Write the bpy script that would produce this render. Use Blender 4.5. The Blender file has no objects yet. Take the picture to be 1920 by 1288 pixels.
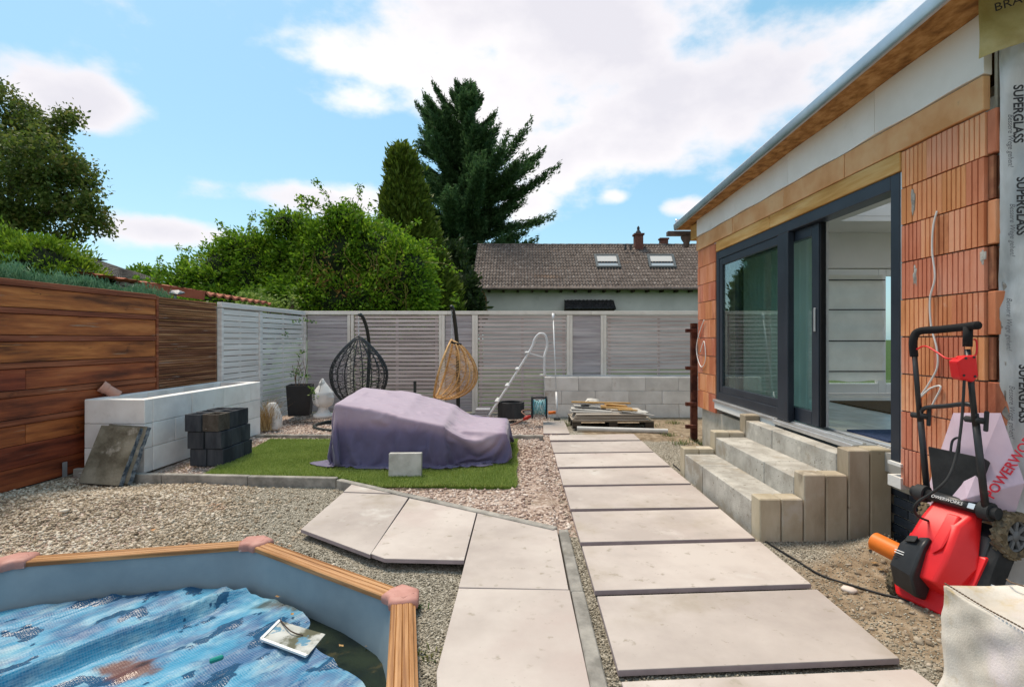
import bpy, bmesh, math, random
import numpy as np
from mathutils import Vector, Matrix
random.seed(7); RNG = np.random.default_rng(7)
R = math.radians; pi = math.pi
scene = bpy.context.scene
COL = scene.collection

# ------------------------------------------------------------------ camera, sky, sun, exposure
CAM_H = 1.36
cam_d = bpy.data.cameras.new('camera'); cam = bpy.data.objects.new('camera', cam_d); COL.objects.link(cam)
cam.location = (0, 0, CAM_H); cam.rotation_euler = (R(90), 0, 0)
cam_d.sensor_width = 36; cam_d.lens = 18.75; cam_d.clip_start = .05; cam_d.clip_end = 3000
cam_d.shift_x = -14/1920; cam_d.shift_y = -9/1920
scene.camera = cam
SUN_TO = Vector((-.26, .30, .90)).normalized()      # towards the sun
w = bpy.data.worlds.new('World'); scene.world = w; w.use_nodes = True
def build_world():
    nt = w.node_tree; N = nt.nodes; L = nt.links; N.clear()
    out = N.new('ShaderNodeOutputWorld'); bg = N.new('ShaderNodeBackground')
    sky = N.new('ShaderNodeTexSky'); sky.sky_type = 'NISHITA'; sky.sun_disc = False
    sky.sun_elevation = math.asin(SUN_TO.z); sky.sun_rotation = math.atan2(SUN_TO.x, SUN_TO.y)
    sky.altitude = 100; sky.air_density = 1.0; sky.dust_density = 1.2; sky.ozone_density = 1.6
    tc = N.new('ShaderNodeTexCoord')
    def vm(op, a, b=None):
        n = N.new('ShaderNodeVectorMath'); n.operation = op
        for i, s in enumerate((a, b)):
            if s is None: continue
            if isinstance(s, (tuple, list)): n.inputs[i].default_value = s
            else: L.new(s, n.inputs[i])
        return n
    def mt(op, a, b=None, c=None, clamp=False):
        n = N.new('ShaderNodeMath'); n.operation = op; n.use_clamp = clamp
        for i, s in enumerate((a, b, c)):
            if s is None: continue
            if isinstance(s, (int, float)): n.inputs[i].default_value = s
            else: L.new(s, n.inputs[i])
        return n.outputs[0]
    d = tc.outputs['Generated']
    sep = N.new('ShaderNodeSeparateXYZ'); L.new(d, sep.inputs[0])
    st = N.new('ShaderNodeMapping'); st.inputs['Scale'].default_value = (1, 1, 1.7); st.inputs['Location'].default_value = (3.1, 1.7, .4); L.new(d, st.inputs[0])
    n1 = N.new('ShaderNodeTexNoise'); n1.inputs['Scale'].default_value = 4.6; n1.inputs['Detail'].default_value = 9; n1.inputs['Roughness'].default_value = .56
    L.new(st.outputs[0], n1.inputs['Vector'])
    n2 = N.new('ShaderNodeTexNoise'); n2.inputs['Scale'].default_value = 1.9; n2.inputs['Detail'].default_value = 5
    L.new(st.outputs[0], n2.inputs['Vector'])
    # cloud banks, each by the direction in which it stands and its spread
    banks = [((.02, 1, .57), (.36, .5, .18), 1.15), ((.33, 1, .44), (.27, .5, .13), 1.1), ((-.30, 1, .44), (.10, .4, .045), .7),
             ((.24, 1, .37), (.32, .5, .07), .95), ((.60, 1, .56), (.25, .4, .16), .35),
             ((-.80, 1, .435), (.085, .3, .06), 1.1), ((-.38, 1, .262), (.17, .4, .038), 1.0), ((-.62, 1, .195), (.13, .4, .032), 1.0),
             ((.0, 1, .25), (.06, .4, .04), .6), ((.30, 1, .245), (.055, .4, .026), .8), ((.18, 1, .265), (.035, .4, .018), .6),
             ((-.42, 1, .53), (.05, .4, .025), .35)]
    tot = None
    for c, s, a in banks:
        k = 1/math.sqrt(c[0]**2 + c[1]**2 + c[2]**2); c = tuple(q*k for q in c); s = tuple(q*k for q in s)
        v = vm('SUBTRACT', d, c); v = vm('DIVIDE', v.outputs[0], s); v = vm('LENGTH', v.outputs[0])
        g = mt('MULTIPLY', mt('POWER', v.outputs['Value'], 2.0), -1.0); g = mt('EXPONENT', g); g = mt('MULTIPLY', g, a)
        tot = g if tot is None else mt('MAXIMUM', tot, g)
    # behind the camera denser cloud is added, unseen, to whiten the fill light
    away = mt('SMOOTH_MAX', mt('MULTIPLY', sep.outputs['Y'], -1.2), 0, .1)
    wild = mt('MULTIPLY', mt('SUBTRACT', n2.outputs['Fac'], .25), mt('MINIMUM', mt('MULTIPLY', away, 4.0), 3.0))
    tot = mt('MAXIMUM', tot, wild)
    m = mt('ADD', tot, mt('MULTIPLY', mt('SUBTRACT', n1.outputs['Fac'], .5), 2.3))
    ramp = N.new('ShaderNodeMapRange'); ramp.interpolation_type = 'SMOOTHSTEP'
    ramp.inputs['From Min'].default_value = .24; ramp.inputs['From Max'].default_value = .74
    L.new(m, ramp.inputs['Value'])
    core = N.new('ShaderNodeMapRange'); core.inputs['From Min'].default_value = .62; core.inputs['From Max'].default_value = 1.25; L.new(mt('ADD', mt('MULTIPLY', m, .55), mt('MULTIPLY', n2.outputs['Fac'], 1.1)), core.inputs['Value'])
    cc = N.new('ShaderNodeMix'); cc.data_type = 'RGBA'; L.new(core.outputs[0], cc.inputs['Factor'])
    cc.inputs['A'].default_value = (CLOUD*.93, CLOUD*.93, CLOUD*.96, 1); cc.inputs['B'].default_value = (CLOUD*.66, CLOUD*.67, CLOUD*.75, 1)
    # thin veil of summer haze over the blue
    hz = N.new('ShaderNodeMix'); hz.data_type = 'RGBA'; hz.inputs['Factor'].default_value = .6
    L.new(sky.outputs[0], hz.inputs['A']); hz.inputs['B'].default_value = (CLOUD*.13, CLOUD*.44, CLOUD*.58, 1)
    mx = N.new('ShaderNodeMix'); mx.data_type = 'RGBA'
    L.new(mt('MULTIPLY', ramp.outputs[0], .96), mx.inputs['Factor']); L.new(hz.outputs['Result'], mx.inputs['A']); L.new(cc.outputs['Result'], mx.inputs['B'])
    L.new(mx.outputs['Result'], bg.inputs['Color']); bg.inputs['Strength'].default_value = .12
    L.new(bg.outputs[0], out.inputs[0])
CLOUD = 4.6
build_world()
sl = bpy.data.lights.new('sun', 'SUN'); sl.energy = 1.8; sl.angle = R(18); sl.color = (1, .90, .76)
so = bpy.data.objects.new('sun', sl); COL.objects.link(so); so.rotation_euler = SUN_TO.to_track_quat('Z', 'Y').to_euler(); so.location = (-3, 4, 12)
vs = scene.view_settings; vs.view_transform = 'Standard'; vs.look = 'None'; vs.gamma = 1; vs.exposure = 1.18
vs.use_white_balance = True; vs.white_balance_temperature = 6900; vs.white_balance_tint = 12
try: vs.use_curve_mapping = False
except Exception: pass
scene.cycles.max_bounces = 10; scene.cycles.diffuse_bounces = 6; scene.cycles.transparent_max_bounces = 12; scene.cycles.caustics_reflective = False; scene.cycles.caustics_refractive = False

# ------------------------------------------------------------------ survey helpers (principal point 974,635, focal length 1000 px)
def P(px, py, Y): return Vector(((px-974)/1000*Y, Y, CAM_H-(py-635)/1000*Y))
def G(px, py, z=0.0):
    Y = (CAM_H-z)*1000/(py-635); return Vector(((px-974)/1000*Y, Y, z))

# ------------------------------------------------------------------ materials
MATS = {}
def lerp(a, b, t): return a+(b-a)*t
def mat(name, cols, scale=4, rough=.8, bump=.15, bscale=60, st=(1, 1, 1), rnd=.12, spec=.25, metal=0, pos=(.385, .615), detail=8,
        spots=None, bdist=.01, island=False, transl=0, hue=0, fine=None, bst=None, sub=None):
    """mottled procedural surface; spots = [(colour, scale, lo, hi), ...]"""
    if name in MATS: return MATS[name]
    m = bpy.data.materials.new(name); MATS[name] = m; m.use_nodes = True
    nt = m.node_tree; N = nt.nodes; L = nt.links; N.clear()
    out = N.new('ShaderNodeOutputMaterial'); b = N.new('ShaderNodeBsdfPrincipled'); L.new(b.outputs[0], out.inputs[0])
    tc = N.new('ShaderNodeTexCoord'); oi = N.new('ShaderNodeObjectInfo')
    ofs = N.new('ShaderNodeVectorMath'); ofs.operation = 'MULTIPLY_ADD'
    L.new(oi.outputs['Random'], ofs.inputs[0]); ofs.inputs[1].default_value = (37.1, 17.3, 23.9); L.new(tc.outputs['Object'], ofs.inputs[2])
    def noise(sc, s, det=detail):
        mp = N.new('ShaderNodeMapping'); mp.inputs['Scale'].default_value = s; L.new(ofs.outputs[0], mp.inputs[0])
        n = N.new('ShaderNodeTexNoise'); n.inputs['Scale'].default_value = sc; n.inputs['Detail'].default_value = det; n.inputs['Roughness'].default_value = .6
        L.new(mp.outputs[0], n.inputs['Vector']); return n.outputs['Fac']
    r = N.new('ShaderNodeValToRGB'); cr = r.color_ramp
    for i, c in enumerate(cols):
        t = pos[0]+(pos[1]-pos[0])*(i/max(1, len(cols)-1))
        if i < 2:
            e = cr.elements[i]; e.position = t
        else: e = cr.elements.new(t)
        e.color = (*c, 1)
    if len(cols) == 1: cr.elements[1].color = (*cols[0], 1)
    if island:
        gm = N.new('ShaderNodeNewGeometry')
        mxv = N.new('ShaderNodeMath'); mxv.operation = 'MULTIPLY_ADD'; mxv.inputs[1].default_value = .75
        L.new(gm.outputs['Random Per Island'], mxv.inputs[0])
        sm = N.new('ShaderNodeMath'); sm.operation = 'MULTIPLY_ADD'; sm.inputs[1].default_value = .9; sm.inputs[2].default_value = -.325
        L.new(noise(scale, st), sm.inputs[0]); L.new(sm.outputs[0], mxv.inputs[2])
        L.new(mxv.outputs[0], r.inputs[0])
    else: L.new(noise(scale, st), r.inputs[0])
    c = r.outputs[0]
    for sp in (spots or []):
        col, sc, lo, hi = sp[:4]; s2 = sp[4] if len(sp) > 4 else (1, 1, 1)
        mr = N.new('ShaderNodeMapRange'); mr.inputs['From Min'].default_value = lo; mr.inputs['From Max'].default_value = hi; mr.interpolation_type = 'SMOOTHSTEP'
        L.new(noise(sc, s2, 6), mr.inputs['Value'])
        mx = N.new('ShaderNodeMix'); mx.data_type = 'RGBA'; L.new(mr.outputs[0], mx.inputs['Factor']); L.new(c, mx.inputs['A']); mx.inputs['B'].default_value = (*col, 1); c = mx.outputs['Result']
    if rnd or hue:
        h = N.new('ShaderNodeHueSaturation')
        v = N.new('ShaderNodeMath'); v.operation = 'MULTIPLY_ADD'; v.inputs[1].default_value = 2*rnd; v.inputs[2].default_value = 1-rnd
        L.new(oi.outputs['Random'], v.inputs[0]); L.new(v.outputs[0], h.inputs['Value'])
        if hue:
            v = N.new('ShaderNodeMath'); v.operation = 'MULTIPLY_ADD'; v.inputs[1].default_value = 2*hue; v.inputs[2].default_value = .5-hue
            L.new(oi.outputs['Random'], v.inputs[0]); L.new(v.outputs[0], h.inputs['Hue'])
        L.new(c, h.inputs['Color']); c = h.outputs[0]
    L.new(c, b.inputs['Base Color'])
    b.inputs['Roughness'].default_value = rough; b.inputs['Metallic'].default_value = metal; b.inputs['Specular IOR Level'].default_value = spec
    if bump:
        bp = N.new('ShaderNodeBump'); bp.inputs['Strength'].default_value = bump; bp.inputs['Distance'].default_value = bdist
        L.new(noise(bscale, bst or st, 5), bp.inputs['Height']); L.new(bp.outputs[0], b.inputs['Normal'])
    if transl:
        t = N.new('ShaderNodeBsdfTranslucent'); L.new(c, t.inputs[0]); mx = N.new('ShaderNodeMixShader'); mx.inputs[0].default_value = transl
        L.new(b.outputs[0], mx.inputs[1]); L.new(t.outputs[0], mx.inputs[2]); L.new(mx.outputs[0], out.inputs[0])
    return m
def glass(name, tint, ior=1.7):
    m = bpy.data.materials.new(name); m.use_nodes = True; nt = m.node_tree; N = nt.nodes; L = nt.links; N.clear()
    out = N.new('ShaderNodeOutputMaterial'); t = N.new('ShaderNodeBsdfTransparent'); t.inputs[0].default_value = (*tint, 1)
    g = N.new('ShaderNodeBsdfGlossy'); g.inputs['Roughness'].default_value = .0; g.inputs[0].default_value = (.93, .97, .95, 1)
    f = N.new('ShaderNodeFresnel'); gm = N.new('ShaderNodeNewGeometry'); ms = N.new('ShaderNodeMapRange'); L.new(gm.outputs['Backfacing'], ms.inputs['Value']); ms.inputs['To Min'].default_value = ior; ms.inputs['To Max'].default_value = 1/ior; L.new(ms.outputs[0], f.inputs[0]); mx = N.new('ShaderNodeMixShader')
    nz = N.new('ShaderNodeTexNoise'); nz.inputs['Scale'].default_value = 1.3; bp = N.new('ShaderNodeBump'); bp.inputs['Strength'].default_value = .012; bp.inputs['Distance'].default_value = .1
    L.new(nz.outputs[0], bp.inputs['Height']); L.new(bp.outputs[0], g.inputs['Normal'])
    L.new(f.outputs[0], mx.inputs[0]); L.new(t.outputs[0], mx.inputs[1]); L.new(g.outputs[0], mx.inputs[2]); L.new(mx.outputs[0], out.inputs[0]); return m

# ------------------------------------------------------------------ geometry helpers
class MB:
    def __init__(s): s.v = []; s.f = []; s.mi = []
    def add(s, vs, fs, mi=0):
        o = len(s.v); s.v += [tuple(q) for q in vs]; s.f += [tuple(o+i for i in f) for f in fs]; s.mi += [mi]*len(fs); return s
    def box(s, x0, x1, y0, y1, z0, z1, mi=0, M=None):
        vs = [Vector((x, y, z)) for z in (z0, z1) for (x, y) in ((x0, y0), (x1, y0), (x1, y1), (x0, y1))]
        if M is not None: vs = [M @ q for q in vs]
        return s.add(vs, [(3, 2, 1, 0), (4, 5, 6, 7), (0, 1, 5, 4), (1, 2, 6, 5), (2, 3, 7, 6), (3, 0, 4, 7)], mi)
    def beam(s, a, b, wd, ht, up=(0, 0, 1)):
        a = Vector(a); b = Vector(b); t = (b-a); Ln = t.length; t.normalize(); u = Vector(up); sd = t.cross(u).normalized(); u = sd.cross(t).normalized()
        M = Matrix((sd, t, u)).transposed().to_4x4(); M.translation = a
        return s.box(-wd/2, wd/2, 0, Ln, -ht/2, ht/2, 0, M)
    def prism(s, poly, z0, z1, mi=0):
        n = len(poly); lo = [(p[0], p[1], z0 if not callable(z0) else z0(p)) for p in poly]; hi = [(p[0], p[1], z1) for p in poly]
        return s.add(lo+hi, [tuple(range(n-1, -1, -1)), tuple(range(n, 2*n))]+[(i, (i+1) % n, n+(i+1) % n, n+i) for i in range(n)], mi)
    def tube(s, pts, r, n=8, closed=False, cap=True, mi=0):
        pts = [Vector(p) for p in pts]; m = len(pts)
        rs = list(r) if isinstance(r, (list, tuple)) else [r]*m
        prev = None; rings = []
        for i, p in enumerate(pts):
            if closed: t = pts[(i+1) % m]-pts[i-1]
            else: t = pts[min(i+1, m-1)]-pts[max(i-1, 0)]
            t.normalize()
            if prev is None:
                a = Vector((0, 0, 1)) if abs(t.z) < .9 else Vector((1, 0, 0)); u = t.cross(a).normalized()
            else: u = (prev-t*prev.dot(t)).normalized()
            prev = u; v = t.cross(u)
            rings.append([p+(u*math.cos(2*pi*k/n)+v*math.sin(2*pi*k/n))*rs[i] for k in range(n)])
        fs = []
        for i in range(m if closed else m-1):
            j = (i+1) % m
            fs += [(i*n+k, i*n+(k+1) % n, j*n+(k+1) % n, j*n+k) for k in range(n)]
        if cap and not closed: fs += [tuple(range(n-1, -1, -1)), tuple((m-1)*n+k for k in range(n))]
        return s.add([q for rg in rings for q in rg], fs, mi)
    def lathe(s, prof, c=(0, 0, 0), n=24, M=None, cap=False, mi=0):
        vs = []; fs = []; m = len(prof)
        for (r, z) in prof:
            for k in range(n):
                q = Vector((c[0]+r*math.cos(2*pi*k/n), c[1]+r*math.sin(2*pi*k/n), c[2]+z)); vs.append(M @ q if M is not None else q)
        for i in range(m-1): fs += [(i*n+k, i*n+(k+1) % n, (i+1)*n+(k+1) % n, (i+1)*n+k) for k in range(n)]
        if cap: fs += [tuple(range(n-1, -1, -1)), tuple((m-1)*n+k for k in range(n))]
        return s.add(vs, fs, mi)
    def hull(s, pts):
        bm = bmesh.new(); [bm.verts.new(p) for p in pts]; res = bmesh.ops.convex_hull(bm, input=bm.verts)
        bm.verts.ensure_lookup_table(); bm.verts.index_update()
        s.add([v.co.copy() for v in bm.verts], [tuple(v.index for v in f.verts) for f in bm.faces]); bm.free(); return s
    def mesh(s, name, m, ofs=None, smooth=False):
        me = bpy.data.meshes.new(name); vs = s.v if ofs is None else [(a-ofs[0], b-ofs[1], c-ofs[2]) for a, b, c in s.v]
        me.from_pydata(vs, [], s.f)
        for q in (m if isinstance(m, (list, tuple)) else [m]): me.materials.append(q)
        if any(s.mi): me.polygons.foreach_set('material_index', s.mi)
        if smooth: me.polygons.foreach_set('use_smooth', [True]*len(s.f))
        me.update(); return me
def tag(o, label=None, cat=None, group=None, kind=None):
    if label: o['label'] = label
    if cat: o['category'] = cat
    if group: o['group'] = group
    if kind: o['kind'] = kind
    return o
def thing(name, label, cat, loc=(0, 0, 0), rz=0, group=None):
    o = bpy.data.objects.new(name, None); COL.objects.link(o); o.location = loc; o.rotation_euler = (0, 0, rz); o.empty_display_size = .1
    return tag(o, label, cat, group)
def link(name, me, parent=None, loc=(0, 0, 0), rot=(0, 0, 0), kind=None, bev=0, seg=1):
    o = bpy.data.objects.new(name, me); COL.objects.link(o); o.location = loc; o.rotation_euler = rot
    if parent is not None: o.parent = parent
    if kind: o['kind'] = kind
    if bev:
        b = o.modifiers.new('bevel', 'BEVEL'); b.width = bev; b.segments = seg; b.limit_method = 'ANGLE'; b.angle_limit = R(40)
    return o
def wloc(o):
    v = Vector(o.location)
    while o.parent is not None: o = o.parent; v = v+Vector(o.location)
    return v
def obj(name, mb, m, parent=None, smooth=False, base=None, local=False, **k):
    """one mesh object; mb holds world coordinates unless local"""
    if parent is not None: ofs = None if local else wloc(parent)
    else: ofs = base
    o = link(name, mb.mesh(name, m, ofs, smooth), parent, **k)
    if parent is None and base is not None: o.location = base
    return o
def smooth_angle(o, a=40):
    me = o.data; me.polygons.foreach_set('use_smooth', [True]*len(me.polygons))
    try: me.set_sharp_from_angle(angle=R(a))
    except Exception: pass
    return o
BOXES = {}
def boxmesh(name, sx, sy, sz, m, bev=0.0):
    """shared box mesh centred on x and y, standing on z=0, with chamfered edges"""
    k = (name, round(sx, 4), round(sy, 4), round(sz, 4), m.name, bev)
    if k in BOXES: return BOXES[k]
    bm = bmesh.new(); bmesh.ops.create_cube(bm, size=1)
    for v in bm.verts: v.co = Vector((v.co.x*sx, v.co.y*sy, (v.co.z+.5)*sz))
    if bev: bmesh.ops.bevel(bm, geom=list(bm.edges), offset=bev, segments=1, affect='EDGES')
    me = bpy.data.meshes.new(name); bm.to_mesh(me); bm.free(); me.materials.append(m); BOXES[k] = me; return me
def arr_mesh(name, V, F, m, smooth=False):
    """numpy vertices (n,3), faces (k,3|4) to a mesh"""
    me = bpy.data.meshes.new(name); n = len(V); k, c = F.shape
    me.vertices.add(n); me.vertices.foreach_set('co', V.astype(np.float32).ravel())
    me.loops.add(k*c); me.loops.foreach_set('vertex_index', F.astype(np.int32).ravel())
    me.polygons.add(k); me.polygons.foreach_set('loop_start', np.arange(0, k*c, c, dtype=np.int32))
    try: me.polygons.foreach_set('loop_total', np.full(k, c, dtype=np.int32))
    except Exception: pass
    me.materials.append(m)
    if smooth: me.polygons.foreach_set('use_smooth', np.ones(k, dtype=bool))
    me.update(calc_edges=True); me.validate(); return me
def bez(pts, n=10):
    """Catmull-Rom through the points"""
    pts = [Vector(p) for p in pts]; out = []
    for i in range(len(pts)-1):
        p0 = pts[max(i-1, 0)]; p1 = pts[i]; p2 = pts[i+1]; p3 = pts[min(i+2, len(pts)-1)]
        for k in range(n):
            t = k/n; out.append(.5*((2*p1)+(p2-p0)*t+(2*p0-5*p1+4*p2-p3)*t*t+(3*p1-p0-3*p2+p3)*t**3))
    return out+[pts[-1]]
def text_mesh(s, size, m, shear=0, extrude=.001, bold=0.0):
    cu = bpy.data.curves.new('lettering', 'FONT'); cu.body = s; cu.size = size; cu.extrude = extrude; cu.shear = shear; cu.offset = bold; cu.resolution_u = 3
    o = bpy.data.objects.new('lettering', cu); COL.objects.link(o); dg = bpy.context.evaluated_depsgraph_get(); dg.update()
    me = bpy.data.meshes.new_from_object(o.evaluated_get(dg)); bpy.data.objects.remove(o); me.materials.clear(); me.materials.append(m); return me
def frame_matrix(o, x, y):
    x = Vector(x).normalized(); z = x.cross(Vector(y)).normalized(); y = z.cross(x); M = Matrix((x, y, z)).transposed().to_4x4(); M.translation = Vector(o); return M
def put(name, me, M, parent):
    o = bpy.data.objects.new(name, me); COL.objects.link(o)
    if parent is not None:
        o.parent = parent; M = Matrix.Translation(-wloc(parent)) @ M
    o.matrix_local = M; return o
def fnoise(x, y, s, seed=0):
    """cheap smooth value noise on numpy arrays"""
    rg = np.random.default_rng(seed); T = rg.random((64, 64)); x = x*s; y = y*s
    xi = np.floor(x).astype(int); yi = np.floor(y).astype(int); fx = x-xi; fy = y-yi; fx = fx*fx*(3-2*fx); fy = fy*fy*(3-2*fy)
    g = lambda a, b: T[a % 64, b % 64]
    return (g(xi, yi)*(1-fx)+g(xi+1, yi)*fx)*(1-fy)+(g(xi, yi+1)*(1-fx)+g(xi+1, yi+1)*fx)*fy
def sstep(a, b, x): t = np.clip((x-a)/(b-a), 0, 1); return t*t*(3-2*t)
def drape():
    """let a sheet fall over the garden lounge: returns its vertices and grid size"""
    tmp = []
    def hard(me):
        o = bpy.data.objects.new('drape_support', me); COL.objects.link(o); o.modifiers.new('c', 'COLLISION'); o.collision.thickness_outer = .012; o.collision.cloth_friction = 14; o.collision.damping = .5; tmp.append(o)
    def solid(x0, x1, y0, y1, zs):
        me = bpy.data.meshes.new('drape_support'); me.from_pydata([(x0, y0, 0), (x1, y0, 0), (x1, y1, 0), (x0, y1, 0), (x0, y0, zs[0]), (x1, y0, zs[1]), (x1, y1, zs[2]), (x0, y1, zs[3])], [], [(3, 2, 1, 0), (4, 5, 6, 7), (0, 1, 5, 4), (1, 2, 6, 5), (2, 3, 7, 6), (3, 0, 4, 7)]); hard(me)
    for a in LOUNGE: solid(*a)
    me = bpy.data.meshes.new('drape_floor'); me.from_pydata([(-6, 0, .014), (4, 0, .014), (4, 12, .014), (-6, 12, .014)], [], [(0, 1, 2, 3)]); hard(me)
    nx, ny = 92, 76; x0, x1, y0, y1 = -2.74, .10, 4.94, 7.08; rr = random.Random(3)
    vs = [(x0+(x1-x0)*i/(nx-1), y0+(y1-y0)*j/(ny-1), .84+.025*math.sin(i*.55)+.02*math.cos(j*.5)+.012*rr.random()) for j in range(ny) for i in range(nx)]
    me = bpy.data.meshes.new('sheet'); me.from_pydata(vs, [], [(j*nx+i, j*nx+i+1, (j+1)*nx+i+1, (j+1)*nx+i) for j in range(ny-1) for i in range(nx-1)]); o = bpy.data.objects.new('sheet', me); COL.objects.link(o); tmp.append(o)
    m = o.modifiers.new('cloth', 'CLOTH'); s = m.settings; s.quality = 7; s.mass = .4; s.tension_stiffness = 30; s.compression_stiffness = 8; s.shear_stiffness = 6; s.bending_stiffness = .03; s.air_damping = 1.2
    m.collision_settings.collision_quality = 3; m.collision_settings.distance_min = .008; m.collision_settings.use_self_collision = False
    m.point_cache.frame_start = 1; m.point_cache.frame_end = 60; scene.frame_start = 1; scene.frame_end = 60
    for f in range(1, 61): scene.frame_set(f)
    dg = bpy.context.evaluated_depsgraph_get(); V = np.array([v.co[:] for v in o.evaluated_get(dg).data.vertices])
    for q in tmp: bpy.data.objects.remove(q)
    scene.frame_set(1); return V, nx, ny
LOUNGE = [(-1.92, -1.22, 5.60, 6.55, (.66, .54, .66, .74)), (-1.24, -.80, 5.55, 6.62, (.53, .44, .52, .64)), (-.82, -.16, 5.75, 6.70, (.36, .33, .34, .38))]
DRAPED = drape()

# ================================================================== GROUND
KERB = [(-4.42, 5.36), (-1.76, 5.15), (.279, 3.80), (.31, 1.2)]
def kerb_y(x): return np.where(x < -1.76, 5.36-(x+4.42)*.079, 5.15-(x+1.76)*.662)
OA = Vector((-3.11, 3.293)); OS = 1.372; OCT = [OA]
for i in range(7):
    a = R(12.03-45*i); OCT.append(OCT[-1]+Vector((math.cos(a), math.sin(a)))*OS)
OC = sum(OCT, Vector((0, 0)))/8; APO = OS*1.2071
def oct_in(x, y):
    """signed distance-like: positive inside the pool octagon"""
    d = np.full(np.shape(x), 9.0)
    for i in range(8):
        a = OCT[i]; b = OCT[(i+1) % 8]; t = (b-a).normalized(); n = Vector((t.y, -t.x)); d = np.minimum(d, (x-a.x)*n.x+(y-a.y)*n.y)
    return d
def ground_z(x, y, fine=True):
    x = np.asarray(x, float); y = np.asarray(y, float)
    front = sstep(-.03, .03, kerb_y(x)-y)*(x < .29)
    z = -.018-.060*front
    z = z+front*.115*np.exp(-((x+3.55)/.95)**2-((y-4.35)/.60)**2)+front*.05*np.exp(-((x+4.5)/.35)**2)
    z = np.where((x > .29) & (y < 7.4), -.048, z)
    z = z+.15*np.exp(-((x-2.5)/.33)**2-((y-3.45)/.22)**2)+.05*np.exp(-((x-2.15)/.3)**2-((y-2.6)/.4)**2)
    z = z-.075*sstep(7.4, 9.6, y)
    far = np.maximum(np.maximum(y-10.6, -4.8-x), np.maximum(x-2.4, 1-y)); z = np.where(far > 0, -.1, z)
    if fine:
        near = (far < 0)
        z = z+near*((fnoise(x, y, 2.2, 1)-.5)*.022+(fnoise(x, y, 9, 2)-.5)*.010*(1-front*.4)+(fnoise(x, y, 22, 3)-.5)*.006)
    return np.where(oct_in(x, y) > -.01, -.75, z)
def build_ground():
    def axis(lo, hi, st):
        a = np.arange(lo, hi+1e-6, st); ext = np.array([.5, 1.2, 3, 7, 15, 30, 60, 120, 260, 600]); return np.concatenate([lo-ext[::-1], a, hi+ext])
    xs = axis(-4.9, 2.6, .04); ys = axis(1.0, 10.6, .04); X, Y = np.meshgrid(xs, ys); Z = ground_z(X, Y)
    V = np.stack([X.ravel(), Y.ravel(), Z.ravel()], 1); nx = len(xs); ny = len(ys)
    i = np.arange((nx-1)*(ny-1)); r = i//(nx-1); c = i % (nx-1); a = r*nx+c; F = np.stack([a, a+1, a+nx+1, a+nx], 1)
    m = bpy.data.materials.new('ground_grit_soil'); m.use_nodes = True; nt = m.node_tree; N = nt.nodes; L = nt.links
    b = N['Principled BSDF']; b.inputs['Roughness'].default_value = .95; b.inputs['Specular IOR Level'].default_value = .15
    at = N.new('ShaderNodeVertexColor'); at.layer_name = 'zone'; sp = N.new('ShaderNodeSeparateColor'); L.new(at.outputs[0], sp.inputs[0]); tc = N.new('ShaderNodeTexCoord')
    def nz(sc, det=6):
        n = N.new('ShaderNodeTexNoise'); n.inputs['Scale'].default_value = sc; n.inputs['Detail'].default_value = det; L.new(tc.outputs['Object'], n.inputs['Vector']); return n.outputs['Fac']
    def ramp(f, *st):
        r = N.new('ShaderNodeValToRGB'); L.new(f, r.inputs[0])
        for k, (p, cl) in enumerate(st):
            e = r.color_ramp.elements[k] if k < 2 else r.color_ramp.elements.new(p); e.position = p; e.color = (*cl, 1)
        return r.outputs[0]
    vo = N.new('ShaderNodeTexVoronoi'); vo.inputs['Scale'].default_value = 120; L.new(tc.outputs['Object'], vo.inputs['Vector'])
    vo2 = N.new('ShaderNodeTexVoronoi'); vo2.inputs['Scale'].default_value = 45; L.new(tc.outputs['Object'], vo2.inputs['Vector'])
    s1 = N.new('ShaderNodeSeparateColor'); L.new(vo.outputs['Color'], s1.inputs[0]); s2 = N.new('ShaderNodeSeparateColor'); L.new(vo2.outputs['Color'], s2.inputs[0])
    grit = ramp(s1.outputs[0], (0, (.10, .09, .07)), (.5, (.25, .225, .18)), (.85, (.36, .33, .27)), (1, (.5, .47, .41)))
    soil = ramp(nz(14), (.25, (.13, .09, .055)), (.5, (.26, .195, .13)), (.75, (.40, .32, .23)))
    pebb = ramp(s2.outputs[1], (0, (.20, .14, .11)), (.5, (.36, .27, .22)), (1, (.55, .46, .40)))
    lawn = ramp(nz(9), (.3, (.025, .055, .012)), (.7, (.07, .12, .03)))
    def mx(f, A, B):
        n = N.new('ShaderNodeMix'); n.data_type = 'RGBA'; L.new(f, n.inputs['Factor']); L.new(A, n.inputs['A']); L.new(B, n.inputs['B']); return n.outputs['Result']
    def edge(f):   # break the border between zones up
        q = N.new('ShaderNodeMath'); q.operation = 'ADD'; L.new(f, q.inputs[0]); q2 = N.new('ShaderNodeMath'); q2.operation = 'MULTIPLY_ADD'; L.new(nz(6, 8), q2.inputs[0]); q2.inputs[1].default_value = .9; q2.inputs[2].default_value = -.45
        L.new(q2.outputs[0], q.inputs[1]); r = N.new('ShaderNodeMapRange'); r.inputs['From Min'].default_value = .35; r.inputs['From Max'].default_value = .65; L.new(q.outputs[0], r.inputs['Value']); return r.outputs[0]
    c = mx(edge(sp.outputs[0]), grit, soil); c = mx(edge(sp.outputs[2]), c, pebb); c = mx(edge(sp.outputs[1]), c, lawn); L.new(c, b.inputs['Base Color'])
    bp = N.new('ShaderNodeBump'); bp.inputs['Strength'].default_value = .8; bp.inputs['Distance'].default_value = .006; L.new(vo.outputs['Distance'], bp.inputs['Height']); bp.invert = True; L.new(bp.outputs[0], b.inputs['Normal'])
    me = arr_mesh('ground', V, F, m, True)
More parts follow.
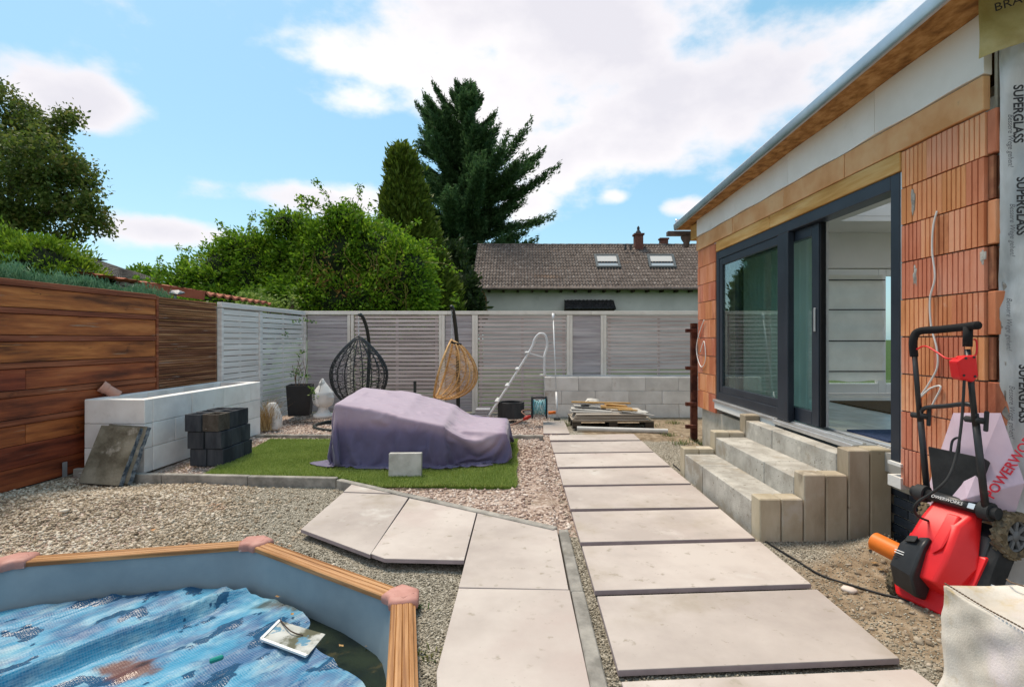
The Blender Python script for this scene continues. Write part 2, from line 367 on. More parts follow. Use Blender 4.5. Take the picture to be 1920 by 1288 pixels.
    x = V[:, 0]; y = V[:, 1]; far = (y > 10.55) | (x < -4.75) | (x > 9) | (y < -3)
    front = (kerb_y(x) > y) & (x < .29)
    soilz = np.clip(sstep(.75, 1.1, x)*sstep(7.15, 7.5, y)+np.exp(-((x-2.15)/.6)**2-((y-2.7)/.8)**2)*1.25+.9*np.exp(-((x-2.4)/.3)**2-((y-6.6)/.8)**2)+sstep(-3.9, -3.6, x)*sstep(-3.2, -3.5, x)*sstep(5.3, 5.6, y)*sstep(7.3, 7.0, y), 0, 1)
    soilz = np.clip(soilz+.75*np.exp(-((x-.25)/.35)**2-((y-4.6)/.45)**2), 0, 1)
    peb = np.clip(((~front) & (x < .5) & (y > 3.8) & (y < 10))*1.0-soilz*.6+front*sstep(-2.3, -3.0, x)*.9, 0, 1)
    colr = np.stack([soilz, far*1.0, peb, np.ones_like(x)], 1).astype(np.float32)
    ca = me.color_attributes.new('zone', 'FLOAT_COLOR', 'POINT'); ca.data.foreach_set('color', colr.ravel())
    o = link('ground', me, kind='structure'); return o
build_ground()

# ------------------------------------------------------------------ loose stones: too many to count, one object for each kind of gravel
ICO_V = None
def stones(name, label, cat, pts, sizes, m, flat=.65, octa=False):
    n = len(pts)
    if octa:
        bv = np.array([(1, 0, 0), (-1, 0, 0), (0, 1, 0), (0, -1, 0), (0, 0, 1), (0, 0, -1)], float); bf = np.array([(0, 2, 4), (2, 1, 4), (1, 3, 4), (3, 0, 4), (2, 0, 5), (1, 2, 5), (3, 1, 5), (0, 3, 5)])
    else:
        bm = bmesh.new(); bmesh.ops.create_icosphere(bm, subdivisions=1, radius=1); bv = np.array([v.co[:] for v in bm.verts]); bf = np.array([[v.index for v in f.verts] for f in bm.faces]); bm.free()
    k = len(bv); ang = RNG.random(n)*2*pi; ca = np.cos(ang)[:, None]; sa = np.sin(ang)[:, None]
    sc = sizes[:, None, None]*(.65+.7*RNG.random((n, 1, 3)))*np.array([1, 1, flat]); v = bv[None]*sc*(.8+.4*RNG.random((n, k, 1)))
    tx = (RNG.random((n, 1))-.5)*1.0; x = v[:, :, 0]; y = v[:, :, 1]; z = v[:, :, 2]+x*tx; vx = x*ca-y*sa; vy = x*sa+y*ca
    V = np.stack([vx, vy, z], 2)+pts[:, None, :]; F = (bf[None]+(np.arange(n)*k)[:, None, None]).reshape(-1, 3)
    o = link(name, arr_mesh(name, V.reshape(-1, 3), F, m, True), kind='stuff'); return tag(o, label, cat)
def scatter(n, x0, x1, y0, y1, keep):
    x = x0+(x1-x0)*RNG.random(n); y = y0+(y1-y0)*RNG.random(n); k = RNG.random(n) < keep(x, y); return x[k], y[k]
SLAB_POLYS = []
def in_poly(x, y, poly):
    c = np.zeros(x.shape, bool); n = len(poly)
    for i in range(n):
        x1, y1 = poly[i][:2]; x2, y2 = poly[i-1][:2]
        c ^= ((y1 > y) != (y2 > y)) & (x < (x2-x1)*(y-y1)/(y2-y1+1e-12)+x1)
    return c
def free(x, y):
    k = oct_in(x, y) < -.075
    for p in SLAB_POLYS: k &= ~in_poly(x, y, p)
    return k

# ================================================================== PAVING
M_slab = mat('porcelain_slab', [(.375, .325, .295), (.44, .385, .35), (.50, .445, .405)], scale=1.6, rough=.62, bump=.04, bscale=90, rnd=.075, spec=.3, pos=(.36, .64),
             spots=[((.335, .285, .23), 1.3, .54, .74), ((.54, .51, .47), 2.0, .60, .72), ((.22, .18, .14), 55, .70, .735), ((.42, .345, .315), 1.0, .54, .74), ((.31, .27, .22), 14, .60, .72)])
M_slabedge = mat('slab_edge', [(.30, .245, .25), (.37, .30, .305)], scale=8, rough=.8, bump=.1, rnd=.05)
def slab(px, parent, th=.026, wedge=0.0):
    poly = [G(*p) for p in px]; poly.reverse()
    c = sum(poly, Vector())/len(poly); SLAB_POLYS.append([(p.x, p.y) for p in poly])
    area = sum(poly[i].x*poly[(i+1) % len(poly)].y-poly[(i+1) % len(poly)].x*poly[i].y for i in range(len(poly)))
    if area < 0: poly.reverse()
    n = len(poly); mb = MB(); hi = [p-c for p in poly]; lo = [p-c-Vector((0, 0, th)) for p in poly]; b = .0025
    top = [q+(-Vector((q.x, q.y, 0)).normalized())*b for q in hi]; hi2 = [q-Vector((0, 0, b)) for q in hi]
    mb.add(top+hi2+lo, [tuple(range(n))]+[(n+i, n+(i+1) % n, (i+1) % n, i) for i in range(n)], 0)
    mb.add(hi2+lo, [(n+i, n+(i+1) % n, (i+1) % n, i) for i in range(n)]+[tuple(range(2*n-1, n-1, -1))], 1)
    me = mb.mesh('slab', [M_slab, M_slabedge]); o = link('slab', me, parent, c-wloc(parent) if parent else c)
    o.location.z += random.uniform(-.002, .002); return o
Z8 = lambda x, y: (980+x/2.4, 780+y/2.4)
path = thing('stepping_path', None, None, (1.1, 4, 0)); path['kind'] = 'structure'
rows = [((120, 85), (500, 80), (530, 107), (123, 108)), ((127, 116), (537, 111), (588, 158), (140, 163)), ((144, 169), (593, 163), (662, 222), (158, 229)),
        ((163, 237), (668, 229), (757, 301), (182, 309)), ((187, 319), (762, 309), (882, 408), (215, 417)), ((220, 430), (890, 417), (1045, 548), (260, 566)),
        ((267, 583), (1068, 562), (1298, 752), (325, 783)), ((335, 810), (1325, 778), (1695, 1088), (430, 1142)), ((445, 1192), (1755, 1135), (2150, 1420), (545, 1500))]
for r in rows: slab([Z8(*p) for p in r], path)
Z7 = lambda x, y: (540+x/3, 860+y/3)
terr = thing('terrace_path', None, None, (-.3, 3.6, 0)); terr['kind'] = 'structure'
for px in ([(360, 141), (590, 194), (312, 184)], [(310, 188), (592, 198), (676, 217), (462, 536), (73, 393)], [(684, 220), (1060, 300), (990, 568), (545, 558), (467, 530)],
           [(1066, 304), (1513, 399), (1578, 733), (960, 720)], [(960, 728), (1583, 738), (1700, 1284), (1745, 1480), (860, 1480), (838, 1270), (836, 1195)]):
    slab([Z7(*p) for p in px], terr)
slab([(1018, 789), (1058, 789), (1068, 812), (1019, 812)], terr)

M_kerb = mat('kerb_concrete', [(.19, .18, .16), (.27, .255, .23), (.35, .33, .295)], scale=7, rough=.9, bump=.25, bscale=120, rnd=.1, spots=[((.17, .16, .13), 3, .56, .74), ((.5, .48, .45), 50, .70, .78)])
kerb = thing('kerb', None, None, (-1, 4.5, 0)); kerb['kind'] = 'structure'
def kerb_run(a, b, top=.012, wd=.062, ln=.995, h=.16):
    a = Vector((*a, 0)); b = Vector((*b, 0)); d = b-a; n = max(1, round(d.length/ln)); ang = math.atan2(d.y, d.x); st = d.length/n
    for i in range(n):
        me = boxmesh('kerb_stone', round(st-.006, 3), wd, h, M_kerb, .006)
        p = a+d*((i+.5)/n); link('kerb_stone', me, kerb, (p.x+1, p.y-4.5, top-h+random.uniform(-.002, .002)), (0, 0, ang+random.uniform(-.004, .004)))
kerb_run(KERB[0], KERB[1], .022); kerb_run((-1.74, 5.135), (.262, 3.812), .012); kerb_run((.312, 3.80), (.312, 1.0), .006, .068)
kerb_run((-3.66, 7.42), (.33, 7.36), .03); kerb_run((-4.5, 5.40), (-4.15, 5.38), .05, .06)

# ------------------------------------------------------------------ artificial turf
ML, MRt, MF, MBk = -3.17, -.03, 4.88, 7.12
def mat_in(x, y): return (x > -3.14-(y-5.375)*.105) & (x < MRt+.01*np.sin(y*9)) & (y > np.maximum(MF+.012*np.sin(x*7), kerb_y(x)+.045)) & (y < MBk)
def build_turf():
    m = mat('artificial_turf_blade', [(.17, .25, .05), (.28, .37, .09), (.42, .50, .17)], scale=3, rough=.6, bump=0, island=True, rnd=0, transl=.25, pos=(.1, .9))
    mbk = mat('turf_backing', [(.08, .15, .02), (.15, .25, .04)], scale=30, rough=.95, bump=.5, bscale=300, rnd=0)
    xs = np.arange(-3.36, .02, .03); pts = []
    poly = [(-3.11, 5.32)]+[(x, float(kerb_y(np.array(x)))+.045) for x in (-2.4, -1.76, -1.44)]+[(MRt, MF), (MRt, MBk), (-3.32, MBk)]
    t = thing('turf_mat', 'rectangular green artificial turf mat lying under the covered furniture', 'turf mat', (-1.6, 6, 0))
    mb = MB(); mb.prism(poly, -.03, .008); obj('backing', mb, mbk, t)
    n = 170000; x, y = scatter(n, -3.4, .02, 4.8, 7.15, lambda x, y: mat_in(x, y)*1.0); n = len(x)
    a = RNG.random(n)*2*pi; h = .018+.022*RNG.random(n); wd = .0045; lean = RNG.normal(0, .012, (n, 2))+np.array([.004, -.004])
    b0 = np.stack([x-np.cos(a)*wd, y-np.sin(a)*wd, np.full(n, .006)], 1); b1 = np.stack([x+np.cos(a)*wd, y+np.sin(a)*wd, np.full(n, .006)], 1); tp = np.stack([x+lean[:, 0], y+lean[:, 1], .006+h], 1)
    V = np.stack([b0, b1, tp], 1).reshape(-1, 3)-np.array([-1.6, 6, 0]); F = np.arange(3*n).reshape(-1, 3)
    o = link('pile', arr_mesh('pile', V, F, m), t, kind='stuff')
build_turf()

# ------------------------------------------------------------------ gravels
M_peb1 = mat('river_pebble', [(.16, .12, .08), (.33, .26, .18), (.47, .385, .29), (.63, .56, .46)], scale=2, island=True, rough=.75, bump=.1, bscale=200, rnd=0, pos=(.12, .9), spots=[((.45, .24, .14), 1.7, .62, .70)])
M_peb2 = mat('pink_pebble', [(.22, .14, .11), (.40, .29, .24), (.56, .45, .385), (.68, .60, .53)], scale=2, island=True, rough=.75, bump=.1, bscale=200, rnd=0, pos=(.1, .9))
M_grit = mat('grey_grit', [(.11, .095, .07), (.26, .23, .175), (.39, .35, .275), (.54, .50, .41)], scale=2, island=True, rough=.85, bump=0, rnd=0, pos=(.1, .95))
def gravels():
    def k1(x, y):
        f = (kerb_y(x)-.04 > y) & free(x, y) & (x > -4.62+.065*(y-4.7)); d = sstep(-1.7, -2.75, x+.35*(y-4.2)+.5*(fnoise(x, y, 2.5, 8)-.5)); d = np.maximum(d, .02); return f*d
    x, y = scatter(52000, -4.6, -.9, 3.0, 5.3, k1); n = len(x); s = .0052+.011*RNG.random(n)**3
    stones('river_pebbles', 'heap of mixed river pebbles between timber fence and pool', 'pebbles', np.stack([x, y, ground_z(x, y, True)+s*.35], 1), s, M_peb1)
    def k2(x, y):
        beh = (kerb_y(x)+.05 < y) & (x < .46) & ~mat_in(x, y) & (y < 7.35)
        pl = (x < -3.70) & (y > 5.3); beh &= ~pl
        b2 = (y > 7.46) & (y < 10.2) & (x < .55) & (x > -4.2); b3 = (y > 7.46) & (x > .9)
        return free(x, y)*(beh*(.85-.75*np.exp(-((x-.25)/.3)**2-((y-4.6)/.4)**2))+b2*.8)
    x, y = scatter(30000, -4.2, .6, 3.9, 10.2, k2); n = len(x); s = .009+.010*RNG.random(n)**1.6
    stones('pink_pebbles', 'pinkish pebbles around the turf mat and below the slat fence', 'pebbles', np.stack([x, y, ground_z(x, y)+s*.3], 1), s, M_peb2)
    def k3(x, y):
        front = (kerb_y(x)-.03 > y) & (x < .29); d = front*sstep(-3.0, -2.2, x+.35*(y-4.2)); rt = ((x > .34) & (x < 2.4))*1.0
        dens = np.clip(3.2/np.maximum(y, 1.5), .25, 1.3)**2/1.7
        rt = rt*np.where((x > .45), .8, 1)*(1-.88*np.exp(-((x-2.2)/.55)**2-((y-2.75)/.75)**2))
        return free(x, y)*np.maximum(d, rt)*dens
    x, y = scatter(260000, -3.2, 2.4, 1.6, 7.2, k3); n = len(x); s = .0032+.0042*RNG.random(n)**1.5
    stones('grit', 'fine grey grit round the pool and between the path slabs', 'grit', np.stack([x, y, ground_z(x, y)+s*.4], 1), s, M_grit, .8, True)
    def k4(x, y): return free(x, y)*((x > 1.35)*np.exp(-((x-2.0)/.45)**2-((y-2.45)/.55)**2)*.9+.12*(x > 1.9)*(y > 5.6)*(y < 7.6))
    x, y = scatter(9000, 1.2, 2.45, 1.6, 7.6, k4); n = len(x); s = .004+.018*RNG.random(n)**5
    stones('rubble', 'small rubble and broken stone beside the red lawn mower', 'rubble', np.stack([x, y, ground_z(x, y)+s*.2], 1), s, mat('rubble_stone', [(.16, .12, .08), (.27, .21, .15), (.38, .31, .23), (.50, .43, .35)], scale=2, island=True, rough=.9, bump=.2, bscale=150, rnd=0, pos=(.1, .95), spots=[((.42, .17, .09), 1.5, .66, .70)]))
    # stray larger stones one can pick out
    for lab, px, py, s, m in (('pale flat stone beside the black cable, largest of the rubble', 1592, 1106, .03, M_peb2), ('buff rounded stone on top of the pebble heap', 121, 957, .024, M_peb1),
                           ('orange brown stone on pebble heap near the pool rim', 290, 994, .021, MATS.get('orange_stone') or mat('orange_stone', [(.42, .19, .08), (.55, .30, .15)], scale=40, rough=.8)),
                           ('brown stone on the turf edge below the covered furniture', 926, 905, .022, mat('brown_stone', [(.17, .10, .07), (.3, .2, .14)], scale=40, rough=.8)),
                           ('white stone on pebble heap close to timber fence', 173, 985, .018, mat('white_stone', [(.6, .57, .52), (.7, .68, .64)], scale=40, rough=.8))):
        g = G(px, py); z = float(ground_z(g.x, g.y)); g = G(px, py, z+.01)
        bm = bmesh.new(); bmesh.ops.create_icosphere(bm, subdivisions=2, radius=s)
        for v in bm.verts: v.co = Vector((v.co.x*1.4, v.co.y, v.co.z*.6))*(.85+.3*random.random())
        me = bpy.data.meshes.new('stone'); bm.to_mesh(me); bm.free(); me.materials.append(m); me.polygons.foreach_set('use_smooth', [True]*len(me.polygons))
        tag(link('stone', me, loc=(g.x, g.y, z+s*.4), rot=(0, 0, random.random()*3)), lab, 'stone')
gravels()

# ================================================================== POOL
M_rim = mat('wood_look_rim', [(.23, .095, .03), (.36, .17, .06), (.47, .25, .11)], scale=3, st=(.5, 22, 8), rough=.45, bump=.1, bscale=30, rnd=.06, spec=.4, spots=[((.6, .5, .38), 22, .70, .76), ((.12, .05, .02), 4, .60, .8, (.6, 14, 6))])
M_cap = mat('pink_plastic_cap', [(.40, .19, .155), (.49, .25, .21)], scale=9, rough=.55, bump=.08, rnd=.05, spots=[((.66, .52, .46), 14, .66, .74)])
M_liner = mat('pool_liner', [(.19, .255, .295), (.25, .325, .365)], scale=1.5, rough=.5, bump=.03, bscale=8, rnd=0, spots=[((.10, .12, .12), 16, .70, .86), ((.38, .46, .50), 1.1, .55, .8)])
pool = thing('pool', 'octagonal sunken pool with wood look rim and pink corner caps', 'pool', (OC.x, OC.y, 0))
def build_pool():
    prof = [(-.062, -.03), (-.062, -.006), (-.056, 0), (-.036, 0), (-.033, -.005), (-.030, 0), (-.006, .002), (-.003, -.004), (0, .002), (.024, .002), (.027, -.004), (.030, .001), (.046, -.003), (.050, -.012), (.062, -.018), (.062, -.04)]
    for i in range(8):
        a = OCT[i]; b = OCT[(i+1) % 8]; t = (b-a).normalized(); n = Vector((t.y, -t.x)); Ln = (b-a).length; mb = MB(); m = len(prof)
        vs = [(x0, q[0], q[1]) for x0 in (0, Ln) for q in prof]
        mb.add(vs, [(k, k+1, m+k+1, m+k) for k in range(m-1)]+[tuple(range(m-1, -1, -1)), tuple(range(m, 2*m)), (0, m, 2*m-1, m-1)])
        o = link('rim', mb.mesh('rim', M_rim), pool, (a.x-OC.x, a.y-OC.y, 0), (0, 0, math.atan2(t.y, t.x)))
        # moulded corner cap
        tp = (OCT[i]-OCT[i-1]).normalized(); mb = MB(); np_ = Vector((tp.y, -tp.x)); bis = (n+np_).normalized(); rings = []
        for (f, z) in ((1.0, -.035), (1.04, -.012), (1.0, .006), (.86, .016), (.5, .021)):
            ring = []
            for (tt, nn) in ((-.085, -.072), (-.055, -.078), (0, -.083), (.055, -.078), (.085, -.072), (.098, 0), (.085, .072), (.05, .075), (0, .076), (-.05, .075), (-.085, .072), (-.098, 0)):
                d = t if tt > 0 else tp; nv = n if tt > 0 else np_
                if tt == 0: p = a+bis*(-(-nn))*1.06
                else: p = a+d*tt+nv*nn
                c = a; q = c+(p-c)*f; ring.append((q.x, q.y, z))
            rings.append(ring)
        k = 12; vs = [q for r_ in rings for q in r_]; fs = [(r_*k+j, r_*k+(j+1) % k, (r_+1)*k+(j+1) % k, (r_+1)*k+j) for r_ in range(4) for j in range(k)]+[tuple(4*k+j for j in range(k))]
        mb.add(vs, fs); c = obj('corner_cap', mb, M_cap, pool); smooth_angle(c, 50)
        bd = MB(); bd.tube([(a.x+bis.x*-.06+t.x*.05, a.y+bis.y*-.06+t.y*.05, .0185), (a.x+t.x*.07+bis.x*0, a.y+t.y*.07, .0175), (a.x+bis.x*.05, a.y+bis.y*.05, .0175), (a.x-tp.x*.07, a.y-tp.y*.07, .0165)], .003, 5); obj('cap_bead', bd, M_cap, c)
        c.children[0].location = (0, 0, 0); 
    # liner wall: octagonal at the top, rounder below
    nn = 120; mb = MB(); rings = [(-.02, .0), (-.08, .12), (-.16, .28), (-.24, .45), (-.33, .6), (-.6, .8)]
    for (z, k) in rings:
        ring = []
        for j in range(nn):
            th = 2*pi*j/nn; d = Vector((math.cos(th), math.sin(th))); rad = 9
            for i in range(8):
                a = OCT[i]; b = OCT[(i+1) % 8]; t = (b-a).normalized(); no = Vector((-t.y, t.x)); dd = d.dot(no)
                if dd > 1e-4: rad = min(rad, (APO-.045)/dd)
            rr = rad*(1-k)+min(rad, APO*.985)*k-.02*k; ring.append((OC.x+d.x*rr, OC.y+d.y*rr, z+.006*math.sin(th*9)*k))
        mb.v += ring
    mb.f = [(r_*nn+j, (r_+1)*nn+j, (r_+1)*nn+(j+1) % nn, r_*nn+(j+1) % nn) for r_ in range(len(rings)-1) for j in range(nn)]; mb.mi = [0]*len(mb.f)
    smooth_angle(obj('liner', mb, M_liner, pool), 60)
build_pool()
def pool_water():
    m = mat('stale_pool_water', [(.008, .012, .008), (.02, .028, .014)], scale=5, rough=.08, bump=.05, bscale=6, rnd=0, spec=.5, spots=[((.05, .045, .02), 9, .56, .7)])
    mb = MB(); n = 64; mb.add([(OC.x+math.cos(2*pi*i/n)*APO*1.02, OC.y+math.sin(2*pi*i/n)*APO*1.02, -.30) for i in range(n)], [tuple(range(n))])
    o = obj('pool_water', mb, m, kind='structure')
pool_water()
def pool_cover():
    m = bpy.data.materials.new('bubble_cover_film'); m.use_nodes = True; nt = m.node_tree; N = nt.nodes; L = nt.links; b = N['Principled BSDF']
    tc = N.new('ShaderNodeTexCoord')
    def nz(sc, st, det=7, ro=.6, loc=(0, 0, 0)):
        mp = N.new('ShaderNodeMapping'); mp.inputs['Scale'].default_value = st; mp.inputs['Location'].default_value = loc; L.new(tc.outputs['Object'], mp.inputs[0])
        n = N.new('ShaderNodeTexNoise'); n.inputs['Scale'].default_value = sc; n.inputs['Detail'].default_value = det; n.inputs['Roughness'].default_value = ro; L.new(mp.outputs[0], n.inputs['Vector']); return n.outputs['Fac']
    def rng(f, lo, hi):
        r = N.new('ShaderNodeMapRange'); r.interpolation_type = 'SMOOTHSTEP'; r.inputs['From Min'].default_value = lo; r.inputs['From Max'].default_value = hi; L.new(f, r.inputs['Value']); return r.outputs[0]
    def mx(f, A, B):
        n = N.new('ShaderNodeMix'); n.data_type = 'RGBA'; L.new(f, n.inputs['Factor'])
        for k, s in (('A', A), ('B', B)):
            if isinstance(s, tuple): n.inputs[k].default_value = (*s, 1)
            else: L.new(s, n.inputs[k])
        return n.outputs['Result']
    def mul(a, c):
        n = N.new('ShaderNodeMath'); n.operation = 'MULTIPLY'; L.new(a, n.inputs[0])
        if isinstance(c, float): n.inputs[1].default_value = c
        else: L.new(c, n.inputs[1])
        return n.outputs[0]
    base = mx(rng(nz(2.4, (1, 2.2, 1)), .40, .60), (.003, .075, .20), (.010, .22, .38))
    vo = N.new('ShaderNodeTexVoronoi'); vo.inputs['Scale'].default_value = 85; vo.inputs['Randomness'].default_value = .0; L.new(tc.outputs['Object'], vo.inputs['Vector'])
    cell = rng(vo.outputs['Distance'], .25, .6)
    streak = rng(nz(3.4, (1, 1.9, 1), 10, .74), .47, .66)
    c = mx(mul(streak, .48), base, (.36, .54, .56))
    c = mx(mul(cell, .10), c, (.75, .85, .88))
    pud = rng(nz(3.6, (1, 1.5, 1), 4.5, .5, (7, 2, 0)), .565, .578)
    c = mx(mul(pud, .92), c, (.006, .05, .12))
    film = rng(nz(9, (1, 2, 1), 8, .7, (1, 5, 3)), .62, .72); c = mx(mul(film, .5), c, (.42, .36, .27))
    # rusty residue left where the film sagged
    def patch(px, py, sx, sy, lo, hi, jit=.5):
        g = G(px, py, -.21); v = N.new('ShaderNodeVectorMath'); v.operation = 'SUBTRACT'; gm = N.new('ShaderNodeNewGeometry'); L.new(gm.outputs['Position'], v.inputs[0]); v.inputs[1].default_value = g
        v2 = N.new('ShaderNodeVectorMath'); v2.operation = 'MULTIPLY'; L.new(v.outputs[0], v2.inputs[0]); v2.inputs[1].default_value = (1/sx, 1/sy, 0)
        v3 = N.new('ShaderNodeVectorMath'); v3.operation = 'LENGTH'; L.new(v2.outputs[0], v3.inputs[0])
        a = N.new('ShaderNodeMath'); a.operation = 'MULTIPLY_ADD'; L.new(nz(7, (1, 1.5, 1), 6, .6, (px, 0, 0)), a.inputs[0]); a.inputs[1].default_value = -2*jit; L.new(v3.outputs['Value'], a.inputs[2])
        r = rng(a.outputs[0], hi-jit, lo-jit); return r
    c = mx(mul(patch(240, 1235, .20, .11, .45, .95, .9), .95), c, (.13, .05, .035)); c = mx(mul(patch(268, 1228, .06, .06, .3, .8, .5), .9), c, (.03, .012, .01))
    c = mx(mul(patch(560, 1120, .30, .10, .5, 1.0, .9), .85), c, (.035, .035, .02))
    L.new(c, b.inputs['Base Color']); rr = N.new('ShaderNodeMapRange'); L.new(pud, rr.inputs['Value']); rr.inputs['To Min'].default_value = .42; rr.inputs['To Max'].default_value = .16; b.inputs['Specular IOR Level'].default_value = .3; L.new(rr.outputs[0], b.inputs['Roughness'])
    bp = N.new('ShaderNodeBump'); bp.inputs['Strength'].default_value = .35; bp.inputs['Distance'].default_value = .004; L.new(vo.outputs['Distance'], bp.inputs['Height']); bp.invert = True
    bp2 = N.new('ShaderNodeBump'); bp2.inputs['Strength'].default_value = .5; bp2.inputs['Distance'].default_value = .02; L.new(nz(9, (1, 2.4, 1), 6), bp2.inputs['Height']); L.new(bp.outputs[0], bp2.inputs['Normal']); L.new(bp2.outputs[0], b.inputs['Normal'])
    ang = R(55); nr, nt_ = 150, 420; TH, T = np.meshgrid(np.linspace(-pi, pi, nt_+1)[:-1], np.linspace(0, 1, nr)); th = TH
    rl = np.full(th.shape, 9.0)
    for i in range(8):
        t_ = (OCT[(i+1) % 8]-OCT[i]).normalized(); dd = np.cos(th)*-t_.y+np.sin(th)*t_.x; rl = np.where(dd > .1, np.minimum(rl, (APO-.045)/np.maximum(dd, .1)), rl)
    edge = rl*.55+np.minimum(rl, APO*.985)*.45-.030-.05*fnoise(th*3+19, th*0+2, 1.4, 12)-.015*fnoise(th*14+99, th*0+2, 1.4, 13)-.17*np.exp(-((th-.70)/.20)**2)*(.4+fnoise(th*9+39, th*0, 1.2, 14))
    rad = edge*T**.8; wx_ = rad*np.cos(th); wy_ = rad*np.sin(th); U = wx_*math.cos(ang)+wy_*math.sin(ang); W = -wx_*math.sin(ang)+wy_*math.cos(ang)
    q = W+.06*np.sin(U*2.1)+.10*(fnoise(U+9, W+9, 1.6, 21)-.5); z = np.zeros_like(q)
    a0 = G(0, 1262, -.2); a1 = G(425, 1106, -.2)
    q0 = -(a1.x-OC.x)*math.sin(ang)+(a1.y-OC.y)*math.cos(ang)
    for k in range(15):
        qq = q0+(k-7)*.15+random.uniform(-.05, .05); am = random.uniform(.006, .020); wd = random.uniform(.015, .045); am_u = .2+1.2*fnoise(U+k*3, W*0+k, 1.1, 30+k); z += am*am_u*np.exp(-((q-qq)/wd)**2)
    z += .085*np.exp(-((q-q0)/.038)**2)*sstep(1.6, 1.2, np.abs(U)); z += (fnoise(U+5, W+5, 3.2, 5)-.5)*.016+(fnoise(U+5, W+5, 9, 6)-.5)*.010+(fnoise(U+5, W+5, 20, 7)-.5)*.006
    z = z-.262+.012*sstep(1.2, 1.55, rad)+.010*T**12
    V = np.stack([U.ravel(), W.ravel(), z.ravel()], 1); i = np.arange((nr-1)*nt_); r_ = i//nt_; cc = i % nt_; F = np.stack([r_*nt_+cc, r_*nt_+(cc+1) % nt_, (r_+1)*nt_+(cc+1) % nt_, (r_+1)*nt_+cc], 1)[:, ::-1]
    o = link('pool_cover', arr_mesh('pool_cover', V, F, m, True), loc=(OC.x, OC.y, 0), rot=(0, 0, ang)); tag(o, 'wrinkled blue bubble film cover lying on the pool water', 'pool cover')
    # torn plastic tray that floats on it
    mt_ = mat('weathered_white_plastic', [(.40, .41, .38), (.55, .56, .53)], scale=12, rough=.5, bump=.1, spots=[((.10, .10, .06), 7, .46, .58), ((.10, .25, .36), 11, .58, .64)])
    tr = thing('plastic_tray', 'broken dirty white plastic tray lying on the blue pool cover', 'tray', G(555, 1190, -.2))
    mb = MB(); A = G(490, 1200, -.235); B = G(575, 1232, -.235); C = G(610, 1190, -.235); D = G(525, 1165, -.235)
    mb.add([A, B, C, D]+[p+Vector((0, 0, .005)) for p in (A, B, C, D)], [(4, 5, 6, 7), (0, 1, 5, 4), (1, 2, 6, 5), (2, 3, 7, 6), (3, 0, 4, 7)]); obj('base', mb, mt_, tr)
    mw = mat('white_plastic', [(.72, .73, .72)], rough=.4, bump=.05)
    for p, q in ((A, B), (D, A)):
        mb = MB(); mb.beam(p+Vector((0, 0, .007)), q+Vector((0, 0, .007)), .016, .010); obj('edge_strip', mb, mw, tr)
    mb = MB(); mb.tube(bez([D+Vector((0, 0, .01)), (A+C)*.5+Vector((-.03, .03, .02)), (A+C)*.5+Vector((.05, .0, .012))]), .0035, 5); obj('twig', mb, mat('twig', [(.06, .04, .03)], bump=0), tr)
    gp = G(405, 1243, -.2); mb = MB(); mb.beam(gp+Vector((-.02, -.02, .02)), gp+Vector((.025, .02, .02)), .022, .022); tag(obj('green_fitting', mb, mat('teal_plastic', [(.01, .22, .18)], rough=.3, bump=0), base=gp, bev=.006), 'small teal plastic fitting on the blue pool cover', 'fitting')
    # wind-blown leaves
    ml = mat('dry_leaf', [(.30, .16, .06), (.42, .27, .12)], scale=30, rough=.8)
    for k, (px, py, z) in enumerate(((520, 1122, -.235), (683, 1196, -.302), (640, 1215, -.235), (690, 1214, -.302), (548, 1155, -.235), (1650, 1058, 0), (1664, 1063, 0), (1640, 1050, 0), (1630, 1030, 0.02), (1360, 935, -.04), (1372, 947, -.04), (933, 1065, -.07))):
        g = G(px, py, z); g.z = z+.012 if z < -.1 else float(ground_z(g.x, g.y))+.012; mb = MB(); s = .016 if k < 5 else .02
        mb.add([(-s, 0, .002), (-.3*s, .55*s, .006), (.5*s, .45*s, .0), (1.2*s, 0, .005), (.4*s, -.5*s, .001), (-.4*s, -.5*s, .005), (0, 0, -.001)], [(6, i, (i+1) % 6)[::-1] for i in range(6)])
        place = ['dry leaf floating at the pool wall above the torn tray', 'dry leaf in the dark gap right of the pool cover, upper one', 'dry leaf on the right end of the blue pool cover', 'dry leaf lowest beside the right pool wall', 'dry leaf on the blue pool cover just above the tray',
                 'brown leaf nearest to the lawn mower wheel', 'brown leaf below the mouth of the orange drain pipe', 'brown leaf left of the orange drain pipe', 'brown leaf under the tall concrete palisades', 'small leaf in grit beside the lowest step', 'small leaf by the black cable next to the lowest step', 'dry leaf on grit under the terrace slab edge']
        tag(link('leaf', mb.mesh('leaf', ml), loc=g, rot=(0, 0, k*1.3)), place[k], 'leaf', 'fallen dry leaves')
pool_cover()

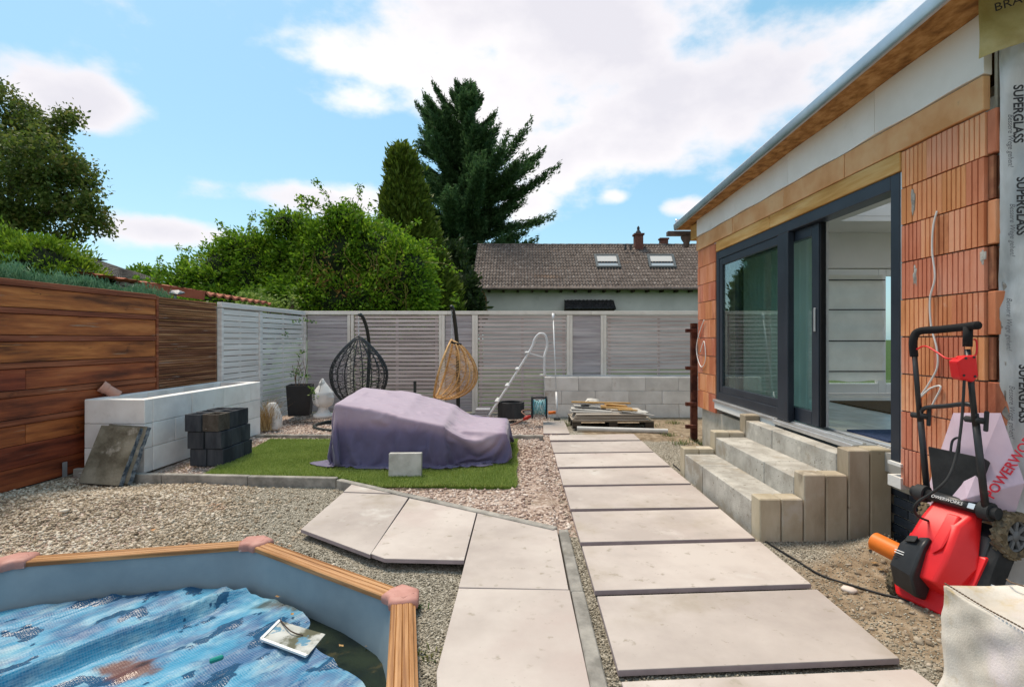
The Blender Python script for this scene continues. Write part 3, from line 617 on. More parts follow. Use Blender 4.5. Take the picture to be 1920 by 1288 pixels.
# ================================================================== FENCES
FA = Vector((-4.57, 4.7, 0)); FB = Vector((-4.2, 10.4, 0)); FD = (FB-FA).normalized(); FN = Vector((FD.y, -FD.x, 0)); FANG = math.atan2(FD.y, FD.x)
FTOP = 1.90
def on_fence(px):     # distance along the left fence at the picture column px
    k = (px-974)/1000; t = (FA.x-k*FA.y)/(k*FD.y-FD.x); return t
M_plank = mat('stained_plank', [(.12, .032, .012), (.28, .074, .024), (.41, .115, .034), (.53, .175, .055)], scale=2.2, st=(.55, 4, 5), rough=.55, bump=.3, bscale=18, rnd=.30, hue=.012, spec=.3, pos=(.36, .66), bst=(.6, 12, 30),
              spots=[((.035, .012, .006), 5, .64, .76, (.9, 1, 1.6)), ((.03, .014, .008), 9, .70, .76, (.7, 1, 1.4)), ((.33, .24, .17), 5, .64, .74, (.35, 2, 9)), ((.11, .03, .012), 9, .58, .74, (.12, 1, 9)), ((.50, .17, .04), 7, .62, .72, (.15, 1, 8)), ((.022, .01, .006), 7, .715, .735, (1, .7, 1.3))])
M_plank2 = mat('stained_batten', [(.17, .045, .02), (.26, .076, .033), (.35, .115, .055)], scale=3, st=(.4, 4, 9), rough=.6, bump=.25, bscale=18, rnd=.15, hue=.006, bst=(.6, 12, 30), spots=[((.06, .02, .01), 5, .62, .74), ((.34, .24, .17), 5, .64, .74, (.35, 2, 9))])
M_fine = mat('weathered_brown_slat', [(.12, .045, .02), (.27, .105, .045), (.40, .19, .10)], scale=4, st=(.3, 3, 12), rough=.75, bump=.2, bscale=20, rnd=.3, hue=.008, bst=(.6, 10, 30), spots=[((.50, .43, .36), 6, .63, .74, (.3, 2, 9))])
M_white = mat('white_slat', [(.66, .61, .575), (.75, .70, .665), (.82, .78, .745)], scale=2, st=(.5, 4, 12), rough=.7, bump=.12, bscale=20, rnd=.05, bst=(.6, 10, 30), spots=[((.40, .34, .32), 6, .68, .76, (.5, 1, 1.5))])  # slats in a paler tone than those of the back fence
M_taupe = mat('taupe_slat', [(.43, .36, .34), (.53, .455, .435), (.61, .54, .515)], scale=2, st=(.5, 4, 12), rough=.7, bump=.12, bscale=20, rnd=.09, bst=(.6, 10, 30), spots=[((.22, .18, .17), 6, .68, .76, (.5, 1, 1.5)), ((.50, .46, .44), 2.2, .56, .8, (.5, 1, 4))])
M_gboard = mat('grey_tongue_board', [(.33, .30, .315), (.42, .385, .40), (.50, .47, .48)], scale=2, st=(.6, 4, 14), rough=.7, bump=.1, bscale=20, rnd=.09, bst=(.6, 10, 30), spots=[((.5, .48, .47), 1.6, .58, .8, (.5, 1, 3))])
M_post = mat('cream_post', [(.68, .63, .565), (.76, .715, .65)], scale=4, rough=.65, bump=.08, rnd=.05, spots=[((.4, .36, .32), 12, .68, .76)])
def along(t, z, off=0): p = FA+FD*t+FN*off; return Vector((p.x, p.y, z))
def boards_left():
    t0, t1 = -1.25, on_fence(290); f = thing('timber_fence', 'dark stained timber fence of wide and narrow horizontal boards, left', 'fence', along((t0+t1)/2, 0))
    hs = [13.6, 40.8, 11.65, 41.5, 12.8, 40, 12.4, 41.5, 12.8, 42.7, 11.65, 38.8, 42.7, 40.8]; z = FTOP
    for i, h in enumerate(hs):
        h *= .0047; narrow = h < .08
        cuts = [t0, t1] if narrow else ([t0, -.9+.37*((i*5) % 4), t1] if i in (5, 7, 11, 13) else [t0, t1])
        cuts = sorted(cuts)
        for a, b in zip(cuts[:-1], cuts[1:]):
            me = boxmesh('batten' if narrow else 'plank', round(b-a-.004, 3), .026 if narrow else .02, round(h-.005, 4), M_plank2 if narrow else M_plank, .003)
            p = along((a+b)/2, z-h, .012 if narrow else .002+random.uniform(-.002, .002)); link('batten' if narrow else 'plank', me, f, p-f.location, (0, 0, FANG))
        z -= h
    me = boxmesh('base_board', t1-t0, .03, .10, mat('grey_base_board', [(.16, .12, .09), (.25, .20, .15)], st=(.5, 4, 8), rough=.85, bump=.2), .004); link('base_board', me, f, along((t0+t1)/2, -.105, .02)-f.location, (0, 0, FANG))
    me = boxmesh('end_post', .035, .04, 1.88, M_plank2, .003); link('end_post', me, f, along(t1+.02, 0, .006)-f.location, (0, 0, FANG))
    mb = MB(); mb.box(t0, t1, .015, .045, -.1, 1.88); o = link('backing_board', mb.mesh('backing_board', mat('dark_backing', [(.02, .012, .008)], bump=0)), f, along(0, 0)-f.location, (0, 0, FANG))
    me = boxmesh('steel_bracket', .05, .006, .16, mat('galvanised_steel', [(.28, .30, .32), (.42, .44, .46)], metal=.7, rough=.45, bump=.05)); p = along(on_fence(116), -.02, .03); o = link('steel_bracket', me, None, p, (0, 0, FANG)); tag(o, 'galvanised post bracket at foot of the timber fence', 'bracket')
    # narrow slat screen
    t0, t1 = t1+.04, on_fence(408)-.03; s = thing('slat_screen', 'brown screen of many thin weathered slats beside the white fence', 'fence', along((t0+t1)/2, 0)); n = 62; h = 1.86/n
    me = [boxmesh('slat', t1-t0, .012, round(h-.0045-k*.0015, 4), M_fine, .0015) for k in range(3)]
    for i in range(n): link('slat', random.choice(me), s, along((t0+t1)/2, .02+i*h, random.uniform(-.002, .006))-s.location, (0, random.uniform(-.0012, .0012), FANG))
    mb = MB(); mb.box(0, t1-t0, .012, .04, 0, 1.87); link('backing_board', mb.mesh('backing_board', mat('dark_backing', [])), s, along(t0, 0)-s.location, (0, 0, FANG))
boards_left()
def white_left():
    t0, t1, t2 = on_fence(411), on_fence(484), (FB-FA).length-.04
    f = thing('white_slat_fence', 'white slat fence of two panels on left beside black planter', 'fence', along((t0+t2)/2, 0))
    for t, wd in ((t0, .05), (t1, .09), (t2, .07)): link('post', boxmesh('post', wd, .07, 1.86, M_white, .004), f, along(t, -.06, .02)-f.location, (0, 0, FANG))
    link('top_rail', boxmesh('top_rail', t2-t0+.05, .075, .075, M_white, .004), f, along((t0+t2)/2, FTOP-.085, .02)-f.location, (0, 0, FANG))
    for a, b in ((t0+.03, t1-.05), (t1+.05, t2-.04)):
        n = 21; h = 1.82/n
        me = boxmesh('slat', round(b-a, 3), .018, round(h-.012, 4), M_white, .003)
        for i in range(n): link('slat', me, f, along((a+b)/2, -.02+i*h+random.uniform(-.001, .001), .03)-f.location, (random.uniform(-.01, .01), random.uniform(-.0015, .0015), FANG))
        link('batten', boxmesh('batten', .05, .02, 1.8, M_white, .002), f, along((a+b)/2, 0, .006)-f.location, (0, 0, FANG))
white_left()
BY = 10.40
def back_fence():
    X = lambda px: (px-974)/1000*BY
    f = thing('back_fence', 'long taupe slat fence with cream posts along the back of the garden', 'fence', (-.5, BY, 0)); o = f.location
    def pc(name, me, x, y, z, rot=(0, 0, 0)): link(name, me, f, Vector((x, y, z))-o, rot)
    xl, xr = X(570), 4.2
    for i in range(3):
        a = xl+(xr-xl)*i/3; b = xl+(xr-xl)*(i+1)/3
        pc('top_rail', boxmesh('top_rail', round(b-a-.003, 3), .08, .07, M_post, .004), (a+b)/2, BY-.012, FTOP-.075)
    for px in (570, 655, 661.5, 826, 831.5, 888, 893.5, 1065, 1070.5, 1128.5, 1134):
        pc('post', boxmesh('post', .055, .065, 1.92, M_post, .004), X(px), BY-.012, -.1)
    pc('post', boxmesh('post', .055, .065, 1.92, M_post, .004), 3.75, BY-.012, -.1)
    for a, b in ((576, 652), (834.5, 885), (1073, 1126)):      # solid panels of tongued boards
        x0, x1 = X(a)+.003, X(b); n = 15; h = 1.88/n; me = boxmesh('board', round(x1-x0, 3), .022, round(h-.004, 4), M_gboard, .004); me2 = boxmesh('board_ridge', round(x1-x0, 3), .008, .012, M_gboard, .002)
        for i in range(n):
            pc('board', me, (x0+x1)/2, BY+.004+random.uniform(-.0015, .0015), -.06+i*h)
            if i % 2 == 0 or i > 9: pc('board_ridge', me2, (x0+x1)/2, BY-.008, -.06+i*h+h*.45)
    for a, b in ((665, 823), (896.5, 1062), (1137, 1334)):     # open slat panels
        x0, x1 = X(a)+.003, X(b); n = 25; h = 1.90/n; me = boxmesh('slat', round(x1-x0, 3), .02, round(h-.0165, 4), M_taupe, .003)
        for i in range(n): pc('slat', me, (x0+x1)/2, BY-.004+random.uniform(-.002, .002), -.075+i*h+random.uniform(-.0012, .0012), (0, random.uniform(-.0012, .0012), 0))
        for k in (.03, .5, .97): pc('batten', boxmesh('batten', .05, .025, 1.88, M_taupe, .002), x0+(x1-x0)*k, BY+.022, -.08)
back_fence()

# ================================================================== WHITE BLOCK PLANTERS
M_aac = mat('aerated_concrete', [(.70, .675, .65), (.79, .765, .735), (.85, .835, .81)], scale=2.4, rough=.92, bump=.22, bscale=170, rnd=.05, spots=[((.5, .46, .42), 3.0, .60, .78), ((.35, .31, .28), 34, .73, .77), ((.86, .85, .83), 5, .62, .7)])
M_aac2 = mat('aerated_concrete_grey', [(.60, .57, .54), (.69, .66, .625), (.76, .73, .70)], scale=2.4, rough=.92, bump=.22, bscale=170, rnd=.06, spots=[((.42, .36, .30), 3, .58, .76), ((.4, .22, .15), 16, .76, .79)])
M_soil = mat('planter_soil', [(.05, .035, .022), (.12, .085, .055)], scale=14, rough=.95, bump=.6, bscale=60, bdist=.03)
def block_wall(parent, a, b, z0, rows, m, th, bl=.625, bh=.25, shift=.5, name='block'):
    a = Vector(a); b = Vector(b); d = b-a; Ln = d.length; ang = math.atan2(d.y, d.x)
    for r in range(rows):
        cuts = [0]; x = bl*(shift if r % 2 else 1)
        while x < Ln-.06: cuts.append(x); x += bl
        cuts.append(Ln)
        for u, v in zip(cuts[:-1], cuts[1:]):
            me = boxmesh(name, round(v-u-.004, 3), th, bh-.004, m, .005); p = a+d*((u+v)/2/Ln)
            link(name, me, parent, (p.x+random.uniform(-.003, .003), p.y+random.uniform(-.003, .003), z0+r*bh), (0, 0, ang+random.uniform(-.003, .003)))
def planters():
    p = thing('block_planter', 'long raised bed of white aerated concrete blocks beside timber fence', 'planter', (-4.44, 5.44, -.005), R(-2))
    Lx, Ly, th = .635, 2.26, .115
    block_wall(p, (0, th/2), (Lx, th/2), 0, 3, M_aac, th, shift=.78); block_wall(p, (Lx-th/2, th+.002), (Lx-th/2, Ly), 0, 3, M_aac, th, shift=.55)
    block_wall(p, (th/2, th+.002), (th/2, Ly), 0, 3, M_aac, th); block_wall(p, (th+.002, Ly-th/2), (Lx-th-.002, Ly-th/2), 0, 3, M_aac, th)
    mb = MB(); mb.box(th, Lx-th, th, Ly-th, 0, .50); link('soil', mb.mesh('soil', M_soil), p)
    # right hand bed at the back fence
    q = thing('block_planter', 'grey white block raised bed below the back fence beside house', 'planter', (.47, 9.86, -.10))
    block_wall(q, (0, .06), (3.0, .06), 0, 3, M_aac2, .12, .62, .25, .5); block_wall(q, (.06, .125), (.06, .5), 0, 3, M_aac2, .12)
    mb = MB(); mb.box(.12, 3.0, .12, .48, 0, .62); link('soil', mb.mesh('soil', M_soil), q)
    link('capping', boxmesh('capping', 2.9, .10, .025, M_aac, .004), q, (1.5, .42, .73))
planters()

# ================================================================== HOUSE EXTENSION
WX = 2.45
M_brick = mat('hollow_clay_brick', [(.51, .175, .08), (.62, .24, .12), (.68, .31, .185)], scale=3, rough=.9, bump=.3, bscale=140, rnd=.13, hue=.012, st=(1, 1, .35), spots=[((.30, .085, .04), 3, .60, .78, (1, 1, .4)), ((.66, .46, .36), 4, .63, .78), ((.20, .09, .05), 60, .72, .77)])
M_mortar = mat('grey_mortar', [(.24, .225, .20), (.38, .36, .325), (.46, .44, .40)], scale=9, rough=.95, bump=.6, bscale=60, bdist=.02)
M_xps = mat('orange_insulation_board', [(.60, .28, .11), (.68, .35, .16), (.72, .42, .21)], scale=2.5, rough=.8, bump=.06, rnd=.04, spots=[((.40, .22, .12), 5, .66, .78), ((.72, .52, .36), 3, .60, .8)])
M_beam = mat('spruce_beam', [(.48, .24, .06), (.58, .32, .10), (.66, .42, .17)], scale=2.5, st=(4, .5, 6), rough=.7, bump=.15, bscale=18, bst=(10, .6, 20), rnd=.06, spots=[((.26, .10, .03), 9, .68, .75, (1, .6, 1)), ((.35, .18, .06), 3, .6, .8, (1, .4, 3))])
M_wboard = mat('white_insulation', [(.77, .72, .655), (.84, .795, .735)], scale=2, rough=.85, bump=.08, bscale=40, rnd=.02, spots=[((.6, .55, .48), 2.2, .58, .8), ((.45, .4, .36), 50, .76, .79)])
M_osb = mat('osb_soffit', [(.20, .085, .022), (.36, .17, .05), (.50, .27, .10)], scale=16, st=(1, .6, 1), rough=.75, bump=.2, bscale=40, rnd=.02, pos=(.35, .66))
M_anth = mat('anthracite_frame', [(.016, .022, .033), (.022, .03, .043)], scale=3, rough=.38, bump=0, rnd=0, spec=.45)
M_alu = mat('aluminium', [(.55, .56, .57), (.66, .67, .68)], scale=6, metal=.8, rough=.35, bump=.03)
M_fascia = mat('zinc_fascia', [(.48, .50, .53), (.60, .62, .65)], scale=3, metal=.85, rough=.28, bump=.04, bscale=6)
M_fnd = mat('foundation_concrete', [(.33, .30, .245), (.43, .40, .335), (.50, .465, .40)], scale=3, rough=.95, bump=.3, bscale=50, spots=[((.25, .22, .17), 4, .58, .75)])
M_wallw = mat('white_plaster', [(.66, .655, .64), (.70, .695, .68)], scale=2, rough=.9, bump=.03, rnd=0)
M_pvc = mat('white_pvc', [(.74, .75, .75)], rough=.35, bump=0, rnd=0)
GL1 = glass('window_glass', (.80, .89, .865), 1.62); GL2 = glass('clear_glass', (.9, .93, .92), 1.45)
house = thing('house_extension', 'unfinished brick house extension with dark sliding window and flat roof', 'house', (3.5, 5, 0)); HL = Vector(house.location)
def brick_mesh(ln, h):
    k = ('brickm', round(ln, 3), round(h, 3))
    if k in BOXES: return BOXES[k]
    prof = [(0, -ln/2)]; n = max(2, round(ln/.036)); st = ln/n
    for i in range(n):
        y = -ln/2+i*st
        if i: prof += [(0, y-.0045), (.011, y-.003), (.011, y+.003), (0, y+.0045)]
    prof += [(0, ln/2), (.14, ln/2), (.14, -ln/2)]; prof = [(x, y) for x, y in prof]
    mb = MB(); mb.prism([(x, y) for x, y in prof][::-1], 0, h); me = mb.mesh('brick', M_brick); BOXES[k] = me; return me
def house_shell():
    YC, YN, ZB, ZT = 7.32, 2.805, .43, 2.56; Y1, Y2 = 3.42, 6.66
    wall = MB()
    for (y0, y1) in ((YN+.03, Y1-.002), (Y2+.002, YC-.012)): wall.box(WX+.02, WX+.30, y0, y1, ZB+.004, ZT-.002)
    wall.box(WX+.06, WX+.30, Y1, Y2, 2.436, ZT); wo = obj('garden_wall', wall, M_mortar, house)
    rh = (ZT-ZB)/9
    for (y0, y1, lens) in ((YN, Y1, (.25, .23, .18)), (Y2, YC, (.24, .20, .22))):
        for r in range(9):
            y = y0; seq = [lens[(i+r) % 3] for i in range(3)]; tot = sum(seq); k = 0
            if r % 2: seq = [seq[0]*.55, seq[1], seq[2], seq[0]*.45]
            sc = (y1-y0)/sum(seq)
            for q in seq:
                l = q*sc; dx = 0
                if y0 == YN and y == y0: dx = .0 if r % 2 else .0
                yy = y+l/2; me = brick_mesh(round(l-.006, 3), round(rh-.009, 3))
                p = Vector((WX-random.uniform(0, .006), yy, ZB+r*rh)); b = link('brick', me, wo, p-HL); y += l
    # mortar smears
    for (px, py, hh) in ((1712, 375, .085), (1716, 515, .08), (1843, 480, .045)):
        X = WX-.004; Y = X*1000/(px-974); z = CAM_H-(py-635)/1000*Y; mb = MB(); n = 14; pts = []
        for k in range(n):
            a = 2*pi*k/n; rr = random.uniform(.55, 1.2); pts.append(Vector((X-.0015, Y+math.cos(a)*.017*rr, z+math.sin(a)*hh*rr)))
        mb.add(pts+[Vector((X+.004, p.y, p.z)) for p in pts]+[Vector((X-.004, Y, z))], [(i, (i+1) % n, 2*n)[::-1] for i in range(n)]+[(i, n+i, n+(i+1) % n, (i+1) % n)[::-1] for i in range(n)]); obj('mortar_smear', mb, M_mortar, wo)
    # toothed raw end of the wall and its rough mortar
    mrw = mat('raw_clay', [(.24, .09, .05), (.36, .15, .08)], scale=10, rough=.95, bump=.3)
    for r in range(9):
        z0 = ZB+r*rh
        if r % 2 == 0: link('brick', boxmesh('brick', .11, .054, rh-.01, M_brick, .004), wo, Vector((WX+.063, YN-.028, z0+.004))-HL)
        else:
            for k in range(3): link('raw_rib', boxmesh('raw_rib', .018, .03, rh-.013, mrw, .002), wo, Vector((WX+.024+k*.03, YN-.0165, z0+.005))-HL)
    # foundation
    mb = MB(); mb.box(WX+.05, WX+.3, 5.0, YC-.03, -.3, .425); fo = obj('foundation', mb, M_fnd, house)
    mb = MB(); mb.box(WX+.16, WX+.3, 2.3, 4.99, -.3, .32); mb.box(WX+.14, WX+.3, 2.45, 4.99, .325, .425); obj('plinth', mb, mat('plinth_mortar', [(.36, .32, .25), (.48, .43, .34)], scale=6, rough=.95, bump=.4, bscale=50), house)
    md = mat('slate_brick', [(.028, .034, .045), (.05, .06, .075)], scale=8, rough=.6, bump=.2, rnd=.2, spots=[((.4, .4, .38), 14, .70, .75)])
    for r in range(6):
        y = 3.70+(.06 if r % 2 else 0)
        while y > 2.5:
            l = random.choice((.2, .22)); link('plinth_brick', boxmesh('plinth_brick', .02, l-.01, .055, md, .003), fo, Vector((WX+.152, y-l/2, -.04+r*.064))-HL); y -= l
    # boards above the window
    for (y0, y1) in ((2.80, 3.995), (4.0, 4.925), (4.93, 6.1), (6.105, 7.335)):
        bx_ = link('insulation_board', boxmesh('insulation_board', .04, y1-y0-.002, .178, M_xps, .003), house, Vector((WX+.004+random.uniform(-.002, .002), (y0+y1)/2, 2.563))-HL)
    for (y0, y1) in ((3.42, 5.2), (5.205, 6.62)): link('lintel_beam', boxmesh('lintel_beam', .05, y1-y0-.002, .122, M_beam, .004), house, Vector((WX+.012, (y0+y1)/2, 2.436))-HL)
    zt = lambda y: 2.978+(7.23-y)*.0226
    for (y0, y1) in ((2.80, 3.648), (3.652, 4.83), (4.834, 5.98), (5.984, 7.30)):
        mb = MB(); n = 8; x0, x1 = WX-.018, WX+.03
        ys = [y0+(y1-y0)*i/n for i in range(n+1)]
        for i in range(n+1):
            wv = .006*math.sin(ys[i]*5)
            mb.v += [(x0+wv, ys[i], 2.752+.006*math.sin(ys[i]*9)), (x0+wv, ys[i], zt(ys[i])), (x1, ys[i], zt(ys[i])), (x1, ys[i], 2.745)]
        for i in range(n): mb.f += [(4*i+k, 4*i+(k+1) % 4, 4*i+4+(k+1) % 4, 4*i+4+k)[::-1] for k in range(4)]
        mb.f += [(0, 1, 2, 3), (4*n+3, 4*n+2, 4*n+1, 4*n)]; mb.mi = [0]*len(mb.f); obj('gable_board', mb, M_wboard, house)
    # roof
    fa = Vector((2.30, 7.87, 2.962)); fb = Vector((2.165, 1.9, 3.10)); RF = MB()
    def edge(y): t = (7.87-y)/(7.87-1.9); return fa+(fb-fa)*t
    n = 12; ys = [7.87-(7.87-1.9)*i/n for i in range(n+1)]; zi = lambda y: zt(y)+.003
    xs_ = [None, WX+.06, 3.9, 6.2, 7.2]
    def rowv(y): e_ = edge(y); return [tuple(e_)]+[(x, y, zi(y)) for x in xs_[1:]]+[(e_.x, y, e_.z+.03)]+[(x, y, e_.z+.03+(zi(y)+.16-e_.z-.03)*(x-e_.x)/(7.2-e_.x)) for x in xs_[1:]]
    for i in range(n):
        r0, r1 = rowv(ys[i]), rowv(ys[i+1]); hole = 4.0 < (ys[i]+ys[i+1])/2 < 6.3      # unseen opening added in the roof to brighten the room
        for c in range(4):
            if hole and c == 2: continue
            RF.add([r0[c], r0[c+1], r1[c+1], r1[c]], [(0, 1, 2, 3)], 0); RF.add([r0[5+c+1], r0[5+c], r1[5+c], r1[5+c+1]], [(0, 1, 2, 3)], 1)
    for yy in (ys[0], ys[-1]): q = rowv(yy); RF.add([q[0], q[4], q[9], q[5]], [(0, 1, 2, 3)], 1)
    ro = obj('roof', RF, [M_osb, M_fascia], house)
    FS = MB(); pr = [(.004, -.006), (-.012, -.004), (-.020, .012), (-.026, .075), (-.016, .088), (.02, .092)]; m = len(pr)
    for y in ys: e_ = edge(y); FS.v += [(e_.x+a, y+(.012 if y == ys[0] else 0), e_.z+b) for a, b in pr]
    FS.f = [(i*m+k, i*m+k+1, (i+1)*m+k+1, (i+1)*m+k) for i in range(n) for k in range(m-1)]+[tuple(range(m-1, -1, -1))]; FS.mi = [0]*len(FS.f); smooth_angle(obj('fascia', FS, M_fascia, ro), 30)
    mb = MB(); mb.box(2.30, 7.2, 7.86, 7.885, 2.955, 3.12); obj('end_fascia', mb, M_fascia, ro, bev=.01)
    mb = MB(); mb.box(2.44, 2.60, 7.32, 7.60, 2.75, 2.955); obj('rafter_end', mb, M_beam, house)
    # rest of the shell and the room
    mb = MB(); mb.box(WX+.30, 3.85, 7.1, 7.32, -.2, 2.95); mb.box(5.7, 7.1, 7.1, 7.32, -.2, 2.95); mb.box(3.85, 5.7, 7.1, 7.32, -.2, .62); mb.box(3.85, 5.7, 7.1, 7.32, 2.30, 2.95); obj('rear_wall', mb, M_wallw, house)
    mb = MB(); mb.box(6.9, 7.1, 2.3, 3.0, -.2, 2.95); mb.box(6.9, 7.1, 6.95, 7.09, -.2, 2.95); mb.box(6.9, 7.1, 3.0, 6.95, -.2, .58); mb.box(6.9, 7.1, 3.0, 6.95, 2.72, 2.95); obj('side_wall', mb, M_wallw, house)  # unseen side, opened wide to let more daylight into the room
    mb = MB(); mb.box(2.80, 7.1, 2.72, 2.88, -.2, 2.95); obj('party_wall', mb, M_wallw, house)
    mb = MB(); mb.box(WX+.31, 3.85, 2.89, 7.09, 2.77, 2.83); mb.box(6.25, 6.89, 2.89, 7.09, 2.77, 2.83); mb.box(3.851, 6.249, 2.89, 3.9, 2.77, 2.83); mb.box(3.851, 6.249, 6.4, 7.09, 2.77, 2.83); obj('room_ceiling', mb, M_wallw, house)
    mb = MB(); mb.box(3.84, 3.862, 3.88, 6.42, 2.831, 3.10); mb.box(6.238, 6.26, 3.88, 6.42, 2.831, 3.10); mb.box(3.863, 6.237, 3.885, 3.905, 2.831, 3.10); mb.box(3.863, 6.237, 6.395, 6.415, 2.831, 3.10); obj('added_light_shaft', mb, M_wallw, house)  # lining of the added roof opening that lights the room
    mf = mat('pale_floorboard', [(.50, .455, .40), (.60, .555, .50), (.66, .62, .57)], scale=1.2, st=(6, .4, 1), rough=.35, bump=.03, rnd=.06, spec=.4)
    mb = MB(); mb.box(2.52, 6.89, 2.89, 7.09, .45, .578); sub = obj('room_floor', mb, mat('screed', [(.3, .29, .27)]), house)
    y = 2.9
    while y < 7.05: link('floorboard', boxmesh('floorboard', 4.3, .205, .018, mf, .001), sub, Vector((4.72, y+.105, .58))-HL); y += .21
    mb = MB(); mb.box(WX+.005, WX+.03, 3.42, 3.435, .55, 2.43); obj('jamb_seal', mb, M_alu, house)
house_shell()
def bar_frame(parent, name, x0, x1, y0, y1, z0, z1, wy, wz, m, bev=.004):
    for nm, a in (('jamb', (x0, x1, y0, y0+wy, z0, z1)), ('jamb', (x0, x1, y1-wy, y1, z0, z1)), ('head', (x0, x1, y0+wy+.0006, y1-wy-.0006, z1-wz, z1)), ('bottom_rail', (x0, x1, y0+wy+.0006, y1-wy-.0006, z0, z0+wz))):
        mb = MB(); mb.box(*a); obj(nm, mb, m, parent, bev=bev)
def windows():
    wn = thing('sliding_window', 'large anthracite window with fixed pane and half open sliding door', 'window', (2.5, 5, .61))
    wn.parent = None
    z0, z1 = .612, 2.432
    for nm, a_ in (('jamb', (3.438, 3.523, z0-.05, z1)), ('jamb', (6.555, 6.64, z0, z1)), ('head', (3.5236, 6.5544, z1-.095, z1)), ('bottom_rail', (5.0456, 6.5544, z0, z0+.095))):
        mb = MB(); mb.box(WX, WX+(.05 if nm == 'bottom_rail' else .13), *a_); obj(nm, mb, M_anth, wn, bev=.004)
    mb = MB(); mb.box(WX-.012, WX+.05, 4.85, 5.045, z0-.008, z1-.097); obj('mullion', mb, M_anth, wn, bev=.006)
    # fixed sash
    fs = MB(); y0, y1 = 5.047, 6.553
    for a in ((y0, y0+.03, z0+.096, z1-.097), (y1-.085, y1, z0+.096, z1-.097), (y0+.031, y1-.086, z0+.096, z0+.175), (y0+.031, y1-.086, z1-.18, z1-.097)): fs.box(WX+.008, WX+.047, *a)
    so_ = obj('fixed_sash', fs, M_anth, wn, bev=.004)
    mb = MB(); mb.box(WX+.026, WX+.031, y0+.031, y1-.087, z0+.176, z1-.181); obj('pane', mb, GL1, so_)
    # sliding sash pushed half open behind
    sx0, sx1, s0, s1 = WX+.056, WX+.115, 4.47, 6.20; fs = MB()
    for a in ((s0, s0+.105, z0+.006, z1-.098), (s1-.1, s1, z0+.006, z1-.098), (s0+.106, s1-.101, z0+.006, z0+.125), (s0+.106, s1-.101, z1-.19, z1-.098)): fs.box(sx0, sx1, *a)
    ss = obj('sliding_sash', fs, M_anth, wn, bev=.004)
    mb = MB(); mb.box(sx0+.028, sx0+.034, s0+.106, s1-.101, z0+.126, z1-.191); obj('pane', mb, GL1, ss)
    mb = MB(); mb.box(sx0+.01, sx1-.005, s0-.022, s0-.002, z0+.01, z1-.10); obj('seal_strip', mb, mat('black_rubber', [(.01, .01, .011)], rough=.6, bump=0), ss)
    mb = MB(); mb.box(sx0+.05, sx1+.012, s0-.026, s0-.0235, z0+.01, z1-.10); obj('edge_profile', mb, M_alu, ss)
    mb = MB(); mb.box(sx0-.012, sx0-.001, s0+.035, s0+.062, 1.42, 1.62); obj('handle_plate', mb, M_alu, ss, bev=.003)
    mb = MB(); mb.box(WX-.06, WX+.20, 3.83, 5.04, .56, .598); mb.box(WX+.125, WX+.20, 3.525, 3.829, .56, .598); mb.box(WX+.02, WX+.05, 3.84, 5.04, .598, .611); mb.box(WX+.14, WX+.17, 3.53, 4.82, .598, .613); obj('threshold', mb, M_alu, wn, bev=.003)
    mb = MB(); mb.box(WX-.03, WX+.1, 5.05, 6.62, .50, .575); obj('sill_insulation', mb, mat('sill_white', [(.7, .69, .66)], rough=.8), wn)
    mb = MB(); mb.box(WX-.045, WX+.1, 5.05, 6.64, .578, .608); obj('sill', mb, M_alu, wn, bev=.003)
    mb = MB(); mb.box(WX-.02, WX+.09, 3.40, 3.52, .40, .47); mb.box(WX-.02, WX+.09, 3.40, 3.52, .54, .56); obj('packing_block', mb, mat('sill_white', []), wn)
    # garden door in the far wall of the room, with a pleated blind in front
    gd = thing('terrace_door', 'white framed glazed door in far wall inside the room', 'door', (4.7, 7.15, .62))
    for a in ((3.86, 3.94, .63, 2.29), (4.80, 4.90, .63, 2.29), (5.61, 5.69, .63, 2.29)): mb = MB(); mb.box(a[0], a[1], 7.13, 7.21, a[2], a[3]); obj('jamb', mb, M_pvc, gd, bev=.004)
    for a in ((3.942, 4.798), (4.902, 5.608)):
        mb = MB(); mb.box(a[0], a[1], 7.13, 7.21, .63, .76); obj('bottom_rail', mb, M_pvc, gd, bev=.004)
        mb = MB(); mb.box(a[0], a[1], 7.13, 7.21, 2.20, 2.29); obj('head', mb, M_pvc, gd, bev=.004)
        mb = MB(); mb.box(a[0], a[1], 7.165, 7.171, .762, 2.198); obj('pane', mb, GL2, gd)
    mb = MB(); mb.tube([(4.04, 7.10, .98), (4.04, 7.07, .99), (4.04, 7.07, 1.35), (4.04, 7.10, 1.36)], .008, 8); obj('pull_handle', mb, M_alu, gd, smooth=True)
    bl = thing('roman_blind', 'white fabric blind with dark rods hanging at the far terrace door', 'blind', (4.4, 7.05, 2.2)); ml = mat('blind_cloth', [(.74, .73, .69), (.80, .79, .75)], scale=5, rough=.9, bump=.1, bscale=30, transl=.5, rnd=0)
    V = MB(); nx, nz_ = 24, 40; x0, x1 = 3.97, 4.80
    for j in range(nz_+1):
        z = 2.2-(2.2-.80)*j/nz_
        for i in range(nx+1): u = i/nx; V.v.append((x0+(x1-x0)*u, 7.04+.012*math.sin(j*.95)*(.4+u)+.006*math.sin(u*17+j*.3), z+.012*math.sin(u*9)*(j == nz_)))
    V.f = [(j*(nx+1)+i, j*(nx+1)+i+1, (j+1)*(nx+1)+i+1, (j+1)*(nx+1)+i) for j in range(nz_) for i in range(nx)]; V.mi = [0]*len(V.f); obj('cloth', V, ml, bl, smooth=True)
    for z in (2.13, 1.74, 1.33, .93): mb = MB(); mb.tube([(x0-.01, 7.015, z), (x1+.01, 7.015, z)], .008, 8); obj('rod', mb, mat('dark_rod', [(.05, .05, .05)], bump=0), bl)
    rg = mat('brown_rug', [(.10, .055, .025), (.17, .10, .05)], scale=60, rough=.95, bump=.5, bscale=200)
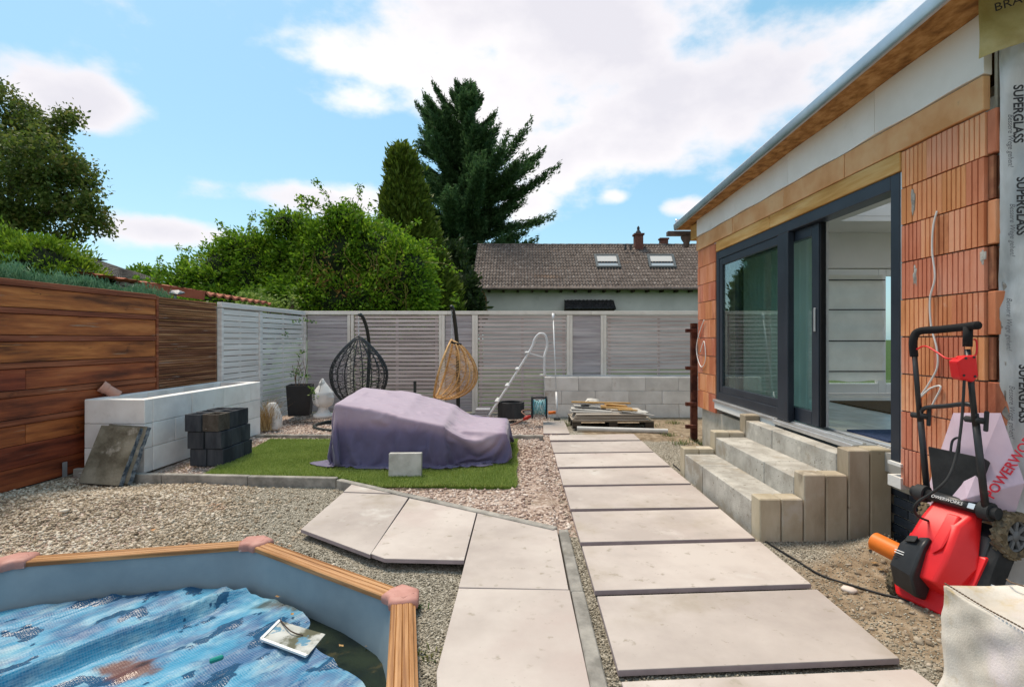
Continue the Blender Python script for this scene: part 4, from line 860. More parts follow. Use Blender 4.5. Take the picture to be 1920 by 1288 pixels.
    mb = MB(); mb.box(3.75, 5.2, 5.3, 6.45, .599, .612); tag(obj('rug', mb, rg, base=(4.4, 5.9, .6)), 'brown woven rug on the pale floor inside the room', 'rug')
    mb = MB(); mb.box(2.70, 3.35, 3.9, 4.40, .599, .612); tag(obj('door_mat', mb, mat('blue_mat', [(.02, .035, .09), (.05, .08, .16)], scale=90, rough=.95, bump=.5, bscale=200), base=(3, 4.2, .6)), 'blue door mat just inside the open sliding door', 'mat')
    cu = mat('sheer_curtain', [(.70, .76, .74), (.78, .83, .81)], scale=3, rough=.9, bump=0, transl=.5, rnd=0)
    def curtain(y0, y1, lab):
        V = MB(); n = 90
        for j, z in enumerate((.64, 1.2, 1.8, 2.6)):
            for i in range(n+1): u = i/n; V.v.append((2.86+.035*math.sin(u*n*.55+.6*math.sin(u*9))*(1-.25*j/3), y0+(y1-y0)*u, z))
        V.f = [(j*(n+1)+i, j*(n+1)+i+1, (j+1)*(n+1)+i+1, (j+1)*(n+1)+i) for j in range(3) for i in range(n)]; V.mi = [0]*len(V.f); tag(obj('curtain', V, cu, smooth=True, base=(2.86, (y0+y1)/2, .64)), lab, 'curtain')
    curtain(5.05, 6.02, 'pale sheer curtain hanging behind the sliding door sash'); curtain(6.25, 7.0, 'pale sheer curtain at far end of the fixed window')
windows()
def end_board():
    mb = MB(); mb.box(WX+.035, 2.95, 2.772, 2.79, 2.45, 3.12); obj('end_board', mb, mat('old_grey_board', [(.30, .27, .21), (.42, .38, .30)], scale=4, rough=.9, bump=.2), house)
end_board()
def membrane():
    """foil wrapped insulation of the older building next to the raw brick edge"""
    th = thing('insulated_wall', 'wall wrapped in printed grey insulation foil beside raw brick edge', 'wall', (2.75, 2.55, 0)); a = Vector((2.485, 2.765, 0)); b = Vector((3.5, 2.14, 0)); d = (b-a).normalized(); nrm = Vector((d.y, -d.x, 0))
    mf = mat('grey_foil', [(.40, .41, .41), (.54, .55, .55), (.64, .65, .655)], scale=4, st=(1, 1, .3), rough=.34, bump=.35, bscale=9, bdist=.03, rnd=0, spec=.5, spots=[((.30, .30, .30), 3, .58, .75, (1, 1, .25))])
    nx, nz_ = 60, 130; xs = np.linspace(0, 1.15, nx); zs = np.linspace(-.1, 3.4, nz_); U, Z = np.meshgrid(xs, zs)
    D = .05*(fnoise(U*3+5, Z*.5+5, 3, 41)-.5)+.035*(fnoise(U+Z*.3+9, Z+9, 6, 42)-.5)+.02*np.abs(fnoise(U*2+Z+3, Z*1.6+3, 8, 44)-.5)+.012*np.abs(np.sin(U*26+fnoise(U, Z+3, 2, 43)*5))
    V = np.stack([a.x+d.x*U+nrm.x*(.02+D), a.y+d.y*U+nrm.y*(.02+D), Z], 2).reshape(-1, 3)-np.array(th.location); i = np.arange((nx-1)*(nz_-1)); r = i//(nx-1); c = i % (nx-1); q = r*nx+c
    link('foil', arr_mesh('foil', V, np.stack([q, q+1, q+nx+1, q+nx], 1), mf, True), th)
    mb = MB(); mb.add([a-nrm*.02, b-nrm*.02, b-nrm*.3, a-nrm*.3+d*.1]+[p+Vector((0, 0, 3.4)) for p in (a-nrm*.02, b-nrm*.02, b-nrm*.3, a-nrm*.3+d*.1)], [(3, 2, 1, 0), (4, 5, 6, 7), (0, 1, 5, 4), (1, 2, 6, 5), (2, 3, 7, 6), (3, 0, 4, 7)]); obj('core', mb, M_mortar, th)
    mb = MB(); n = 26     # lumpy mortar in the joint
    for k in range(n):
        z = .15+2.4*k/n; s = random.uniform(.018, .032); mb.hull([Vector((2.505, 2.755, z))+Vector((random.gauss(0, .6)*s*.6, random.gauss(0, .6)*s*.5, random.gauss(0, 1)*s*1.2)) for _ in range(14)])
    obj('joint_mortar', mb, M_mortar, th)
    blk = mat('black_print', [(.03, .03, .032)], rough=.5, bump=0, rnd=0); scr = mat('grey_script', [(.14, .14, .15)], rough=.5, bump=0, rnd=0)
    up = Vector((0, 0, -1)); k0 = .078
    def word(s, t, ztop, size, m, shear=0, bold=0):
        put('lettering', text_mesh(s, size, m, shear, .001, bold), frame_matrix(a+d*t+nrm*k0+Vector((0, 0, ztop)), up, d), th)
    def at(px):          # place on the foil seen at picture column px
        k = (px-974)/1000; o = a+nrm*.03; return (o.x-k*o.y)/(k*d.y-d.x)
    def zz(px, py): t = at(px); Y = (a+d*t).y; return CAM_H-(py-635)/1000*Y
    for px, py, s in ((1896, 172, 'SUPERGLASS'), (1902, 340, 'SUPERGLASS'), (1906, 682, 'SUPERGLASS')): word(s, at(px), zz(px, py), .052, blk, .1, .0015)
    for px, py in ((1886, 225), (1889, 388), (1883, 560), (1888, 720)): word('Bessere Wege gehen!', at(px), zz(px, py), .030, scr, .35)
    yf = mat('yellow_foil', [(.34, .27, .09), (.46, .39, .17)], scale=6, rough=.35, bump=.4, bscale=12, bdist=.02, rnd=0, spec=.5)
    nx, nz_ = 24, 14; V = []
    for j in range(nz_+1):
        for i in range(nx+1):
            u = i/nx; v = j/nz_; p = a+d*(-.10+u*.9)+nrm*(.125+.012*math.sin(u*21+v*7)+.01*math.sin(v*13)); V.append((p.x, p.y, 2.78+.20*u+v*(.62-.1*u)))
    mb = MB(); mb.v = V; mb.f = [(j*(nx+1)+i, j*(nx+1)+i+1, (j+1)*(nx+1)+i+1, (j+1)*(nx+1)+i) for j in range(nz_) for i in range(nx)]; mb.mi = [0]*len(mb.f); obj('yellow_foil', mb, yf, th, smooth=True)
    put('lettering', text_mesh('BRAND', .058, blk), frame_matrix(a+d*(-.045)+nrm*.158+Vector((0, 0, 2.985)), d+Vector((0, 0, .12)), (0, 0, 1)), th)
membrane()

# ================================================================== GARDEN STEPS
def steps():
    ms = mat('step_concrete', [(.33, .31, .275), (.41, .39, .35), (.49, .47, .425)], scale=5, rough=.92, bump=.4, bscale=90, rnd=.09, spots=[((.22, .195, .16), 34, .61, .67), ((.58, .55, .49), 3.5, .58, .70), ((.32, .28, .225), 2.2, .54, .68)])
    mp = mat('palisade_concrete', [(.33, .275, .195), (.41, .35, .26), (.48, .42, .325)], scale=3, st=(1, 1, .4), rough=.92, bump=.15, bscale=150, rnd=.1, hue=.006, spots=[((.15, .11, .08), 7, .66, .72), ((.46, .42, .36), 2.5, .57, .7), ((.22, .18, .13), 3, .55, .68, (1, 1, .3))])
    t = thing('garden_steps', 'three concrete block steps with palisade sides below sliding door', 'steps', (2, 4.6, 0)); L = Vector(t.location); X0 = 1.654; w_ = .153
    tops = (.255, .42, .592); tr = (.205, .372, .54); jn = (4.84, 4.29, 4.80)
    for k in range(6):
        h = tops[k//2]+.06+random.uniform(-.003, .003)
        for y in (3.748, 5.43): link('palisade', boxmesh('palisade', w_-.007, .142, round(h, 3), mp, .007), t, Vector((X0+w_*(k+.5), y+random.uniform(-.003, .003), -.06))-L, (0, 0, random.uniform(-.006, .006)))
    for s in range(3):
        x0 = X0+.008+s*.305; x1 = x0+.345 if s < 2 else 2.395
        if s < 2: x1 = x0+.303
        for (a, b) in ((3.826, jn[s]-.005), (jn[s]+.005, 5.352)):
            me = boxmesh('step_block', round(x1-x0, 3), round(b-a, 3), tr[s]+.07, ms, .006); link('step_block', me, t, Vector(((x0+x1)/2, (a+b)/2, -.07+random.uniform(-.002, .002)))-L)
steps()

# ================================================================== THINGS IN THE GARDEN
def tarp():
    V, nx, ny = DRAPED
    i = np.arange((nx-1)*(ny-1)); r = i//(nx-1); c = i % (nx-1); a = r*nx+c; F = np.stack([a, a+1, a+nx+1, a+nx], 1)
    m = bpy.data.materials.new('violet_tarpaulin'); m.use_nodes = True; nt = m.node_tree; N = nt.nodes; L = nt.links; b = N['Principled BSDF']
    at = N.new('ShaderNodeVertexColor'); at.layer_name = 'fade_and_light'; tc = N.new('ShaderNodeTexCoord'); nz = N.new('ShaderNodeTexNoise'); nz.inputs['Scale'].default_value = 3; nz.inputs['Detail'].default_value = 6; L.new(tc.outputs['Object'], nz.inputs[0])
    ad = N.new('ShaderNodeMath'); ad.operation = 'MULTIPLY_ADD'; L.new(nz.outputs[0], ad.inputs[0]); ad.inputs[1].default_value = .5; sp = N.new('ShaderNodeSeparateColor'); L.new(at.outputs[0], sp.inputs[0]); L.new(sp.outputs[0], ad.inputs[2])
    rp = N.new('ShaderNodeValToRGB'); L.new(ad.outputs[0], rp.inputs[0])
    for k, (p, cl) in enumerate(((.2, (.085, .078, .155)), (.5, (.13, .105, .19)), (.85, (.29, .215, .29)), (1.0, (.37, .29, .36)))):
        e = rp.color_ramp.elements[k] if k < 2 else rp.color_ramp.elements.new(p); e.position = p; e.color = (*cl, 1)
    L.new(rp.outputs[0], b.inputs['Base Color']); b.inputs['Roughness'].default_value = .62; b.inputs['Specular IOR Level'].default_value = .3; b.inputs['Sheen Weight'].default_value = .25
    wv = N.new('ShaderNodeTexNoise'); wv.inputs['Scale'].default_value = 160; L.new(tc.outputs['Object'], wv.inputs[0]); bp = N.new('ShaderNodeBump'); bp.inputs['Strength'].default_value = .12; bp.inputs['Distance'].default_value = .003; L.new(wv.outputs[0], bp.inputs['Height']); L.new(bp.outputs[0], b.inputs['Normal'])
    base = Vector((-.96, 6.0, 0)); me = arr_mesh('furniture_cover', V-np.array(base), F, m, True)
    gx, gy = np.meshgrid(np.linspace(-1, 1, nx), np.linspace(-1, 1, ny))       # bleached middle of the cloth, with the paleness of its lit top painted in
    fade_lit = sstep(-.66, -.42, gx)*sstep(.98, .74, gx)*sstep(-.66+.12*gx, -.42+.12*gx, gy)*sstep(.75, .5, gy)*.70+.12*fnoise(gx+3, gy+3, 2, 5)
    ca = me.color_attributes.new('fade_and_light', 'FLOAT_COLOR', 'POINT'); col = np.repeat(fade_lit.reshape(-1, 1), 4, 1).astype(np.float32); ca.data.foreach_set('color', col.ravel())
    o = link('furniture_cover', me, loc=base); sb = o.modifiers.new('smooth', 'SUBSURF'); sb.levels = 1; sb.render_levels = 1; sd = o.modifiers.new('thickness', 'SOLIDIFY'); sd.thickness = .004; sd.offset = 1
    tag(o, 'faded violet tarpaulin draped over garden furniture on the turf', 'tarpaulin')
    # the furniture that carries it
    f = thing('garden_lounge', 'garden lounge hidden under the violet tarpaulin', 'lounge', (-1, 6.1, 0)); mw = mat('dark_wicker', [(.03, .025, .022), (.06, .05, .045)], scale=60, rough=.8)
    def hexa(x0, x1, y0, y1, zs): mb = MB(); zs = [q-.03 for q in zs]; mb.add([(x0, y0, .02), (x1, y0, .02), (x1, y1, .02), (x0, y1, .02), (x0, y0, zs[0]), (x1, y0, zs[1]), (x1, y1, zs[2]), (x0, y1, zs[3])], [(3, 2, 1, 0), (4, 5, 6, 7), (0, 1, 5, 4), (1, 2, 6, 5), (2, 3, 7, 6), (3, 0, 4, 7)]); return mb
    obj('backrest', hexa(-1.89, -1.26, 5.63, 6.52, (.66, .54, .66, .74)), mw, f); obj('armrest', hexa(-1.22, -.84, 5.58, 6.59, (.53, .44, .52, .64)), mw, f); obj('seat', hexa(-.79, -.19, 5.78, 6.67, (.36, .33, .34, .38)), mw, f)
tarp()
M_conc = mat('light_concrete', [(.36, .35, .32), (.45, .44, .41), (.52, .51, .48)], scale=6, rough=.95, bump=.3, bscale=120, spots=[((.28, .27, .24), 5, .6, .74)])
tag(link('concrete_block', boxmesh('concrete_block', .315, .075, .225, M_conc, .004), None, (-1.115, 5.215, .018), (R(-4), 0, R(2))), 'light grey concrete slab standing upright against the violet tarpaulin', 'block')

def black_stack():
    m = mat('black_concrete_block', [(.022, .025, .032), (.042, .047, .056), (.065, .07, .08)], scale=6, st=(1, 1, .25), rough=.75, bump=.2, bscale=90, rnd=.16, spots=[((.20, .21, .22), 11, .68, .80, (1, 1, .12))])
    m2 = mat('scuffed_black_block', [(.06, .048, .038), (.10, .085, .07)], scale=14, rough=.85, bump=.3, spots=[((.4, .38, .34), 24, .66, .72)])
    X0, Y0 = -3.50, 5.66; wx, wy, hz = .185, .195, .186
    tn = ('bottom', 'middle', 'top'); rn = ('front', 'middle', 'rear'); cn = ('left', 'right')
    for t in range(3):
        for j in range(3):
            for i in range(2):
                mm = m2 if (t, j, i) == (2, 0, 1) else m; mb = MB(); w_ = wx-.004; d_ = wy-.004; h = hz-.005; s = .024
                mb.box(-w_/2, w_/2, -d_/2, -d_/2+s, 0, h); mb.box(-w_/2, w_/2, d_/2-s, d_/2, 0, h); mb.box(-w_/2, -w_/2+s, -d_/2+s, d_/2-s, 0, h); mb.box(w_/2-s, w_/2, -d_/2+s, d_/2-s, 0, h); mb.box(-w_/2+s, w_/2-s, -d_/2+s, d_/2-s, 0, .03)
                o = link('hollow_block', mb.mesh('hollow_block', mm), None, (X0+wx*(i+.5)-.018*t+random.uniform(-.003, .003), Y0+wy*(j+.5)-.012*t+random.uniform(-.003, .003), .006+hz*t), (0, 0, R(-6)+random.uniform(-.012, .012)), bev=.004)
                lab = '%s hollow concrete block, %s row of the %s tier, %s side' % ('scuffed brown black' if mm is m2 else 'black', rn[j], tn[t], cn[i]); tag(o, lab, 'block', 'black hollow blocks stacked by the white planter')
black_stack()
def leaning_slabs():
    m = mat('mossy_slab', [(.10, .085, .06), (.175, .155, .115), (.25, .225, .175)], scale=4, rough=.95, bump=.4, bscale=40, rnd=.05, spots=[((.33, .30, .25), 5, .58, .70), ((.05, .045, .035), 8, .66, .74)]); m2 = mat('broken_slab_edge', [(.04, .055, .07), (.10, .12, .14), (.22, .24, .25)], scale=22, rough=.95, bump=.6, bscale=60)
    for k, lab in enumerate(('mossy concrete slab leaning against the white planter, front one', 'second concrete slab with dark edge behind the leaning mossy one')):
        mb = MB(); W, H, T = .40, .565, .042; nx = 8
        xs = [(-W/2+W*i/nx) for i in range(nx+1)]
        vs = []; rnd_ = random.Random(k)
        edge = [(W/2+rnd_.uniform(-.004, .004), H*i/14) for i in range(15)]
        poly = [(-W/2, 0)]+edge+[(-W/2, H)]; n = len(poly); lo = [(x, 0, z) for x, z in poly]; hi = [(x+(.012 if 0 < j < n-1 else 0)+rnd_.uniform(-.002, .002), T, z) for j, (x, z) in enumerate(poly)]
        mb.add(lo+hi, [tuple(range(n))], 0); mb.add(lo+hi, [tuple(range(2*n-1, n-1, -1))]+[((i+1) % n, i, n+i, n+(i+1) % n) for i in range(n)], 1)
        p = G(218, 903)+Vector((-.20, .0, -.02)); o = link('concrete_slab', mb.mesh('concrete_slab', [m, m2]), None, (-4.03+.05*k, 5.10+.052*k, -.03), (R(-25+1.5*k), R(3.5), R(-2)), bev=.002); tag(o, lab, 'slab')
leaning_slabs()
def coupling():
    m = mat('terracotta_pipe', [(.52, .26, .19), (.60, .33, .25)], scale=5, rough=.6, bump=.05); o_ = P(205, 742, 5.75)
    M = Matrix.Translation(Vector((o_.x, o_.y, .80))) @ Vector((-.62, -.55, .62)).to_track_quat('Z', 'Y').to_matrix().to_4x4()
    t = thing('pipe_coupling', 'pinkish drain pipe coupling lying on corner of white planter', 'pipe', (o_.x, o_.y, .75)); mb = MB(); mb.lathe([(.052, -.10), (.052, .02), (.060, .03), (.060, .07), (.064, .072), (.064, .09), (.056, .092), (.054, .06), (.047, .03), (.047, -.10), (.052, -.10)], M=M, n=28); smooth_angle(obj('sleeve', mb, m, t), 35)
    mb = MB(); mb.lathe([(.0555, .062), (.0555, .086), (.050, .086), (.050, .062)], M=M, n=28); smooth_angle(obj('seal_ring', mb, mat('black_rubber', []), t), 35)
coupling()

# ------------------------------------------------------------------ hanging chairs
def black_egg():
    m = mat('black_rattan', [(.012, .015, .017), (.03, .035, .038)], scale=30, rough=.45, bump=.15, bscale=120, spec=.4); ms = mat('black_steel', [(.012, .016, .016), (.02, .026, .026)], rough=.4, bump=0, spec=.4)
    Y = 8.55; c = P(672.5, 700, Y); Wd = .455; top = P(676, 631, Y).z; bot = top-1.16; cx = c.x
    t = thing('egg_chair', 'black woven hanging egg chair seen from behind', 'hanging chair', (cx, Y, bot))
    def rad(s): # s 0 top .. 1 bottom: onion outline
        return Wd*(math.sin(pi*min(1, s**1.05))**.82 if s < .62 else math.sin(pi*s**1.05)**.60)*(.93+.1*s) if 0 < s < 1 else 0.0
    pk = max(rad(i/100) for i in range(101)); rr = lambda s: rad(s)/pk*Wd
    def pt(s, ph): r = rr(s); return Vector((cx+r*math.cos(ph), Y-.60*r*math.sin(ph), top-(top-bot)*s))
    S = [i/30 for i in range(31)]
    mb = MB(); mb.tube([pt(s, 0) for s in S]+[pt(s, pi) for s in S[::-1]][1:-1], .022, 8, closed=True); obj('rim', mb, m, t, smooth=True)
    for k in range(1, 10):
        mb = MB(); mb.tube([pt(s, pi*k/10) for s in S], .0095, 6); obj('rib', mb, m, t, smooth=True)
    for s in (.30, .40, .50, .60, .70, .80):
        mb = MB(); mb.tube([pt(s, pi*i/20) for i in range(21)], .004, 5); obj('hoop', mb, m, t, smooth=True)
    mb = MB(); rnd_ = random.Random(5); n = 0       # random weave between the ribs
    cells = {}
    for i in range(34):
        for j in range(20):
            s = .10+.86*(i+rnd_.uniform(.05, .95))/34; ph = pi*(j+rnd_.uniform(.05, .95))/20; cells[i, j] = (s, ph)
    for (i, j), (s, ph) in cells.items():
        for (di, dj) in ((1, 0), (0, 1), (1, 1) if (i+j) % 2 else (1, -1)):
            q = cells.get((i+di, j+dj))
            if q and rnd_.random() < .72: mb.tube([pt(s, ph), pt((s+q[0])/2, (ph+q[1])/2+.02), pt(*q)], .0040, 3, cap=False)
    obj('weave', mb, m, t, kind='stuff')
    st = thing('chair_stand', 'black curved steel stand carrying the black egg chair', 'chair stand', (P(690, 790, Y+.3).x, Y+.3, -.05))
    mb = MB(); Yp = Y+.36; mb.tube(bez([P(687, 800, Yp), P(688, 750, Yp), P(691, 700, Yp), P(692, 650, Yp), P(689, 622, Yp-.12), P(683, 601, Yp-.24), P(676, 590, Y), P(673, 592, Y-.03)], 6), .028, 10); obj('pole', mb, ms, st, smooth=True)
    g = P(687, 800, Yp); ring = [Vector((g.x-.15+.55*math.cos(a)*1.0, g.y-.35+.55*math.sin(a), -.02)) for a in [2*pi*k/40 for k in range(40)]]; mb = MB(); mb.tube(ring, .027, 8, closed=True); mb.tube([(g.x, g.y, g.z), (g.x, g.y, -.02), (g.x-.15, g.y-.35, -.02), (g.x-.15, g.y-.88, -.02)], .025, 8); obj('base_ring', mb, ms, st, smooth=True)
    ch = thing('hanging_chain', 'steel chain between curved stand and black egg chair', 'chain', P(676, 631, Y)); z0 = top; z1 = P(676, 594, Y).z; n = 9
    for k in range(n):
        z = z0+(z1-z0)*(k+.5)/n; h = (z1-z0)/n*.72; mb = MB(); a0 = 0 if k % 2 else pi/2; mb.tube([Vector((cx+math.cos(a0)*.011*math.sin(q), Y+math.sin(a0)*.011*math.sin(q), z+h*math.cos(q)*.75)) for q in [2*pi*w/10 for w in range(10)]], .0035, 5, closed=True); obj('chain_link', mb, M_alu, ch, smooth=True)
black_egg()
def rattan_egg():
    m = mat('natural_rattan', [(.42, .215, .07), (.55, .31, .12), (.64, .40, .19)], scale=9, rough=.5, bump=.1, rnd=.08); ms = mat('black_steel', [])
    Y = 8.8; T = P(847, 637, Y); B = P(815, 746, Y); t = thing('egg_chair', 'natural cane hanging egg chair opening towards the left', 'hanging chair', (B.x, Y, B.z)); ax = B-T
    e1 = Vector((ax.z, 0, -ax.x)).normalized(); e1 = e1 if e1.x > 0 else -e1; e2 = Vector((0, 1, 0))
    def pt(s, psi):
        b = math.sin(pi*s)**.52*(1+.22*(s-.5)); return T+ax*s+e1*(math.cos(psi)*.585*b)+e2*(math.sin(psi)*.44*b)
    S = [i/28 for i in range(29)]
    for psi in (-88, 88): mb = MB(); mb.tube([pt(s, R(psi))-e1*.02*math.sin(pi*s) for s in S], .019, 8); obj('rim', mb, m, t, smooth=True)
    for psi in (-58, -36, -15, 8, 30, 54, 72): mb = MB(); mb.tube([pt(s, R(psi)) for s in S], .0115, 6); obj('rib', mb, m, t, smooth=True)
    for k in range(40):
        s = .06+.90*k/39; mb = MB(); mb.tube([pt(s, R(a)) for a in range(-88, 89, 11)], .0042, 4); obj('cane', mb, m, t)
    mb = MB(); mb.tube([pt(.035, R(a)) for a in range(-88, 89, 22)], .02, 6); obj('binding', mb, mat('black_cord', [(.012, .012, .012)], rough=.7), t)
    st = thing('chair_stand', 'black curved steel stand carrying the natural cane egg chair', 'chair stand', (P(860, 780, Y+.3).x, Y+.3, -.06)); Yp = Y+.38
    mb = MB(); mb.tube(bez([P(859, 786, Yp), P(859, 720, Yp), P(858, 660, Yp), P(855, 622, Yp-.1), P(852, 597, Yp-.22), P(848, 577, Y), P(846, 577, Y-.03)], 6), .034, 10); obj('pole', mb, ms, st, smooth=True)
    g = P(859, 786, Yp); mb = MB(); mb.tube([Vector((g.x-.2+.5*math.cos(a), g.y-.3+.5*math.sin(a), -.04)) for a in [2*pi*k/40 for k in range(40)]], .028, 8, closed=True); obj('base_ring', mb, ms, st, smooth=True)
    ch = thing('hanging_chain', 'steel chain between curved stand and cane egg chair', 'chain', T); z0 = T.z; z1 = P(848, 580, Y).z; n = 14
    for k in range(n):
        z = z0+(z1-z0)*(k+.5)/n; h = (z1-z0)/n*.72; mb = MB(); a0 = 0 if k % 2 else pi/2; mb.tube([Vector((T.x+math.cos(a0)*.011*math.sin(q), Y+math.sin(a0)*.011*math.sin(q), z+h*math.cos(q)*.75)) for q in [2*pi*w/10 for w in range(10)]], .0035, 5, closed=True); obj('chain_link', mb, M_alu, ch, smooth=True)
rattan_egg()
ps = MB(); a = P(778, 760, 8.9); ps.box(a.x-.022, a.x+.022, 8.88, 8.92, -.08, P(778, 714, 8.9).z); tag(obj('post_stub', ps, mat('black_steel', []), base=(a.x, 8.9, -.08), bev=.003), 'short black square post between the two egg chairs', 'post')

# ------------------------------------------------------------------ statue head, planter, sack
def statue():
    m = mat('white_plaster_cast', [(.66, .655, .64), (.75, .745, .73)], scale=6, rough=.5, bump=.06, bscale=30, rnd=0, spots=[((.5, .48, .44), 8, .66, .76)])
    Y = 9.0; g = P(606, 782, Y); t = thing('statue_head', 'white plaster statue head on round foot beside black planter', 'statue', (g.x, Y, g.z)); H = .62
    bm = bmesh.new(); bmesh.ops.create_uvsphere(bm, u_segments=48, v_segments=40, radius=1)
    for v in bm.verts:      # local: x right (face direction), z up; unit sphere shaped into a head looking right
        x, y, z = v.co; q = Vector((x*.19, y*.155, z*.205))
        if z > .15:                         # pointed crown
            k = (z-.15)/.85; fl = max(.12, 1-.85*k)/max(.12, math.sqrt(max(.015, 1-z*z))) if z < .995 else 1; q.x *= fl; q.y *= fl; q.z += .035*k
        if x > .1:                          # face: flatter front, brow, nose, lips, chin
            f = max(0, x); yy = abs(y)
            q.x += .030*math.exp(-((z+.12)/.16)**2)*math.exp(-(yy/.16)**2)*f+.014*math.exp(-((z+.20)/.06)**2)*math.exp(-(yy/.20)**2)*f
            q.x -= .020*math.exp(-((z-.10)/.09)**2)*math.exp(-((yy-.36)/.18)**2)*f
            q.x += .016*math.exp(-((z+.43)/.045)**2)*math.exp(-(yy/.28)**2)*f+.013*math.exp(-((z+.53)/.04)**2)*math.exp(-(yy/.24)**2)*f-.008*math.exp(-((z+.48)/.02)**2)*math.exp(-(yy/.28)**2)*f
            q.x += .022*math.exp(-((z+.74)/.10)**2)*math.exp(-(yy/.3)**2)*f+.010*math.exp(-((z-.26)/.06)**2)*math.exp(-((yy-.3)/.25)**2)*f
        if z < -.25: q.x *= 1+.22*min(1, (-z-.25)*1.6); q.y *= 1+.22*min(1, (-z-.25)*1.6)
        if z > .30: q += Vector((x, y, 0))*.010*(1+math.sin(z*46))*.5     # hair bands
        v.co = q+Vector((0, 0, .36))
    me = bpy.data.meshes.new('head'); bm.to_mesh(me); bm.free(); me.materials.append(m); me.polygons.foreach_set('use_smooth', [True]*len(me.polygons)); ang = R(-18)
    link('head', me, t, (0, 0, 0), (0, 0, ang))
    mb = MB(); mb.lathe([(0, .52), (.05, .53), (.062, .56), (.05, .595), (.028, .62), (.02, .645), (0, .655)], n=24); link('topknot', mb.mesh('topknot', m, None, True), t, (-.012, 0, 0), (0, 0, ang))
    mb = MB(); mb.lathe([(.085, .26), (.08, .18), (.085, .12), (.12, .075), (.155, .055), (.165, .03), (.16, 0), (.0, 0)], n=36); link('foot', mb.mesh('foot', m, None, True), t)
    for s in (-1, 1):
        mb = MB(); pts = [(-.02, s*.118, .44), (-.035, s*.135, .39), (-.03, s*.140, .33), (-.02, s*.135, .27), (-.012, s*.125, .215), (-.008, s*.115, .20)]; mb.tube(bez(pts, 5), [.014+.016*math.sin(pi*i/25) for i in range(26)], 10); link('ear', mb.mesh('ear', m, None, True), t, (0, 0, 0), (0, 0, ang))
    mb = MB(); mb.tube(bez([(.0, -.03, .655), (.03, -.10, .54), (.02, -.132, .40), (.01, -.13, .26)], 8), .0035, 5); link('cord', mb.mesh('cord', mat('black_cord', [])), t, (0, 0, 0), (0, 0, ang))
statue()
def tall_planter():
    m = mat('black_planter', [(.012, .013, .015), (.02, .022, .025)], rough=.45, bump=.05, rnd=0, spec=.4)
    c = P(553, 781, 8.95); x0, y0, z0 = c.x, 8.95, c.z; t = thing('black_planter', 'tall square black planter with sparse climbing plant in fence corner', 'planter', (x0, y0+.22, z0)); w_, h = .20, .52
    mb = MB(); b_, s = .85, .02; outer = lambda k: [(-w_*k, -w_*k), (w_*k, -w_*k), (w_*k, w_*k), (-w_*k, w_*k)]
    rings = [(b_, 0), (1, h), (.9, h), (.88, h-.06)]; vs = [(x, y, z) for k, z in rings for x, y in outer(k)]; mb.add(vs, [(r*4+i, r*4+(i+1) % 4, r*4+4+(i+1) % 4, r*4+4+i) for r in range(3) for i in range(4)]+[(12, 13, 14, 15), (3, 2, 1, 0)])
    link('pot', mb.mesh('pot', m), t, (0, 0, 0), (0, 0, R(14)), bev=.004)
    mst = mat('brown_stem', [(.10, .05, .03), (.2, .11, .06)], bump=.1); mlf = mat('climber_leaf', [(.03, .09, .015), (.08, .17, .03), (.15, .26, .05)], island=True, rough=.5, bump=0, transl=.3, rnd=0)
    rr = random.Random(2); mb = MB()
    for k in range(9):
        a = rr.uniform(0, 6.3); p = Vector((math.cos(a)*.09, math.sin(a)*.09, h-.04)); mb.tube(bez([p, p+Vector((rr.uniform(-.04, .04), rr.uniform(-.04, .04), .2)), p+Vector((rr.uniform(-.07, .07), rr.uniform(-.05, .07), rr.uniform(.3, .52)))], 5), .004, 5)
    link('dry_stem', mb.mesh('dry_stem', mst), t, kind='stuff')
    mb = MB(); rr = random.Random(4)
    def sprig(path, n, s):
        for k in range(n):
            u = k/n*(len(path)-1); i = int(u); p = path[i].lerp(path[min(i+1, len(path)-1)], u-i)+Vector((rr.gauss(0, .02), rr.gauss(0, .02), rr.gauss(0, .02))); d = Vector((rr.gauss(0, 1), rr.gauss(0, 1), rr.gauss(0, .6))).normalized(); sd = d.cross(Vector((rr.gauss(0, 1), rr.gauss(0, 1), 1))).normalized()
            mb.add([p, p+d*s*.5+sd*s*.3, p+d*s, p+d*s*.5-sd*s*.3], [(0, 1, 2, 3)])
    o = Vector(t.location); L = lambda px, py, Y: P(px, py, Y)-o
    for pts, n in (([L(548, 604, 9.6), L(575, 601, 9.7), L(592, 603, 9.6)], 40), ([L(534, 622, 9.4), L(540, 636, 9.4)], 16), ([L(558, 663, 9.3), L(572, 659, 9.3)], 20), ([L(560, 700, 9.1), L(585, 710, 9.0)], 34), ([L(548, 705, 9.0), L(560, 690, 9.0)], 20), ([L(583, 725, 8.9), L(592, 745, 8.85)], 40)): sprig(pts, n, .05)
    link('leaves', mb.mesh('leaves', mlf), t, kind='stuff')
tall_planter()
